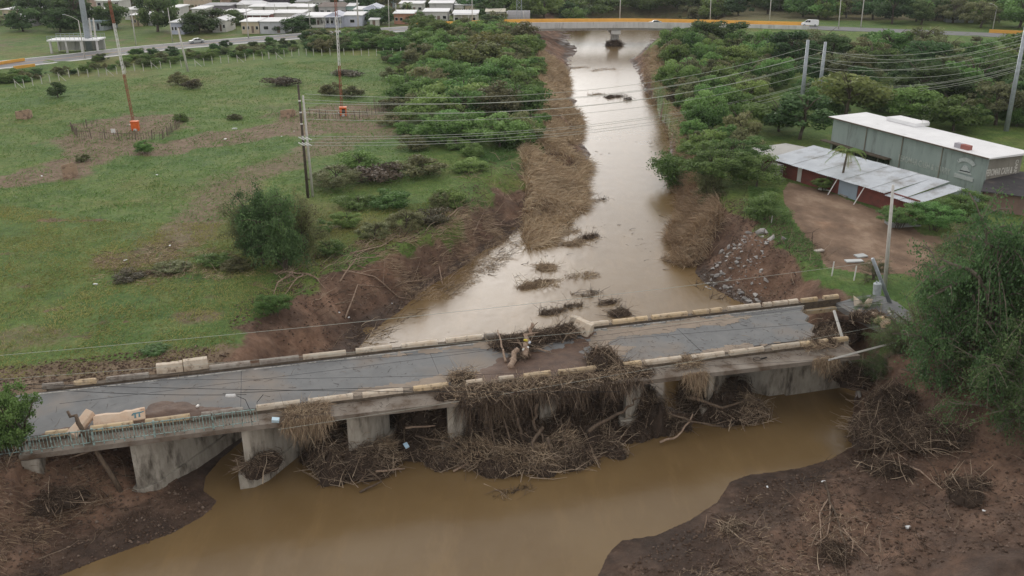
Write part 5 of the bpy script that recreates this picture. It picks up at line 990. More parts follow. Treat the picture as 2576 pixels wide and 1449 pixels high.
Vv, Ff, k_ = sticks(np.concatenate([Q, np.full((n_, 1), .01)], 1), g_.normal(0, 1, (n_, 3))*[1, .7, .02]+[.8, .5, 0], g_.uniform(.15, 1.1, n_), g_.uniform(.012, .04, n_), .2, 2, 3, .4, g_)
tag(link('floating_twigs', mesh_np('floating_twigs', Vv, Ff, M['wood_grey'], np.repeat(g_.random(n_)*.6, k_))), 'drifting twigs and scum in loose streaks on the river above the bridge', 'twigs', None, 'stuff')
heap('driftwood_heap', heap_parts(at(2190, 800, 4.9), 1.8, 1.2, .8, 1300, seed=113, bright=.5), 'sticks and rubble heaped on the dropped road slab')
heap('root_tangle', heap_parts(at(2150, 960, 1.6), 2.0, 1.4, 2.4, 2200, seed=114, dirn=(.2, 0, 1), bright=.3), 'roots and mud slumping beside the end of the wing wall', 'roots')
heap('root_tangle', heap_parts(at(2120, 830, 2.4), 2.4, 1.8, 1.2, 1600, seed=115, bright=.2), 'dark roots at the bottom of the washed out gap', 'roots')
# floating debris
fl = 'debris islands floating in the river'
for i, (px, py, rx, ry, h, n, key, lab, dr) in enumerate([
 (1440,612,1.5,.9,.35,700,'deadreed','small brown reed raft left of the branchy one',(1,.3,0)),(1483,596,1.0,.7,.4,500,'wood_grey','branchy debris raft in the upper river',(1,.5,0)),(1375,675,1.0,1.0,.4,900,'deadreed','upper half of the pale reed raft',(1,.9,0)),(1350,715,1.6,.8,.4,1100,'deadreed','pale reed raft drifting in mid river',(1,.6,0)),
 (1460,695,1.6,1.1,.15,350,'deadreed','sparse reeds just breaking the surface',(1,.7,0)),(1390,785,1.2,.6,.3,500,'wood_grey','small dark raft just above the bridge left of the pile',(1,0,0)),(1532,762,.9,.5,.25,300,'wood_grey','small dark tuft above the larger dark raft',(1,0,0)),(1558,788,1.1,1.0,.5,700,'wood_grey','dark bushy raft above the bridge right of the white block',(1,0,0)),
 (1440,770,.9,.8,.15,260,'wood_grey','thin dark debris above the driftwood pile',(1,.5,0)),(1480,740,1.6,.6,.12,260,'wood_grey','faint line of twigs in the river',(1,.6,0)),(1546,243,2.6,1.2,.7,600,'wood_grey','dark twiggy island far upstream',(1,0,.5)),(1580,250,1,.6,.9,200,'wood_grey','little twig tuft beside the far island',(0,0,1)),(1500,237,1.8,.6,.2,260,'deadreed','brown mud raft left of the far island',(1,0,0)),
 (1490,505,2.2,.4,.3,200,'wood_grey','thin branch snag in the upper river',(1,.2,.3)),(1425,585,2,.8,.15,260,'deadreed','sunken weeds off the cane point',(1,0,0)),(1515,175,4,1.2,.2,300,'deadreed','brown ripple shoal below the highway bridge',(1,0,0)),(1450,170,3,1,.3,300,'deadreed','brown shoal by the far left bank',(1,0,0)),(1290,1235,1.4,.3,.08,120,'wood_grey','twigs floating off the downstream jam',(1,.3,0)),(1690,655,.8,1.4,.6,300,'deadreed','green reeds standing in the water by the right cove',(0,0,1))]):
    heap('floating_debris', heap_parts(at(px, py, 0.02), rx*1.5, ry*1.15, h*.8, int(n*1.5), rz=.5, seed=120+i, dirn=dr, spread=.45, bright=.4, core=i in (0, 1, 3, 2, 5, 7, 10), Lr=(.4, 1.6)), lab, 'debris', key, fl)

# ================================================================== POWER LINES
def pole(name, base, top, r0, r1, key, label, cat='pole', group=None, parts=None):
    o = empty(name, base, 0, label, cat, group); m_ = MB(); v = V3(top)-V3(base); m_.tube([v*-.02, v*.5, v], [r0, (r0+r1)/2, r1], 10); m_.build('shaft', M[key], o, smooth=True); return o
ZL = on(775, 497); YL = ZL[1]
topL = atY(750, 213, YL); top2 = atY(762, 240, YL+.6)
M['darkwood'] = mat('dark_pole_wood', (.12,.095,.075), (.06,.05,.04), scale=3, obj=True, bump=.3)
o = pole('utility_pole', ZL, topL, .2, .13, 'darkwood', 'tall dark wooden pole with white bands carrying wires at the field edge', 'utility pole', 'poles carrying the high wires')
for k_ in (.55, .66, .76, .86):
    c_ = (V3(topL)-ZL)*k_; m_ = MB(); m_.tube([c_, c_+(V3(topL)-ZL)*.012], [.165, .165], 8); m_.build('band', M['white'], o)
o2 = pole('utility_pole', ZL+V3([.5, .6, 0]), top2, .17, .12, 'concpole', 'shorter grey pole strapped right behind the dark wooden one', 'utility pole', 'poles carrying the high wires')
B1 = on(2012, 285, 5); B1 = atY(2015, 275, 165.); B1[2] = gz(B1[0], 165.); T1 = atY(2033, 100, 165.)
B2 = atY(2060, 240, 176.); B2[2] = gz(B2[0], 176.); T2 = atY(2077, 105, 176.)
B3 = atY(2545, 260, 150.); B3[2] = gz(B3[0], 150.); T3 = atY(2582, 62, 150.)
pole('steel_pole', B1, T1, .42, .26, 'steel', 'left of the two pale steel poles above the right bank', 'utility pole', 'pale steel transmission poles')
pole('steel_pole', B2, T2, .42, .26, 'steel', 'right of the two pale steel poles above the right bank', 'utility pole', 'pale steel transmission poles')
pole('steel_pole', B3, T3, .42, .26, 'steel', 'pale steel pole at the right edge of the wood', 'utility pole', 'pale steel transmission poles')
def wire(name, A, B, sag, r, key, label, group, n=28):
    A = V3(A); B = V3(B); Q = [A+(B-A)*i/n-V3([0, 0, 4*sag*(i/n)*(1-i/n)]) for i in range(n+1)]; m_ = MB(); m_.tube([q-A for q in Q], r, 4); return tag(m_.build(name, M[key], None, A), label, 'wire', group)
yl = [236, 250, 259, 274, 283, 299, 342, 349, 358, 365]
rl_ = [(2026,120,0), (2022,142,0), (2078,128,1), (2019,164,0), (2076,152,1), (2074,174,1), (2060,202,1), (2060,205,1), (2058,215,1), (2060,221,1)]
rr_ = [(86), (98), (106), (115), (134), (151), (160), (163), (168), (172)]
names = ['topmost', 'second', 'third', 'fourth', 'fifth', 'sixth', 'seventh', 'eighth', 'ninth', 'lowest']
for i in range(10):
    A = atY(766, yl[i], YL+(i % 2)*.6); q = rl_[i]; Bp = atY(q[0], q[1], 176. if q[2] else 165.); C_ = atY(2578, rr_[i], 150.)
    # sag found from the picture
    wire('power_line', A, Bp, 3.3 if i < 6 else 3.1, .028, 'wire', names[i]+' of the long pale wires sagging across the river from the wooden pole', 'high wires over the river')
    wire('power_line', Bp, C_, 2.2, .028, 'wire', names[i]+' of the pale wires in front of the wood between steel poles', 'high wires before the wood')
for i, y_ in enumerate([(347), (361)]):
    A = atY(752, y_-4, YL); m_ = MB()
    for k_ in range(3): m_.tube([V3([k_*.45, 0, 0]), V3([k_*.45+.75, -.1, -.35])], .07, 6)
    tag(m_.build('insulator_string', M['white'], None, A+V3([0, -.3, 0])), ['upper', 'lower'][i]+' row of white insulators on the wooden pole', 'insulator')
# single wire over the bridge
A = at(-250, 915, 10.5); B_w = at(2190, 660, 8.5)
wire('power_line', A, B_w, .5, .014, 'wire', 'single thin pale wire crossing the whole river in front of the bridge', None, 60)
for i, (a, b_, z0, z1, sg, key, lab) in enumerate([((-60,962),(1560,985),7.2,6.2,.25,'blackwire','black slack cable hanging over the near road edge'),((-60,955),(2150,900),7.6,5.9,.6,'blackwire','long black cable passing above the walkway'),((-60,975),(2200,800),6.0,6.4,.1,'blackwire','thin dark wire along the middle of the road'),((150,1015),(2230,745),5.6,7.2,.2,'blackwire','thin dark wire above the far lane'),((700,1080),(2210,820),5.0,6.5,.3,'wire','pale wire passing below the deck edge'),((-60,958),(2240,760),8,8.6,.3,'wire','thin pale wire from the left kerb to the leaning poles'),((0,968),(620,992),6.4,6.2,.3,'blackwire','thick black bundle at the left end'),((560,990),(1040,975),6.6,6.4,-.1,'blackwire','thick black cable from the splice box')]):
    wire('fallen_cable', at(*a, z0), at(*b_, z1), sg, .02 if i in (0, 6, 7) else .011, key, lab, 'slack cables over the bridge', 40)
m_ = MB(); c_ = at(580, 995, 6.4); m_.tube([(-.35, 0, 0), (-.3, 0, 0), (.3, .02, 0), (.35, .02, 0)], [.06, .13, .13, .06], 10); tag(m_.build('cable_splice_box', M['white'], None, c_), 'small white cylinder hanging on the black cable above the road', 'splice box')
m_ = MB(); m_.tube([V3([.4, .02, 0]), V3([1.0, 0, -.3]), V3([1.2, 0, -1.0]), V3([1.5, 0, -1.45]), V3([1.75, 0, -1.1]), V3([1.8, 0, -.5]), V3([2.3, 0, .1])], .022, 5); tag(m_.build('drooping_cable', M['blackwire'], None, c_), 'black loop of cable dropping to the near kerb beside the splice box', 'cable')
m_ = MB(); cc = W(sp(1900, 8.6), 8.9, 5.03); m_.tube([V3([math.cos(a)*.3, math.sin(a)*.3, .02]) for a in np.linspace(0, 6.28, 14)], .02, 4); m_.tube([(.3, 0, .03), (.8, .2, .06)], .05, 6); tag(m_.build('coiled_cable', M['blackwire'], None, cc), 'small black ring of cable on the walkway near the right end', 'cable')
# street pole, leaning and fallen poles at the right bank
b0 = at(2225, 730, 5.0); o = pole('street_pole', b0, atY(2247, 465, b0[1]-.3), .2, .12, 'concpole', 'tall pale pole rising from the right trees at the edge of the dirt yard', 'utility pole')
b0 = at(2238, 760, 5.0); o = pole('leaning_pole', b0, atY(2195, 650, b0[1]-.5), .19, .15, 'steel', 'broken grey pole stub leaning left with a transformer beside it', 'utility pole')
m_ = MB(); c_ = atY(2208, 726, b0[1]-.8); m_.tube([c_-V3([0, 0, .55]), c_-V3([0, 0, .5]), c_+V3([-.08, 0, .5]), c_+V3([-.09, 0, .56])], [.3, .36, .36, .28], 14); m_.tube([c_+V3([.1, 0, .5]), c_+V3([.12, 0, .8])], .06, 6); m_.tube([c_+V3([-.2, 0, .5]), c_+V3([-.2, 0, .75])], .06, 6)
tag(m_.build('transformer', mat('transformer_grey', (.45,.5,.52), (.32,.36,.38), rough=.5, scale=4)), 'grey blue cylindrical transformer tangled by the leaning pole', 'transformer')
b0 = at(2163, 995, .6); o = pole('fallen_pole', b0, at(2098, 780, 6.6), .15, .11, 'concpole', 'slanting pale pole propped against the near kerb over the right shore', 'utility pole')
wire('fallen_pole', at(2085, 905, 5.6), at(2255, 860, 5.2), 0, .1, 'concpole', 'pale broken pole lying level across the walkway end', None, 3)
wire('fallen_pole', at(2235, 780, 5.0), at(2295, 900, 3.4), 0, .12, 'concpole', 'broken pole slanting down through the right trees', None, 3)
# wire fence post and rail by the yard
for i, (a, b_) in enumerate([((2094,690),(2088,722)), ((2150,672),(2148,705)), ((1932,640),(1928,668)), ((1768,1338),(1768,1310))][:3]):
    p = on(b_[0], b_[1], 5); m_ = MB(); m_.tube([(0, 0, -.3), (.05, 0, 1.5 if i < 2 else 1.1)], .06, 6); tag(m_.build('fence_post', M['white'], None, p), ['pale post at the lower corner of the dirt yard', 'thin post right of the corner one by the yard', 'short white post on the eroded right bank'][i], 'post')
# ================================================================== RADIO MASTS
def mast(px, py, px2, py2, label, bands, H=46):
    b0 = on(px, py); tp = atY(px2, py2, b0[1]); d = unit((tp-b0)[None])[0]; o = empty('radio_mast', b0, 0, label, 'mast', 'lattice radio masts on the field'); w = .22; k_ = 0
    z0 = 0
    for h, key in bands:
        m_ = MB(); n = int(h/.75)
        for c in range(3):
            a = c*2.094; off = V3([math.cos(a)*w, math.sin(a)*w, 0]); m_.tube([d*z0+off, d*(z0+h)+off], .05, 4)
        for j in range(n):
            za = z0+h*j/n; zb = z0+h*(j+1)/n
            for c in range(3):
                a = c*2.094; a2 = (c+1)*2.094; m_.tube([d*za+V3([math.cos(a)*w, math.sin(a)*w, 0]), d*zb+V3([math.cos(a2)*w, math.sin(a2)*w, 0])], .028, 3, cap=False)
        m_.build('mast_section', M[key], o); z0 += h
    m_ = MB(); m_.box((0, 0, -.1), (1.6, 1.6, .5)); m_.build('footing', M['pier'], o)
mast(337, 314, 311, 183, 'left lattice radio mast painted red and white in the field', [(8.9, 'red'), (8.6, 'mwhite'), (8.6, 'red'), (8.6, 'mwhite'), (8.6, 'red')])
mast(860, 285, 853, 164, 'right lattice radio mast painted red and white beyond the wires', [(8.9, 'red'), (8.8, 'mwhite'), (8.6, 'red'), (8.6, 'mwhite')])
def hut(px, py, label):
    o = empty('tuning_hut', on(px, py), .1, label, 'cabinet', 'orange cabinets at the mast feet'); m_ = MB()
    m_.box((0, 0, .95), (1.25, .9, 1.3)); m_.build('cabinet', M['orange'], o, bevel=.03)
    m_ = MB(); m_.box((.1, -.462, .95), (.62, .02, .85)); m_.build('door', M['glass'] if px > 500 else M['orange'], o)
    m_ = MB(); m_.box((0, 0, 1.64), (1.4, 1.05, .07)); m_.build('lid', M['orange'], o)
    m_ = MB()
    for x in (-.5, .5): m_.box((x, 0, .15), (.14, .8, .35))
    m_.build('leg', M['orange'], o)
    m_ = MB(); m_.box((0, -.5, .22), (.45, .04, .4)); m_.build('sign', M['white'], o)
hut(342, 328, 'bright orange cabinet at the foot of the left mast'); hut(864, 291, 'red orange cabinet with a dark door at the foot of the right mast')
M['fencewood'] = mat('grey_pickets', (.2,.165,.13), (.12,.095,.075), scale=5)
def picket(pts, label, gap=.42, h=1.5, keep=.8):
    P_ = [on(a, b_) for a, b_ in pts]; o = empty('picket_fence', P_[0], 0, label, 'fence', 'broken picket fences round the masts'); m_ = MB(); rail_ = MB()
    for a, b_ in zip(P_[:-1], P_[1:]):
        L = np.linalg.norm(b_-a); n = int(L/gap)
        for i in range(n):
            q = a+(b_-a)*i/n-P_[0]
            if i % 6 == 0: mp = MB(); mp.box((0, 0, .8), (.13, .13, 1.75)); mp.build('post', M['fencewood'], o, q, (rnd.uniform(-.1, .1), rnd.uniform(-.1, .1), 0))
            elif rnd.random() < keep: m_.box(q+V3([0, 0, h/2-.1]), (.07, .03, h*rnd.uniform(.75, 1)), tilt=(rnd.uniform(-.12, .12), rnd.uniform(-.12, .12), 0))
        rail_.tube([a-P_[0]+V3([0, 0, 1.1]), b_-P_[0]+V3([0, 0, 1.1])], .035, 4)
    tag(m_.build('pickets', M['fencewood'], o), kind='stuff'); rail_.build('rail', M['fencewood'], o)
picket([(195,345),(300,352),(410,350),(500,345)][:3]+[(455,318)], 'grey broken picket fence in front of the left mast', keep=.75)
picket([(195,345),(182,330),(250,318)], 'short ruined picket run left of the left mast', keep=.5)
picket([(780,292),(820,300),(905,298),(965,282),(940,268)], 'mud stained picket fence round the right mast', keep=.7)
m_ = MB(); m_.box((0, 0, .6), (.75, .06, .75)); tag(m_.build('warning_sign', M['white'], None, on(286, 338)), 'small square white sign on the left mast fence', 'sign')
# broken anchor enclosures
M['anchor'] = mat('muddy_stucco', (.46,.33,.24), (.34,.23,.16), scale=1.5, stain=(.16,.11,.08), stscale=1.4, stpos=(.5,.65), bump=.6, bscale=8, obj=True)
for (px, py, sz, rz, lab) in [(62,296,(2.4,1.8,1.7),.2,'ruined tan masonry box at the left edge of the field'),(178,442,(1.6,1.4,2.1),.1,'tall broken tan masonry block beside the dirt track'),(725,292,(2.4,1.6,1.5),-.1,'tan masonry ruin left of the right mast')]:
    o = empty('anchor_ruin', on(px, py), rz, lab, 'ruin', 'ruined masonry anchor boxes in the field'); a, b_, c = sz
    m_ = MB(); m_.prism([(-a/2, -b_/2), (a/2, -b_/2), (a/2, -b_/2+.25), (-a/2, -b_/2+.25)], -.2, [c*.8, c, c, c*.8]); m_.build('wall', M['anchor'], o, bevel=.04)
    m_ = MB(); m_.prism([(-a/2, -b_/2+.252), (-a/2+.25, -b_/2+.252), (-a/2+.25, b_/2), (-a/2, b_/2)], -.2, [c*.8, c*.8, c*.5, c*.5]); m_.build('wall', M['anchor'], o, bevel=.04)
    m_ = MB(); m_.prism([(a/2-.25, -b_/2+.252), (a/2, -b_/2+.252), (a/2, b_/2), (a/2-.25, b_/2)], -.2, [c, c, c*.7, c*.7]); m_.build('wall', M['anchor'], o, bevel=.04)
    m_ = MB(); m_.prism([(-a/2+.252, b_/2-.25), (a/2-.252, b_/2-.25), (a/2-.252, b_/2), (-a/2+.252, b_/2)], -.2, c*.55); m_.build('wall', M['anchor'], o)
    m_ = MB(); m_.box((a*.2, -b_/2-.5, .15), (.6, .5, .5), .5); m_.build('fallen_lump', M['anchor'], o, bevel=.05)
# boundary fence
fz = [(148,820),(228,818),(310,800),(393,785),(470,770),(556,755),(650,722),(738,710),(828,722),(928,715),(1003,705),(1097,693),(1180,680),(1262,665),(1346,665),(1422,640),(1508,640),(1600,636),(1700,630),(1830,620),(1913,612),(1990,597),(2070,590),(2143,588),(2225,580),(2300,567),(2380,560),(2460,555),(2523,550)]
fz2 = [(180,552),(252,552),(325,530),(397,525),(463,520),(533,515),(600,518),(678,522),(755,518),(830,518),(885,515),(972,518),(1048,520),(1117,522),(1190,518),(1255,512),(1340,515),(1417,505),(1487,515),(1562,510)]
fp = [(a/3.724, b_/3.724) for a, b_ in fz]+[(628+a/3.724, b_/3.724) for a, b_ in fz2]
p0 = on(*fp[0]); fo = empty('boundary_fence', p0, 0, 'long wire fence of pale concrete posts below the highway hedge', 'fence'); fpz = None; prev = None
for i, (a, b_) in enumerate(fp):
    q = on(a, b_)
    if fpz is None:
        m_ = MB(); m_.tube([(0, 0, -.3), (0, 0, 1.55), (.0, -.25, 1.85)], .085, 5); fpz = m_.build('post', M['concpole'], fo); fdat = fpz.data; fpz.location = q-p0
    else: c_ = fpz.copy(); COL.objects.link(c_); c_.parent = fo; c_.location = q-p0
    if i in (0, 5, 10, 15, 19, 24, 30): m_ = MB(); m_.tube([(0, 0, 1.5), (1.7, -.3, .0)], .06, 4); m_.build('brace', M['concpole'], fo, q-p0)
# ================================================================== HIGHWAY
def off(i, d):
    a = HWY[max(i-1, 0)][:2]; b_ = HWY[min(i+1, len(HWY)-1)][:2]; t_ = unit((b_-a)[None])[0]; return V3([HWY[i][0]+t_[1]*d, HWY[i][1]-t_[0]*d, HWY[i][2]])   # +d = toward the camera
def ribbon(name, d0, d1, z0, z1, key, i0=0, i1=None, parent=None, fine=6):
    i1 = len(HWY)-1 if i1 is None else i1
    def smooth(d):
        Q = [off(i, d) for i in range(i0, i1+1)]; out = []
        for k_ in range(len(Q)-1):
            p_, a, b_, n_ = Q[max(k_-1, 0)], Q[k_], Q[k_+1], Q[min(k_+2, len(Q)-1)]
            for j in range(fine): t_ = j/fine; out.append(.5*(2*a+(b_-p_)*t_+(2*p_-5*a+4*b_-n_)*t_*t_+(3*a-p_-3*b_+n_)*t_**3))
        out.append(Q[-1]); return out
    A, B = smooth(d0), smooth(d1); n = len(A); vs = []
    for a, b_ in zip(A, B): vs += [a+V3([0, 0, z0]), b_+V3([0, 0, z0]), b_+V3([0, 0, z1]), a+V3([0, 0, z1])]
    fs = [(4*i+j, 4*i+(j+1) % 4, 4*i+4+(j+1) % 4, 4*i+4+j) for i in range(n-1) for j in range(4)]+[(3, 2, 1, 0), (4*n-4, 4*n-3, 4*n-2, 4*n-1)]
    return MB().add(vs, fs).build(name, M[key], parent)
tag(ribbon('highway', -6.2, 6.2, -.5, 0, 'hwyasph', 0, 5), kind='structure'); tag(ribbon('highway', -6.2, 6.2, -.5, 0, 'hwyasph', 9, 12), kind='structure')
tag(ribbon('highway_shoulder', 6.22, 7.4, -.6, .05, 'hwyconc', 0, 5), kind='structure'); tag(ribbon('highway_kerb', -7.0, -6.22, -.6, .1, 'hwyconc', 0, 5), kind='structure')
tag(ribbon('centre_line', -.1, .1, .004, .012, 'hwyyellow', 0, 5), kind='structure')
hb = empty('highway_bridge', (0, 0, 0), 0, 'pale concrete highway bridge with a long yellow far parapet at the top of the view', 'bridge')
ribbon('deck', -6.2, 6.2, -.5, 0, 'hwyconc', 5, 9, hb); ribbon('parapet', -6.6, -6.22, -.5, 1.15, 'hwyyellow', 5, 9, hb); ribbon('parapet', 6.22, 6.6, -.9, 1.1, 'hwyconc', 6, 9, hb)
for d in (5.0, 1.7, -1.7, -5.0): ribbon('girder', d-.3, d+.3, -1.7, -.52, 'hwyconc', 6, 9, hb)
pc = at(1550, 128, .5); pdir = V3([20, 320, 0]); 
hq = V3([35.5, 322.5, 0]); m_ = MB(); m_.box((hq[0], hq[1], 4.6), (3.2, 12.5, 1.3)); m_.build('pier_cap', M['hwyconc'], hb); m_ = MB(); m_.box((hq[0]+.3, hq[1], 1.5), (2.3, 6, 5.2)); m_.build('pier', M['hwyconc'], hb, bevel=.1)
hc = tag(empty('driftwood', (0, 0, 0)), None); bpy.data.objects.remove(hc)
heap('driftwood_heap', heap_parts(V3([hq[0], hq[1]-4.5, .1]), 3.2, 2.5, 2.4, 1200, seed=140, Lr=(.8, 2.6), Rr=(.03, .08)), 'dark debris heap caught at the foot of the highway bridge pier')
m_ = MB(); m_.box((96.5, 303.5, 3.7), (3, 10, 4.8)); m_.build('abutment', M['hwyconc'], hb); m_ = MB(); m_.box((-2, 318.5, 3.7), (3, 12, 4.8)); m_.build('abutment', M['hwyconc'], hb)
tag(ribbon('yellow_barrier', -7.0, -6.62, -.2, 1.0, 'hwyyellow', 10, 11), 'yellow concrete barrier length half hidden in bushes right of the white van', 'barrier')
for (px0, px1, py0, py1, lab) in [(-20, 62, 163, 151, 'upper short yellow barrier on the highway at the left edge'), (35, 88, 172, 165, 'lower short yellow barrier on the highway at the left edge')]:
    a, b_ = at(px0, py0, 5.8), at(px1, py1, 5.8); m_ = MB(); c_ = (a+b_)/2; L = np.linalg.norm(b_-a); m_.box((0, 0, .2), (L, .35, .7)); tag(m_.build('yellow_barrier', M['hwyyellow'], None, c_, (0, 0, math.atan2(b_[1]-a[1], b_[0]-a[0])), bevel=.04), lab, 'barrier')
# lamps
def lamp(px, py, tx, ty, label, arm=None, z0=6.0, key='concpole', group='street lights along the highway', r=.13, cat='street lamp', name='street_lamp'):
    b0 = at(px, py, z0); tp = atY(tx, ty, b0[1])
    if tp[2]-b0[2] > 14: tp = b0+(tp-b0)*14/(tp[2]-b0[2])
    o = empty(name, b0, 0, label, cat, group); v = tp-b0; m_ = MB(); m_.tube([v*-.03, v*.5, v], [r*1.25, r, r*.7], 7); m_.build('pole', M[key], o, smooth=True)
    if arm is not None:
        e = v+V3([arm, 0, abs(arm)*.45]); m_ = MB(); m_.tube([v, v+V3([arm*.5, 0, abs(arm)*.3]), e], .06, 5); m_.build('arm', M[key], o); m_ = MB(); m_.box(e+V3([arm*.1, 0, 0]), (.7, .28, .14)); m_.build('lamp_head', M['steel'], o, bevel=.04)
for a in [(214,146,197,51,'street lamp nearest the left edge with its arm out over the road',-3.2,5.7),(342,110,329,23,'second street lamp from the left beside the highway',None,5.9),(434,103,422,19,'third street lamp from the left beside the highway',None,5.9),(625,93,618,13,'street lamp with a bent arm before the long blue grey hall',-1.6,6.5),(780,72,774,-40,'street pole before the white house with columns',-1.6,6.8),(902,78,896,-40,'thick pale pole right of the blue gabled house',None,6.8),(979,68,976,-30,'street pole beside the aqua house',-1.6,6.8),(1188,58,1187,-40,'street pole before the white house with the deep porch',-1.6,7),(1221,55,1219,35,'short green post by the yellow parapet',None,7),
          (1559,52,1562,-40,'lamp pole above the middle of the highway bridge',-1.6,7),(1786,56,1790,-40,'lamp pole right of the grey car',-1.6,7),(1935,58,1942,-30,'lamp pole left of the white van',-1.6,7),(2109,74,2118,-30,'pale pole right of the white van',-1.6,6.8),(2165,70,2177,-30,'green tinted pole above the yellow barrier',-1.6,6.8),(2497,74,2508,16,'lone lamp post at the upper right with a short arm',-2.0,6.2),
          (692,56,690,9,'slim pole among the houses under the hall',None,6),(998,56,995,8,'slim pole beside the orange walled house',None,6),(1268,30,1268,12,'slim pole near the grey tank shed',None,6),(1318,51,1317,28,'slim pole at the left end of the yellow parapet',None,7)]:
    lamp(*a[:5], arm=a[5], z0=a[6], r=.24 if 'thick' in a[4] else .14)
b0 = on(473, 179); pole('leaning_post', b0, atY(448, 71, b0[1]-.5), .28, .2, 'concpole', 'thick white utility pole leaning left inside the field fence', 'utility pole')
b0 = at(225, 124, 5.8); tp = atY(205, 0, b0[1]); d = (tp-b0); o = pole('monopole', b0, b0+d*1.9, .85, .6, 'steel', 'huge pale blue grey monopole behind the concrete pavilion', 'monopole')
for i, (a, b_) in enumerate([((234,122),(224,45)), ((244,121),(234,45))]): b0 = at(*a, 5.8); pole('tall_post', b0, atY(*b_, b0[1]), .3, .22, 'concpole', ['left', 'right'][i]+' of the two slim posts right of the monopole', 'post')
# lattice tower by the parapet
b0 = at(1306, 52, 7.0); o = empty('lattice_tower', b0, 0, 'thin grey lattice tower at the left end of the yellow parapet', 'tower'); m_ = MB()
for x, y in ((-.9, -.9), (.9, -.9), (.9, .9), (-.9, .9)): m_.tube([(x, y, 0), (x*.75, y*.75, 22)], .1, 4)
m_.build('leg', M['steel'], o); m_ = MB()
for j in range(12):
    z_ = j*1.8; k_ = 1-.25*z_/22
    for x0, y0, x1, y1 in ((-1, -1, 1, -1), (1, -1, 1, 1), (1, 1, -1, 1), (-1, 1, -1, -1)): m_.tube([(x0*.9*k_, y0*.9*k_, z_), (x1*.9*k_, y1*.9*k_, z_+1.8)], .05, 3)
m_.build('bracing', M['steel'], o)
# pavilion
b0 = at(188, 132, 5.4); o = empty('concrete_pavilion', b0, .1, 'open concrete pavilion with a flat white roof and thin roof railings', 'pavilion'); m_ = MB(); m_.box((0, 3.2, 3.3), (13.6, 7, .35)); m_.build('roof', M['roofwhite'], o)
for x in (-6.2, -2, 2, 6.2):
    for y in (.3, 6.2): m_ = MB(); m_.box((x, y, 1.5), (.5, .5, 3.3)); m_.build('column', M['hwyconc'], o)
m_ = MB(); m_.box((0, 6.5, 1.4), (12.5, .2, 2.8)); m_.build('back_wall', M['hwyconc'], o); m_ = MB()
for x in np.arange(-6.6, 6.7, 1.2): m_.tube([(x, -.2, 3.45), (x, -.2, 4.5)], .05, 4); m_.tube([(x, 6.6, 3.45), (x, 6.6, 4.5)], .05, 4)
for y in (-.2, 6.6): m_.tube([(-6.7, y, 4.5), (6.7, y, 4.5)], .05, 4); m_.tube([(-6.7, y, 4.0), (6.7, y, 4.0)], .04, 4)
m_.build('roof_railing', M['steel'], o)
# vehicles
def vehicle(name, base, rz, L, wd_, h, body_pts, glass_pts, col, label, cat, glassm='glass'):
    o = empty(name, base, rz, label, cat); m_ = MB(); k = len(body_pts); vs = []
    for y, kk in ((-wd_/2, 1), (-wd_/2*.93, 2), (wd_/2*.93, 2), (wd_/2, 1)): pass
    lay = [(-wd_/2, 0), (wd_/2, 0)]
    for y, _ in lay:
        for (x, z_) in body_pts: vs.append((x, y*(1 if z_ < h*.55 else .84), z_))
    fs = [tuple(range(k-1, -1, -1)), tuple(range(k, 2*k))]+[(i, (i+1) % k, k+(i+1) % k, k+i) for i in range(k)]
    m_.add(vs, [f_[::-1] for f_ in fs]).build('body', col, o, bevel=.07)
    for sg in (-1, 1):
        for gp in glass_pts: m_ = MB(); m_.add([(x, sg*(wd_/2*(1 if z_ < h*.55 else .84)+.012), z_) for x, z_ in gp], [tuple(range(len(gp)))]).build('window', M[glassm], o)
        for x in (-L*.31, L*.31):
            m_ = MB(); m_.tube([(x, sg*(wd_/2-.16), .33), (x, sg*(wd_/2+.02), .33)], .34, 14); w_ = m_.build('wheel', M['blackwire'], o); m_ = MB(); m_.tube([(x, sg*(wd_/2+.021), .33), (x, sg*(wd_/2+.035), .33)], .19, 10); m_.build('rim', M['steel'], w_)
        m_ = MB(); m_.box((-L/2+.06, sg*wd_*.34, h*.42), (.1, .3, .16)); m_.build('headlight', M['white'], o)
        m_ = MB(); m_.box((L/2-.05, sg*wd_*.36, h*.45), (.1, .24, .2)); m_.build('tail_light', M['red'], o)
    return o
carp = mat('grey_green_car_paint', (.13,.17,.16), (.11,.145,.135), rough=.3, spec=.5); vanp = mat('white_van_paint', (.75,.76,.77), (.7,.71,.72), rough=.35, spec=.5)
def hwyang(x): 
    i = max(0, min(len(HWY)-2, int(np.searchsorted(HWY[:, 0], x)-1))); d = HWY[i+1]-HWY[i]; return math.atan2(d[1], d[0])
cb = at(1648, 61, 7.0); vehicle('car', cb, hwyang(cb[0]), 4.4, 1.75, 1.42, [(-2.2,.3),(-2.2,.7),(-2.0,.82),(-1.15,.92),(-.5,1.38),(.7,1.42),(1.6,1.0),(2.15,.95),(2.2,.5),(2.1,.28),(-2.1,.25)], [[(-1.0,.95),(-.45,1.3),(.05,1.33),(.05,.95)],[(.12,.95),(.12,1.33),(.68,1.34),(1.35,.98)]], carp, 'grey green saloon car crossing the highway bridge', 'car')
cb = at(2037, 65, 7.0); vehicle('van', cb, hwyang(cb[0]), 5.6, 1.9, 2.1, [(-2.8,.35),(-2.8,.85),(-2.55,1.1),(-1.9,1.25),(-1.1,2.0),(-.6,2.1),(2.6,2.05),(2.8,1.6),(2.8,.5),(2.7,.32)], [[(-1.75,1.28),(-1.1,1.88),(-.75,1.9),(-.75,1.28)],[(-.65,1.28),(-.65,1.9),(.1,1.9),(.1,1.28)]], vanp, 'white delivery van at the right end of the highway bridge', 'van')
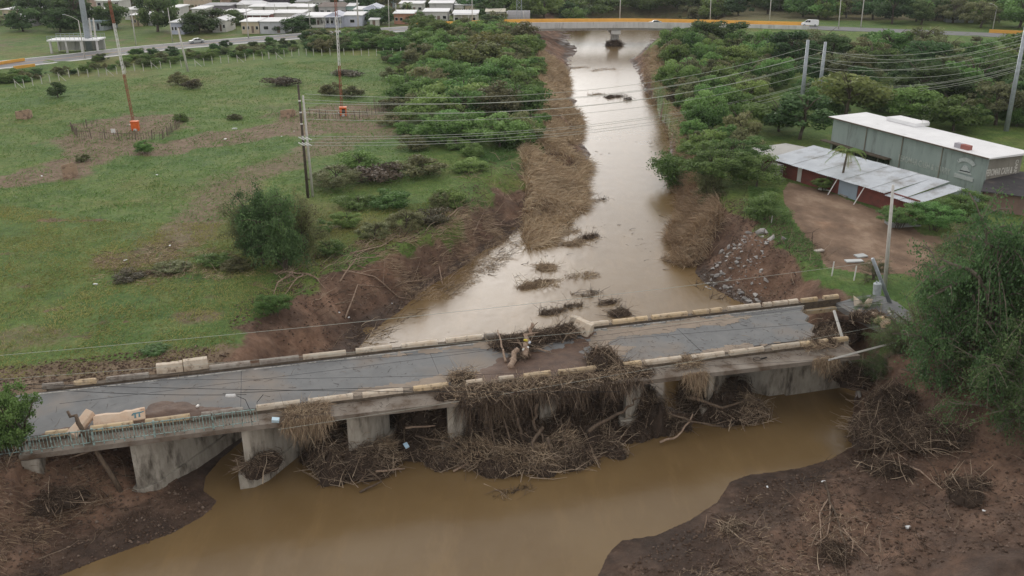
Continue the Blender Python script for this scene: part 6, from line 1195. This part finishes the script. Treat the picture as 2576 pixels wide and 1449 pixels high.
cb = at(495, 108, 6.0); vehicle('car', cb, hwyang(cb[0]), 4.4, 1.75, 1.42, [(-2.2,.3),(-2.2,.7),(-2.0,.82),(-1.15,.92),(-.5,1.38),(.7,1.42),(1.6,1.0),(2.15,.95),(2.2,.5),(2.1,.28),(-2.1,.25)], [[(-1.0,.95),(-.45,1.3),(.05,1.33),(.05,.95)],[(.12,.95),(.12,1.33),(.68,1.34),(1.35,.98)]], mat('silver_car_paint', (.4,.42,.42), (.36,.38,.38), rough=.3), 'silver car half hidden by bushes on the highway', 'car')
# ================================================================== TOWN
WMATS = {}
def wallm(c):
    if c not in WMATS: WMATS[c] = mat('render_%d' % len(WMATS), c, tuple(x*.82 for x in c), scale=.5, stain=tuple(x*.6 for x in c), stscale=.7, stpos=(.56,.75), stretch=(1,1,.4))
    return WMATS[c]
Wh, Cr, Pk, Gy, La, Br, Bl, Rd, Or, Aq, Pu = (.68,.66,.64), (.6,.5,.38), (.5,.36,.3), (.36,.35,.36), (.5,.52,.64), (.22,.16,.13), (.3,.42,.52), (.4,.17,.15), (.62,.27,.15), (.38,.52,.52), (.27,.24,.28)
def house(cx, by, wpx, label, wall=Wh, roof='w', h=3.4, dep=11, rz=0, style='flat', nwin=3, door=True, porch=False, z0=6.0, dark=False):
    c = at(cx, by, z0); w = wpx*np.linalg.norm(V3([c[0], c[1]*cT+(CH-z0)*sT*1.0, 0]))/F if 0 else wpx*(c[1]*cT+(CH-z0)*sT)/F
    o = empty('house', c, rz, label, 'house'); z_ = -.5
    m_ = MB(); m_.prism([(-w/2, 0), (w/2, 0), (w/2, dep), (-w/2, dep)], z_, h); m_.build('wall', wallm(wall), o)
    rm = {'w': M['roofwhite'], 'g': wallm((.38,.38,.4)), 'b': wallm((.32,.4,.46)), 'n': wallm((.24,.2,.18)), 'l': wallm((.6,.62,.7)), 'c': wallm((.62,.58,.48))}[roof]
    m_ = MB(); e = .45
    if style == 'flat':
        m_.prism([(-w/2-e, -e), (w/2+e, -e), (w/2+e, dep+e), (-w/2-e, dep+e)], [h+.01]*4, [h+.22, h+.22, h+.5, h+.5]); m_.build('roof', rm, o)
    elif style == 'gable':     # gable end faces the road
        vs = [(-w/2-e, -e, h), (w/2+e, -e, h), (0, -e, h+w*.16+.3), (-w/2-e, dep+e, h), (w/2+e, dep+e, h), (0, dep+e, h+w*.16+.3)]
        m_.add(vs, [(0, 1, 2), (5, 4, 3), (0, 2, 5, 3), (1, 4, 5, 2), (0, 3, 4, 1)]); m_.build('roof', rm, o)
    else:
        vs = [(-w/2-e, -e, h), (w/2+e, -e, h), (w/2+e, dep+e, h), (-w/2-e, dep+e, h), (-w/2+1, dep/2, h+1.3), (w/2-1, dep/2, h+1.3)]
        m_.add(vs, [(0, 1, 5, 4), (1, 2, 5), (2, 3, 4, 5), (3, 0, 4), (3, 2, 1, 0)]); m_.build('roof', rm, o)
    nst = 2 if h > 5 else 1; opn = nwin+(1 if door else 0); k_ = 0
    for st in range(nst):
        for i in range(opn):
            x = -w/2+w*(i+.5)/opn; ww = min(1.5, w/opn*.55)
            if door and st == 0 and i == opn//2:
                m_ = MB(); m_.box((x, -.02, 1.0), (min(1.0, ww), .06, 2.1)); m_.build('door', M['glass'] if dark else wallm(Br), o); continue
            zc = 1.55+st*2.9; m_ = MB(); m_.box((x, -.015, zc), (ww+.16, .07, 1.16)); f_ = m_.build('window', M['white'], o); m_ = MB(); m_.box((x, -.056, zc), (ww, .02, 1.0)); m_.build('pane', M['glass'], f_)
    if porch:
        m_ = MB(); m_.box((0, -1.6, h-.1), (w*.96, 2.3, .2)); m_.build('porch_roof', rm, o)
        for x in (-w*.45, -w*.15, w*.15, w*.45): m_ = MB(); m_.box((x, -2.5, (h-.2)/2-.15), (.22, .22, h-.1)); m_.build('porch_column', M['white'], o)
        m_ = MB(); m_.box((0, -2.6, .35), (w*.9, .12, .9)); m_.build('porch_wall', wallm(wall), o)
    return o
for a in [
 dict(cx=30,by=48,wpx=42,label='long low cream house with white roof at the far left',wall=Cr), dict(cx=76,by=47,wpx=46,label='low white house right of the cream one at the far left'),
 dict(cx=46,by=67,wpx=36,label='white roofed carport house at the left among trees',wall=Gy,dark=True), dict(cx=54,by=16,wpx=28,label='pink walled house at the top left',wall=Pk,roof='n'),
 dict(cx=118,by=26,wpx=50,label='pink house with a pale lavender roof at the top left',wall=Pk,roof='l',h=3.4), dict(cx=276,by=40,wpx=58,label='two storey white house with a blue white flat roof',h=5.6), dict(cx=236,by=52,wpx=44,label='white house just behind the monopole'),
 dict(cx=243,by=74,wpx=40,label='blue grey open carport below the two storey house',wall=(.4,.44,.48),roof='b',h=2.6,dark=True), dict(cx=345,by=64,wpx=28,label='yellow walled narrow house between two big trees',wall=(.55,.45,.3)),
 dict(cx=442,by=42,wpx=22,label='small white house beside the sloping street',wall=Wh), dict(cx=448,by=84,wpx=32,label='lavender walled house with a bright white roof by the highway',wall=La),
 dict(cx=490,by=24,wpx=52,label='tall cream and pink apartment block at the top',wall=(.6,.48,.38),h=8,dep=10,nwin=5), dict(cx=404,by=17,wpx=32,label='grey plain building at the top beside the apartments',wall=Gy,h=5.6), dict(cx=546,by=37,wpx=68,label='long windowless looking grey building with a pink end',wall=Pu,roof='g',h=3.4,nwin=2),
 dict(cx=588,by=56,wpx=54,label='white roofed house behind the spreading dark tree'), dict(cx=552,by=78,wpx=34,label='small white house under the spreading tree',style='gable'), dict(cx=628,by=33,wpx=62,label='long white roof house left below the hall',style='hip'),
 dict(cx=652,by=60,wpx=66,label='red trimmed house with a white roof and porch columns',wall=Rd,porch=True), dict(cx=631,by=82,wpx=44,label='cream house with tall windows by the highway',wall=Cr), dict(cx=676,by=20,wpx=104,label='long hall with a blue grey roof and dark open side',wall=(.08,.07,.09),roof='b',h=5,dep=14,nwin=0,door=False),
 dict(cx=648,by=40,wpx=38,label='small white house directly below the hall'), dict(cx=694,by=40,wpx=60,label='white house with dark garage doors below the hall',dark=True,style='hip'), dict(cx=738,by=40,wpx=24,label='narrow white house with one black window'), dict(cx=768,by=41,wpx=34,label='white house behind the street pole'),
 dict(cx=724,by=58,wpx=76,label='wide white house with dark blue windows'), dict(cx=686,by=82,wpx=62,label='plain pale grey workshop with white roof beside the highway',wall=(.56,.56,.6),nwin=1), dict(cx=793,by=66,wpx=54,label='white house with a row of columns near the highway',porch=True), dict(cx=841,by=66,wpx=42,label='lavender blue house with a gable porch',wall=La,roof='l',style='gable',porch=True), dict(cx=887,by=64,wpx=48,label='pale blue wing with a long white roof beside the gable house',wall=(.6,.62,.74),nwin=1,door=False),
 dict(cx=836,by=39,wpx=66,label='brown grey roofed house above the gable house',wall=(.5,.48,.5),roof='n',style='hip'), dict(cx=805,by=19,wpx=40,label='pale hip roofed house at the top centre',style='hip'), dict(cx=881,by=38,wpx=20,label='tiny white house left of the tall trees',wall=Aq),
 dict(cx=938,by=51,wpx=44,label='aqua raised house with a low gable roof',wall=Aq,roof='l',h=4.2,style='gable',porch=True), dict(cx=941,by=65,wpx=20,label='white tent roofed shed beside the highway',h=2,nwin=0,dep=4), dict(cx=1016,by=59,wpx=48,label='orange and brown walled house with a white roof',wall=(.5,.26,.18)), dict(cx=1035,by=31,wpx=58,label='white roofed house behind the orange one'),
 dict(cx=1058,by=19,wpx=50,label='pinkish house with a tall square tower',wall=Pk), dict(cx=1096,by=54,wpx=60,label='white house partly hidden by a green hedge'), dict(cx=1110,by=36,wpx=58,label='white house with lattice blocks and two storeys',h=4.2,wall=(.56,.55,.56)), dict(cx=1171,by=59,wpx=60,label='bright white house with a deep porch facing the highway',porch=True,dark=True),
 dict(cx=1145,by=18,wpx=38,label='white building at the top right of the town',h=4.5), dict(cx=1205,by=15,wpx=70,label='tall white building at the top right of the town',h=7,nwin=6), dict(cx=1246,by=48,wpx=46,label='cream roofed house at the right end of the town',roof='c',h=2.6), dict(cx=1156,by=35,wpx=22,label='small white cube house beside the dark tree'), dict(cx=980,by=20,wpx=20,label='narrow pale blue tower house',wall=(.5,.56,.64),h=6,nwin=1),
]: house(**a)
for i, (cx, by, wpx, wall, roof, lab) in enumerate([(20,22,36,Cr,'g','cream house at the very top left corner'),(88,34,30,Wh,'w','white house between the dark trees at the left'),(200,18,40,Pk,'g','pink house behind the monopole top'),(318,24,34,Gy,'n','grey house right of the two storey one'),(372,16,30,Cr,'w','cream house left of the plain grey building'),(330,48,30,Wh,'w','small white house above the yellow walled one'),(385,62,24,Gy,'w','grey garage between the two big trees'),(500,46,30,Wh,'w','white house below the apartment block'),(515,66,36,Cr,'w','cream house partly under the spreading tree'),(575,18,40,Pk,'n','pink house left of the hall'),(760,26,30,Wh,'g','grey roofed house right of the hall'),(905,48,26,Wh,'w','white house between tall trees and the aqua house'),(925,10,40,Cr,'g','cream house at the top behind the tall trees'),(1000,10,34,Pk,'w','pink house at the top beside the blue tower house'),(1090,8,40,Wh,'w','white house at the very top above the lattice blocks'),(745,70,22,Gy,'g','grey shed between workshop and dark tree'),(870,24,30,Wh,'g','pale house behind the brown roof'),(1185,36,30,Cr,'g','cream house behind the deep porch house')]):
    house(cx, by, wpx, lab, wall, roof)
c = at(1305, 48, 6.2); o = empty('tank_shed', c, 0, 'grey half round shed with a white disc end behind the lattice tower', 'shed'); m_ = MB(); vs = []; n = 10
for x in (-4.2, 4.2):
    for i in range(n+1): a = math.pi*i/n; vs.append((x, math.cos(a)*3, math.sin(a)*3.2))
m_.add(vs, [(i, i+1, n+2+i, n+1+i) for i in range(n)]+[tuple(range(n, -1, -1)), tuple(range(n+1, 2*n+2))]); m_.build('shell', wallm(Gy), o); m_ = MB(); m_.tube([(-4.5, -1.5, 2.2), (-4.22, -1.5, 2.2)], .9, 14); m_.build('disc', M['white'], o)
house(2414, 58, 62, 'weathered pale blue shack with a rusty roof edge in the upper right wood', wall=(.46,.5,.54), roof='g', h=2.6, dep=6, rz=-.25, nwin=1, z0=6.2)
house(1985, 8, 30, 'small pale box house at the top right edge of the view', wall=(.5,.54,.58), roof='w', h=3, dep=6, nwin=1, z0=6.2)
m_ = MB(); a, b_ = at(436, 49, 6), at(472, 40, 6); m_.box((0, 0, .7), (np.linalg.norm(b_-a), .2, 1.6)); tag(m_.build('boundary_wall', M['white'], None, (a+b_)/2, (0, 0, math.atan2(b_[1]-a[1], b_[0]-a[0]))), 'white garden wall along the sloping street', 'wall')
m_ = MB(); q = [at(440, 55, 6.02), at(480, 52, 6.02), at(525, 38, 6.02), at(500, 38, 6.02)]; tag(m_.add(q, [(0, 1, 2, 3)]).build('side_street', M['hwyasph']), kind='structure')

# ================================================================== WAREHOUSE
wa = WH0; wb = WH1; wdv = unit((wb-wa)[None])[0]; WLn = np.linalg.norm(wb-wa); wn = V3([wdv[1], -wdv[0], 0]); wn = wn if wn[0] > 0 else -wn; WD = 5.9
wall_g = mat('green_grey_block', (.34,.405,.385), (.28,.335,.32), scale=.8, stain=(.15,.17,.155), stscale=.9, stpos=(.5,.74), bump=.25, bscale=5, stretch=(1,1,.22))
wall_t = mat('tan_grey_shaded', (.27,.255,.215), (.21,.195,.165), scale=.8, stain=(.13,.12,.1), stscale=.9, stpos=(.52,.74), bump=.25, bscale=5, stretch=(1,1,.22))  # browner end wall tone, also darkened as the side turned from the sun
wh = empty('warehouse', wa, math.atan2(wdv[1], wdv[0]), 'long grey green warehouse with a white flat roof and painted lettering', 'warehouse')
# local: x along the long wall from near corner, y: +/-; find sign of depth
sgn = -1.0; HW = 5.35
def PW(x, y, z_): return (x, y*sgn, z_)
def wbox(mb, x0, x1, y0, y1, z0, z1): mb.box(((x0+x1)/2, sgn*(y0+y1)/2, (z0+z1)/2), (abs(x1-x0), abs(y1-y0), abs(z1-z0)))
m_ = MB(); wbox(m_, 0.001, WLn, 0, .3, -.4, HW); m_.build('wall', wall_g, wh); m_ = MB(); wbox(m_, 0, .3, .302, WD, -.4, HW); m_.build('wall', wall_t, wh); m_ = MB(); wbox(m_, WLn-.3, WLn, .302, WD, -.4, HW); m_.build('wall', wall_g, wh); m_ = MB(); wbox(m_, .302, WLn-.302, WD-.3, WD, -.4, HW); m_.build('wall', wall_t, wh)
rf = MB(); rf.prism([PW(-.7, -.6, 0)[:2], PW(-.7, WD+.6, 0)[:2], PW(WLn+.5, WD+.6, 0)[:2], PW(WLn+.5, -.6, 0)[:2]], [HW+.01]*4, [HW+.16, HW+.3, HW+.3, HW+.16]); rf.build('roof', M['roofwhite'], wh)
m_ = MB(); wbox(m_, WLn*.6, WLn*.8, WD-1.2, WD+1.4, HW+.31, HW+.8); m_.build('roof_box', M['roofwhite'], wh)
m_ = MB(); wbox(m_, 3.3, 4.5, .2, .9, HW+.2, HW+.75); m_.build('roof_hatch', mat('rusty_hatch', (.34,.13,.11), (.3,.12,.1), scale=1.5), wh); m_ = MB(); wbox(m_, 4.51, 5.5, .2, .9, HW+.2, HW+.75); m_.build('roof_hatch', wallm((.4,.38,.42)), wh)
# ledge with strip windows
m_ = MB(); wbox(m_, 15.2, WLn+1.2, -1.0, -.002, 1.75, 1.9); m_.build('canopy', M['curb'], wh)
for i in range(5):
    x0 = 15.4+i*WLn*.085; m_ = MB(); wbox(m_, x0, x0+WLn*.08, -.05, -.002, .7, 1.6); f_ = m_.build('window', M['curb'], wh); m_ = MB(); wbox(m_, x0+.1, x0+WLn*.08-.1, -.07, -.052, .8, 1.5); m_.build('pane', M['glass'], f_)
for x in (6.8, 13.6, 20.4): m_ = MB(); wbox(m_, x, x+.12, -.13, -.012, 0, HW); m_.build('downpipe', wall_t, wh)
m_ = MB(); wbox(m_, -.65, WLn+.45, -.78, -.61, HW+.02, HW+.15); m_.build('gutter', M['curb'], wh)
# roof mast light
m_ = MB(); m_.tube([PW(WLn*.6, WD, HW+.4), PW(WLn*.6, WD, HW+1.2), PW(WLn*.55, WD-.3, HW+1.3)], .06, 5); m_.build('roof_lamp', M['white'], wh)
def text(s_, size, mat_, x, z_, face, label=None, bold=.0, name='lettering', sx=1):
    cu = bpy.data.curves.new(name, 'FONT'); cu.body = s_; cu.size = size; cu.extrude = .01; cu.offset = bold; cu.align_x = 'LEFT'; cu.materials.append(mat_)
    o_ = bpy.data.objects.new(name, cu); me = bpy.data.meshes.new_from_object(o_); bpy.data.objects.remove(o_); o = link(name, me, wh)
    if face == 'long': o.location = PW(x, -.03, z_); o.rotation_euler = (math.pi/2, 0, math.pi if sgn < 0 else 0); o.scale = (sx, 1, 1)
    else: o.location = (-.03, sgn*x, z_); o.rotation_euler = (math.pi/2, 0, -math.pi/2); o.scale = (sx, 1, 1)
    return o
faded = mat('faded_white_letters', (.5,.54,.51), (.42,.46,.43), scale=2.5, stain=(.3,.35,.315), stscale=1.8, stpos=(.48,.64)); whitel = mat('white_letters', (.7,.68,.62), (.5,.49,.44), scale=3, stain=(.3,.28,.25), stscale=3, stpos=(.55,.7))
text('FEROMAR CASH & CARRY', 1.15, faded, 14.0, 1.95, 'long', bold=.022, sx=.66)
text('FEROMAR CASH &', 1.15, whitel, .1, 3.05, 'short', bold=.03, sx=.47); 
cl = text('CARRY', .66, whitel, 0, 0, 'short', bold=.015); cl.location = (-.03, sgn*4.85, 4.7); cl.rotation_euler = (math.pi/2, math.pi/2, -math.pi/2)
# emblem: arc banner, hill shape, lower banner
def flat_sign(name, pts, mat_, d=.12):
    m_ = MB(); n = len(pts); vs = [PW(x, -.004, z_) for x, z_ in pts]+[PW(x, -d, z_) for x, z_ in pts]; m_.add(vs, [tuple(range(n)), tuple(range(2*n-1, n-1, -1))]+[(i, n+i, n+(i+1) % n, (i+1) % n) for i in range(n)]); return m_.build(name, mat_, wh)
ex = 2.95; arc = [(ex+1.65*math.cos(a), 3.35+1.35*math.sin(a)) for a in np.linspace(.55, 2.55, 10)]+[(ex+1.3*math.cos(a), 3.3+.9*math.sin(a)) for a in np.linspace(2.5, .6, 10)]
emb = mat('emblem_grey', (.56,.6,.59), (.42,.46,.45), scale=3, stain=(.2,.23,.23), stscale=3, stpos=(.56,.66))
flat_sign('emblem_arc', arc, emb); flat_sign('emblem_hill', [(ex-1.1, 2.72), (ex+1.0, 2.72), (ex+.75, 3.0), (ex+.5, 3.3), (ex+.3, 3.65), (ex-.0, 3.75), (ex-.35, 3.6), (ex-.7, 3.1)], emb)
flat_sign('emblem_band', [(ex-1.45, 1.95), (ex+1.45, 1.95), (ex+1.45, 2.45), (ex-1.45, 2.45)], emb); flat_sign('emblem_line', [(ex-.8, 2.98), (ex+.75, 2.9), (ex+.7, 3.02), (ex-.75, 3.1)], M['glass'], .14)
# low red shed in front
tin = mat('corrugated_tin', (.58,.61,.65), (.46,.49,.53), rough=.5, scale=.6, stain=(.28,.27,.26), stscale=.35, stpos=(.5,.7), metal=.2)
redw = mat('red_block_wall', (.23,.075,.06), (.16,.055,.045), scale=1.2, stain=(.12,.06,.05), stscale=1, stpos=(.5,.7), bump=.3)
ra = at(1994, 448, 5.4); rbp = at(2245, 528, 5.4); rdv = unit((rbp-ra)[None])[0]; rL = np.linalg.norm(rbp-ra)+6.5; ro = empty('red_shed', ra, math.atan2(rdv[1], rdv[0]), 'long low red walled shed with a grey corrugated roof in front of the warehouse', 'shed')
m_ = MB(); m_.box((rL/2-3.5, .1, .8), (rL+1, .2, 2.5)); m_.build('wall', redw, ro)
m_ = MB(); m_.box((-3.9, 3.2, .8), (.2, 6, 2.5)); m_.build('wall', redw, ro)
def corr(x0, x1, y0, y1, z0, z1, name, mt, pitch=.3, amp=.05):
    m_ = MB(); n = int((x1-x0)/pitch*2); vs = []
    for i in range(n+1):
        x = x0+(x1-x0)*i/n; d = amp*(i % 2); vs += [(x, y0, z0+d), (x, y1, z1+d)]
    m_.add(vs, [(2*i, 2*i+2, 2*i+3, 2*i+1) for i in range(n)]); return m_.build(name, mt, ro)
for i in range(11):
    x0 = -4.2+i*(rL+1.4)/11; o_ = corr(x0, x0+(rL+1.4)/11+.12, -1.0, 7.4, 2.0+.03*(i % 2)-(.25 if i > 8 else 0), 2.95+.03*(i % 2)-(.3 if i > 9 else 0), 'roof_sheet', tin)
m_ = MB(); m_.add([(-4.3, -1.5, 1.93), (-10.5, .6, 1.9), (-8.5, 6.3, 2.5), (-4.3, 6.5, 2.72)], [(0, 3, 2, 1)]); m_.build('roof_sheet', wallm((.45,.44,.42)), ro)
m_ = MB(); m_.add([(-4.2, .0, -.3), (-9.8, 1.6, -.3), (-9.8, 1.6, 1.95), (-4.2, 0, 1.95)], [(0, 1, 2, 3)]); m_.build('wall', redw, ro)
m_ = MB(); m_.box((9.7, -.03, .8), (3.0, .1, 2.1)); m_.build('roller_door', wallm((.34,.42,.5)), ro)
for x in (7.9, 12.3): m_ = MB(); m_.tube([(x, -1.6, -.3), (x+.4, -.6, 1.95)], .07, 5); m_.build('prop', M['white'], ro)
m_ = MB(); m_.box((1.2, -.03, .9), (.7, .1, 2.1)); m_.build('door', M['white'], ro)
for i in range(7): m_ = MB(); m_.box((-2.0, -1.2, .15+i*.25), (1.5, 1.1, .06)); m_.build('slat', wallm((.4,.38,.36)), ro)
# dark roof at right
c = at(2470, 500, 5.3); o = empty('dark_shed', c+V3([3.5, -3, 0]), -.55, 'dark corrugated roofed shed at the right edge below the warehouse', 'shed'); m_ = MB(); m_.prism([(-4.5, -5), (6, -5), (6, 4.5), (-4.5, 4.5)], [2.3, 2.3, 3.1, 3.1], [2.4, 2.4, 3.2, 3.2]); m_.build('roof', mat('dark_tin', (.07,.065,.07), (.045,.042,.045), scale=.7, stain=(.12,.1,.09), stscale=.5, stpos=(.55,.7)), o); m_ = MB(); m_.box((.7, 0, 1.0), (9.8, 8.4, 2.5)); m_.build('wall', wallm((.3,.2,.17)), o)
for i, (px, py, sx_, sy_, rz, lab, cc) in enumerate([(2075,478,1.6,.6,-.5,'pale sheet lying on the ground before the shed',(.6,.6,.58)),(2140,492,2.4,1.3,.2,'grey slab at the shed door',(.35,.33,.3)),(2270,565,3.6,1.6,.1,'grey concrete ledge at the edge of the yard',(.36,.37,.37)),(2060,632,1.0,.5,.3,'pale stone at the lower yard edge',(.5,.45,.4)),(2148,598+60,1.8,.7,.1,'white grey scrap sheet at the bottom of the yard',(.6,.62,.62)),(2165,645,1.2,.8,.3,'light grey scrap beside the leaning pole',(.5,.52,.52)),(2240,516,1.6,.25,-.4,'narrow pale board by the red wall',(.6,.58,.55)),(2480,600,2.6,1.2,.3,'fallen corrugated sheet among the right bushes',(.5,.5,.5))]):
    m_ = MB(); m_.box((0, 0, .1), (sx_, sy_, .14 if i != 2 else .7), tilt=(rnd.uniform(-.08, .08), rnd.uniform(-.06, .06), 0)); tag(m_.build('scrap_sheet', wallm(cc), None, on(px, py, 5.3), (0, 0, rz), bevel=.02), lab, 'debris', 'scrap lying round the yard')
# rubble on the right bank
pg = poly([(1760,690),(1790,665),(1860,655),(1920,690),(1935,740),(1890,760),(1840,745),(1790,720)], .8); g = np.random.default_rng(55); Q = g.uniform(pg.min(0), pg.max(0), (900, 2)); Q = Q[inside(Q, pg)]
stone = mat('pale_rubble', (.42,.4,.38), (.25,.24,.235), scale=2.5, bump=.4, bscale=9, var=.25)
rb_ = empty('rubble_bank', (Q[0][0], Q[0][1], gz(*Q[0])), 0, 'fan of pale broken rubble at the waterline of the right bank', 'rubble'); rl0 = V3(rb_.location)
protos = []
for i in range(6):
    me = bpy.data.meshes.new('stone'); me.from_pydata([tuple(x) for x in unit(g.normal(0, 1, (11, 3)))*np.array([1, .8, .5])], [], []); bm = bmesh.new(); bm.from_mesh(me); bmesh.ops.convex_hull(bm, input=bm.verts); bm.to_mesh(me); bm.free(); me.materials.append(stone); protos.append(me)
Zq = ground(Q[:260])
for i, ((x, y), z_) in enumerate(zip(Q[:260], Zq)):
    s_ = .07+.32*g.random()**3.2; o = bpy.data.objects.new('stone', protos[i % 6]); COL.objects.link(o); o.parent = rb_; o.location = (x-rl0[0], y-rl0[1], z_+s_*.2-rl0[2]); o.scale = (s_*1.5, s_*1.2, s_); o.rotation_euler = tuple(g.uniform(-.5, .5, 2))+(g.uniform(0, 6.3),)
for i, (px, py, sz, lab) in enumerate([(1905,712,.9,'large pale broken concrete lump high on the right bank'),(1960,695,.6,'grey boulder beside the green weeds on the right bank'),(1940,600,.9,'pale rock outcrop under the grass lip of the right bank'),(1812,650,.55,'flat pale stone above the rubble fan'),(1832,635,.4,'small pale stone up the bank from the flat one')]):
    o = tag(link('boulder', protos[i % 6], None, on(px, py, 3)+V3([0, 0, .1])), lab, 'rock', 'loose rocks on the right bank'); o.scale = (sz, sz*.8, sz); o.rotation_euler = (.5, .3*i, i)
def clods(pg, n, label, seed, sz=(.03, .16)):
    g_ = np.random.default_rng(seed); Q = g_.uniform(pg.min(0), pg.max(0), (n*2, 2)); Q = Q[inside(Q, pg) & ~inside(Q, water_poly)][:n]; Z_ = ground(Q); n = len(Q); s_ = sz[0]+(sz[1]-sz[0])*g_.random(n)**4
    base = V3([[1, 0, 0], [0, 1, 0], [-1, 0, 0], [0, -1, 0], [0, 0, .7], [0, 0, -.5]]); Vv = base[None]*s_[:, None, None]*g_.uniform(.6, 1.4, (n, 6, 1))+np.stack([Q[:, 0], Q[:, 1], Z_+s_*.2], 1)[:, None]; f_ = V3([[0, 1, 4], [1, 2, 4], [2, 3, 4], [3, 0, 4], [1, 0, 5], [2, 1, 5], [3, 2, 5], [0, 3, 5]]).astype(int)
    Ff = (f_[None]+(np.arange(n)*6)[:, None, None]).reshape(-1, 3); tag(link('clods', mesh_np('clods', Vv.reshape(-1, 3), Ff, M['clod'], np.repeat(g_.random(n)**2, 6))), label, 'clods', None, 'stuff')
M['clod'] = varmat('mud_clods', [(.09,.06,.044), (.14,.095,.072), (.22,.165,.13)])
clods(poly([(1502,1449),(1650,1345),(1803,1262),(1887,1192),(2092,1153),(2131,1075),(2300,1000),(2620,1150),(2620,1480)], 1), 9000, 'clods and pebbles over the lower right mud', 71)
clods(poly([(149,1449),(333,1379),(549,1259),(514,1234),(330,1120),(100,1150),(-60,1200),(-60,1480)], 1), 5000, 'clods and pebbles over the lower left mud', 72)
clods(poly([(897,881),(1058,736),(1220,628),(1300,560),(1180,500),(1000,620),(770,710),(600,830),(580,900)], 2), 9000, 'clods and pebbles over the left bank above the bridge', 73)
clods(poly([(1755,663),(1768,709),(1894,772),(2000,760),(2050,690),(1900,560),(1820,560)], 2), 4000, 'clods on the right bank face', 74)
clods(poly([(-60,930),(500,870),(600,900),(560,930),(0,1000)], 4.5), 2500, 'clods in the mud beside the far kerb', 75)
# litter
pl = mat('plastic_white', (.75,.76,.77), (.68,.69,.7), rough=.4); 
for i, (px, py, sz, z0, lab, kk) in enumerate([(590,324,.8,4.5,'white scrap of sheet in the field',0),(566,350,.45,4.5,'white bottle like scrap below the sheet',0),(105,443,.35,4.5,'white scrap on the dirt track',0),(395,440,.3,4.5,'white scrap in the middle of the field',0),(709,343,.3,4.5,'white dot of litter left of the wire pole',0),(740,330,.3,4.5,'white drum near the right mast fence',0),(240,715,.4,4.5,'upright white scrap in the field debris',0),(315,655,.35,4.5,'pale blue scrap in the field debris',0),(427,648-30,.3,4.5,'pale scrap at the centre of the field',0),(855,815,.25,2,'white cup on the mud slope',0),(878,812,.3,2,'pale green scrap on the mud slope',0),(775,842,.25,2,'small white scrap low on the mud slope',0),(985,768,.25,1,'pale stone like scrap near the water',0),(2070,1212,.3,1.5,'white scrap beside the root on the lower right mud',0),(1930,1225,.2,1.5,'pale scrap on the lower right mud',0),(2475,1288,.2,2.5,'tiny blue white scrap at the lower right',0),(2285,1328,.35,2.2,'pale flat scrap on the dark slope',0),(1270,870,.25,5.9,'yellow can',0)][:17]):
    m_ = MB(); m_.prism([(-.5*sz, -.3*sz), (.55*sz, -.25*sz), (.5*sz, .3*sz), (-.4*sz, .25*sz)], 0, [.2*sz, .4*sz, .25*sz, .12*sz]); o = tag(m_.build('litter', pl, None, on(px, py, z0), (.1, .1, i)), lab, 'litter', 'loose litter')
for i, (px, py, z_, cc, lab) in enumerate([(1322,856,6.0,(.6,.5,.06),'yellow bottle in the road pile'),(1332,862,5.9,(.55,.6,.68),'pale blue tub in the road pile'),(1326,874,5.7,(.8,.8,.78),'white round bottle in the road pile'),(1318,879,5.6,(.7,.68,.62),'cream bottle in the road pile'),(1022,1120,1.9,(.4,.55,.68),'light blue tray on the left edge of the jam'),(693,1056,5.2,(.55,.72,.82),'pale blue box on the walkway past the railing'),(497,1022,5.15,(.75,.72,.68),'white scrap on the road before the mud cone'),(1264,1000,4.6,(.2,.45,.6),'blue pipe sticking out of the mat edge')]):
    m_ = MB(); m_.tube([(-.16, 0, 0), (-.1, 0, .02), (.12, 0, .03), (.17, 0, .03)], [.05, .1, .1, .04], 8) if i not in (4, 5) else m_.box((0, 0, 0), (.5, .3, .1 if i == 4 else .25)); tag(m_.build('litter', mat('plastic_%d' % i, cc, cc, rough=.4), None, at(px, py, z_), (.3, .2, i*1.3)), lab, 'litter', 'litter on the bridge')

# ================================================================== AIR
hz = bpy.data.materials.new('haze_air'); hz.use_nodes = True; t = hz.node_tree; t.nodes.clear(); pv = nd(t, 'ShaderNodeVolumePrincipled'); pv.inputs['Color'].default_value = (.86, .9, .95, 1); pv.inputs['Density'].default_value = .0001; mo = nd(t, 'ShaderNodeOutputMaterial'); t.links.new(pv.outputs[0], mo.inputs['Volume'])
m_ = MB(); m_.box((0, 2050, 22), (10400, 5300, 50)); tag(m_.build('haze', hz), kind='stuff')
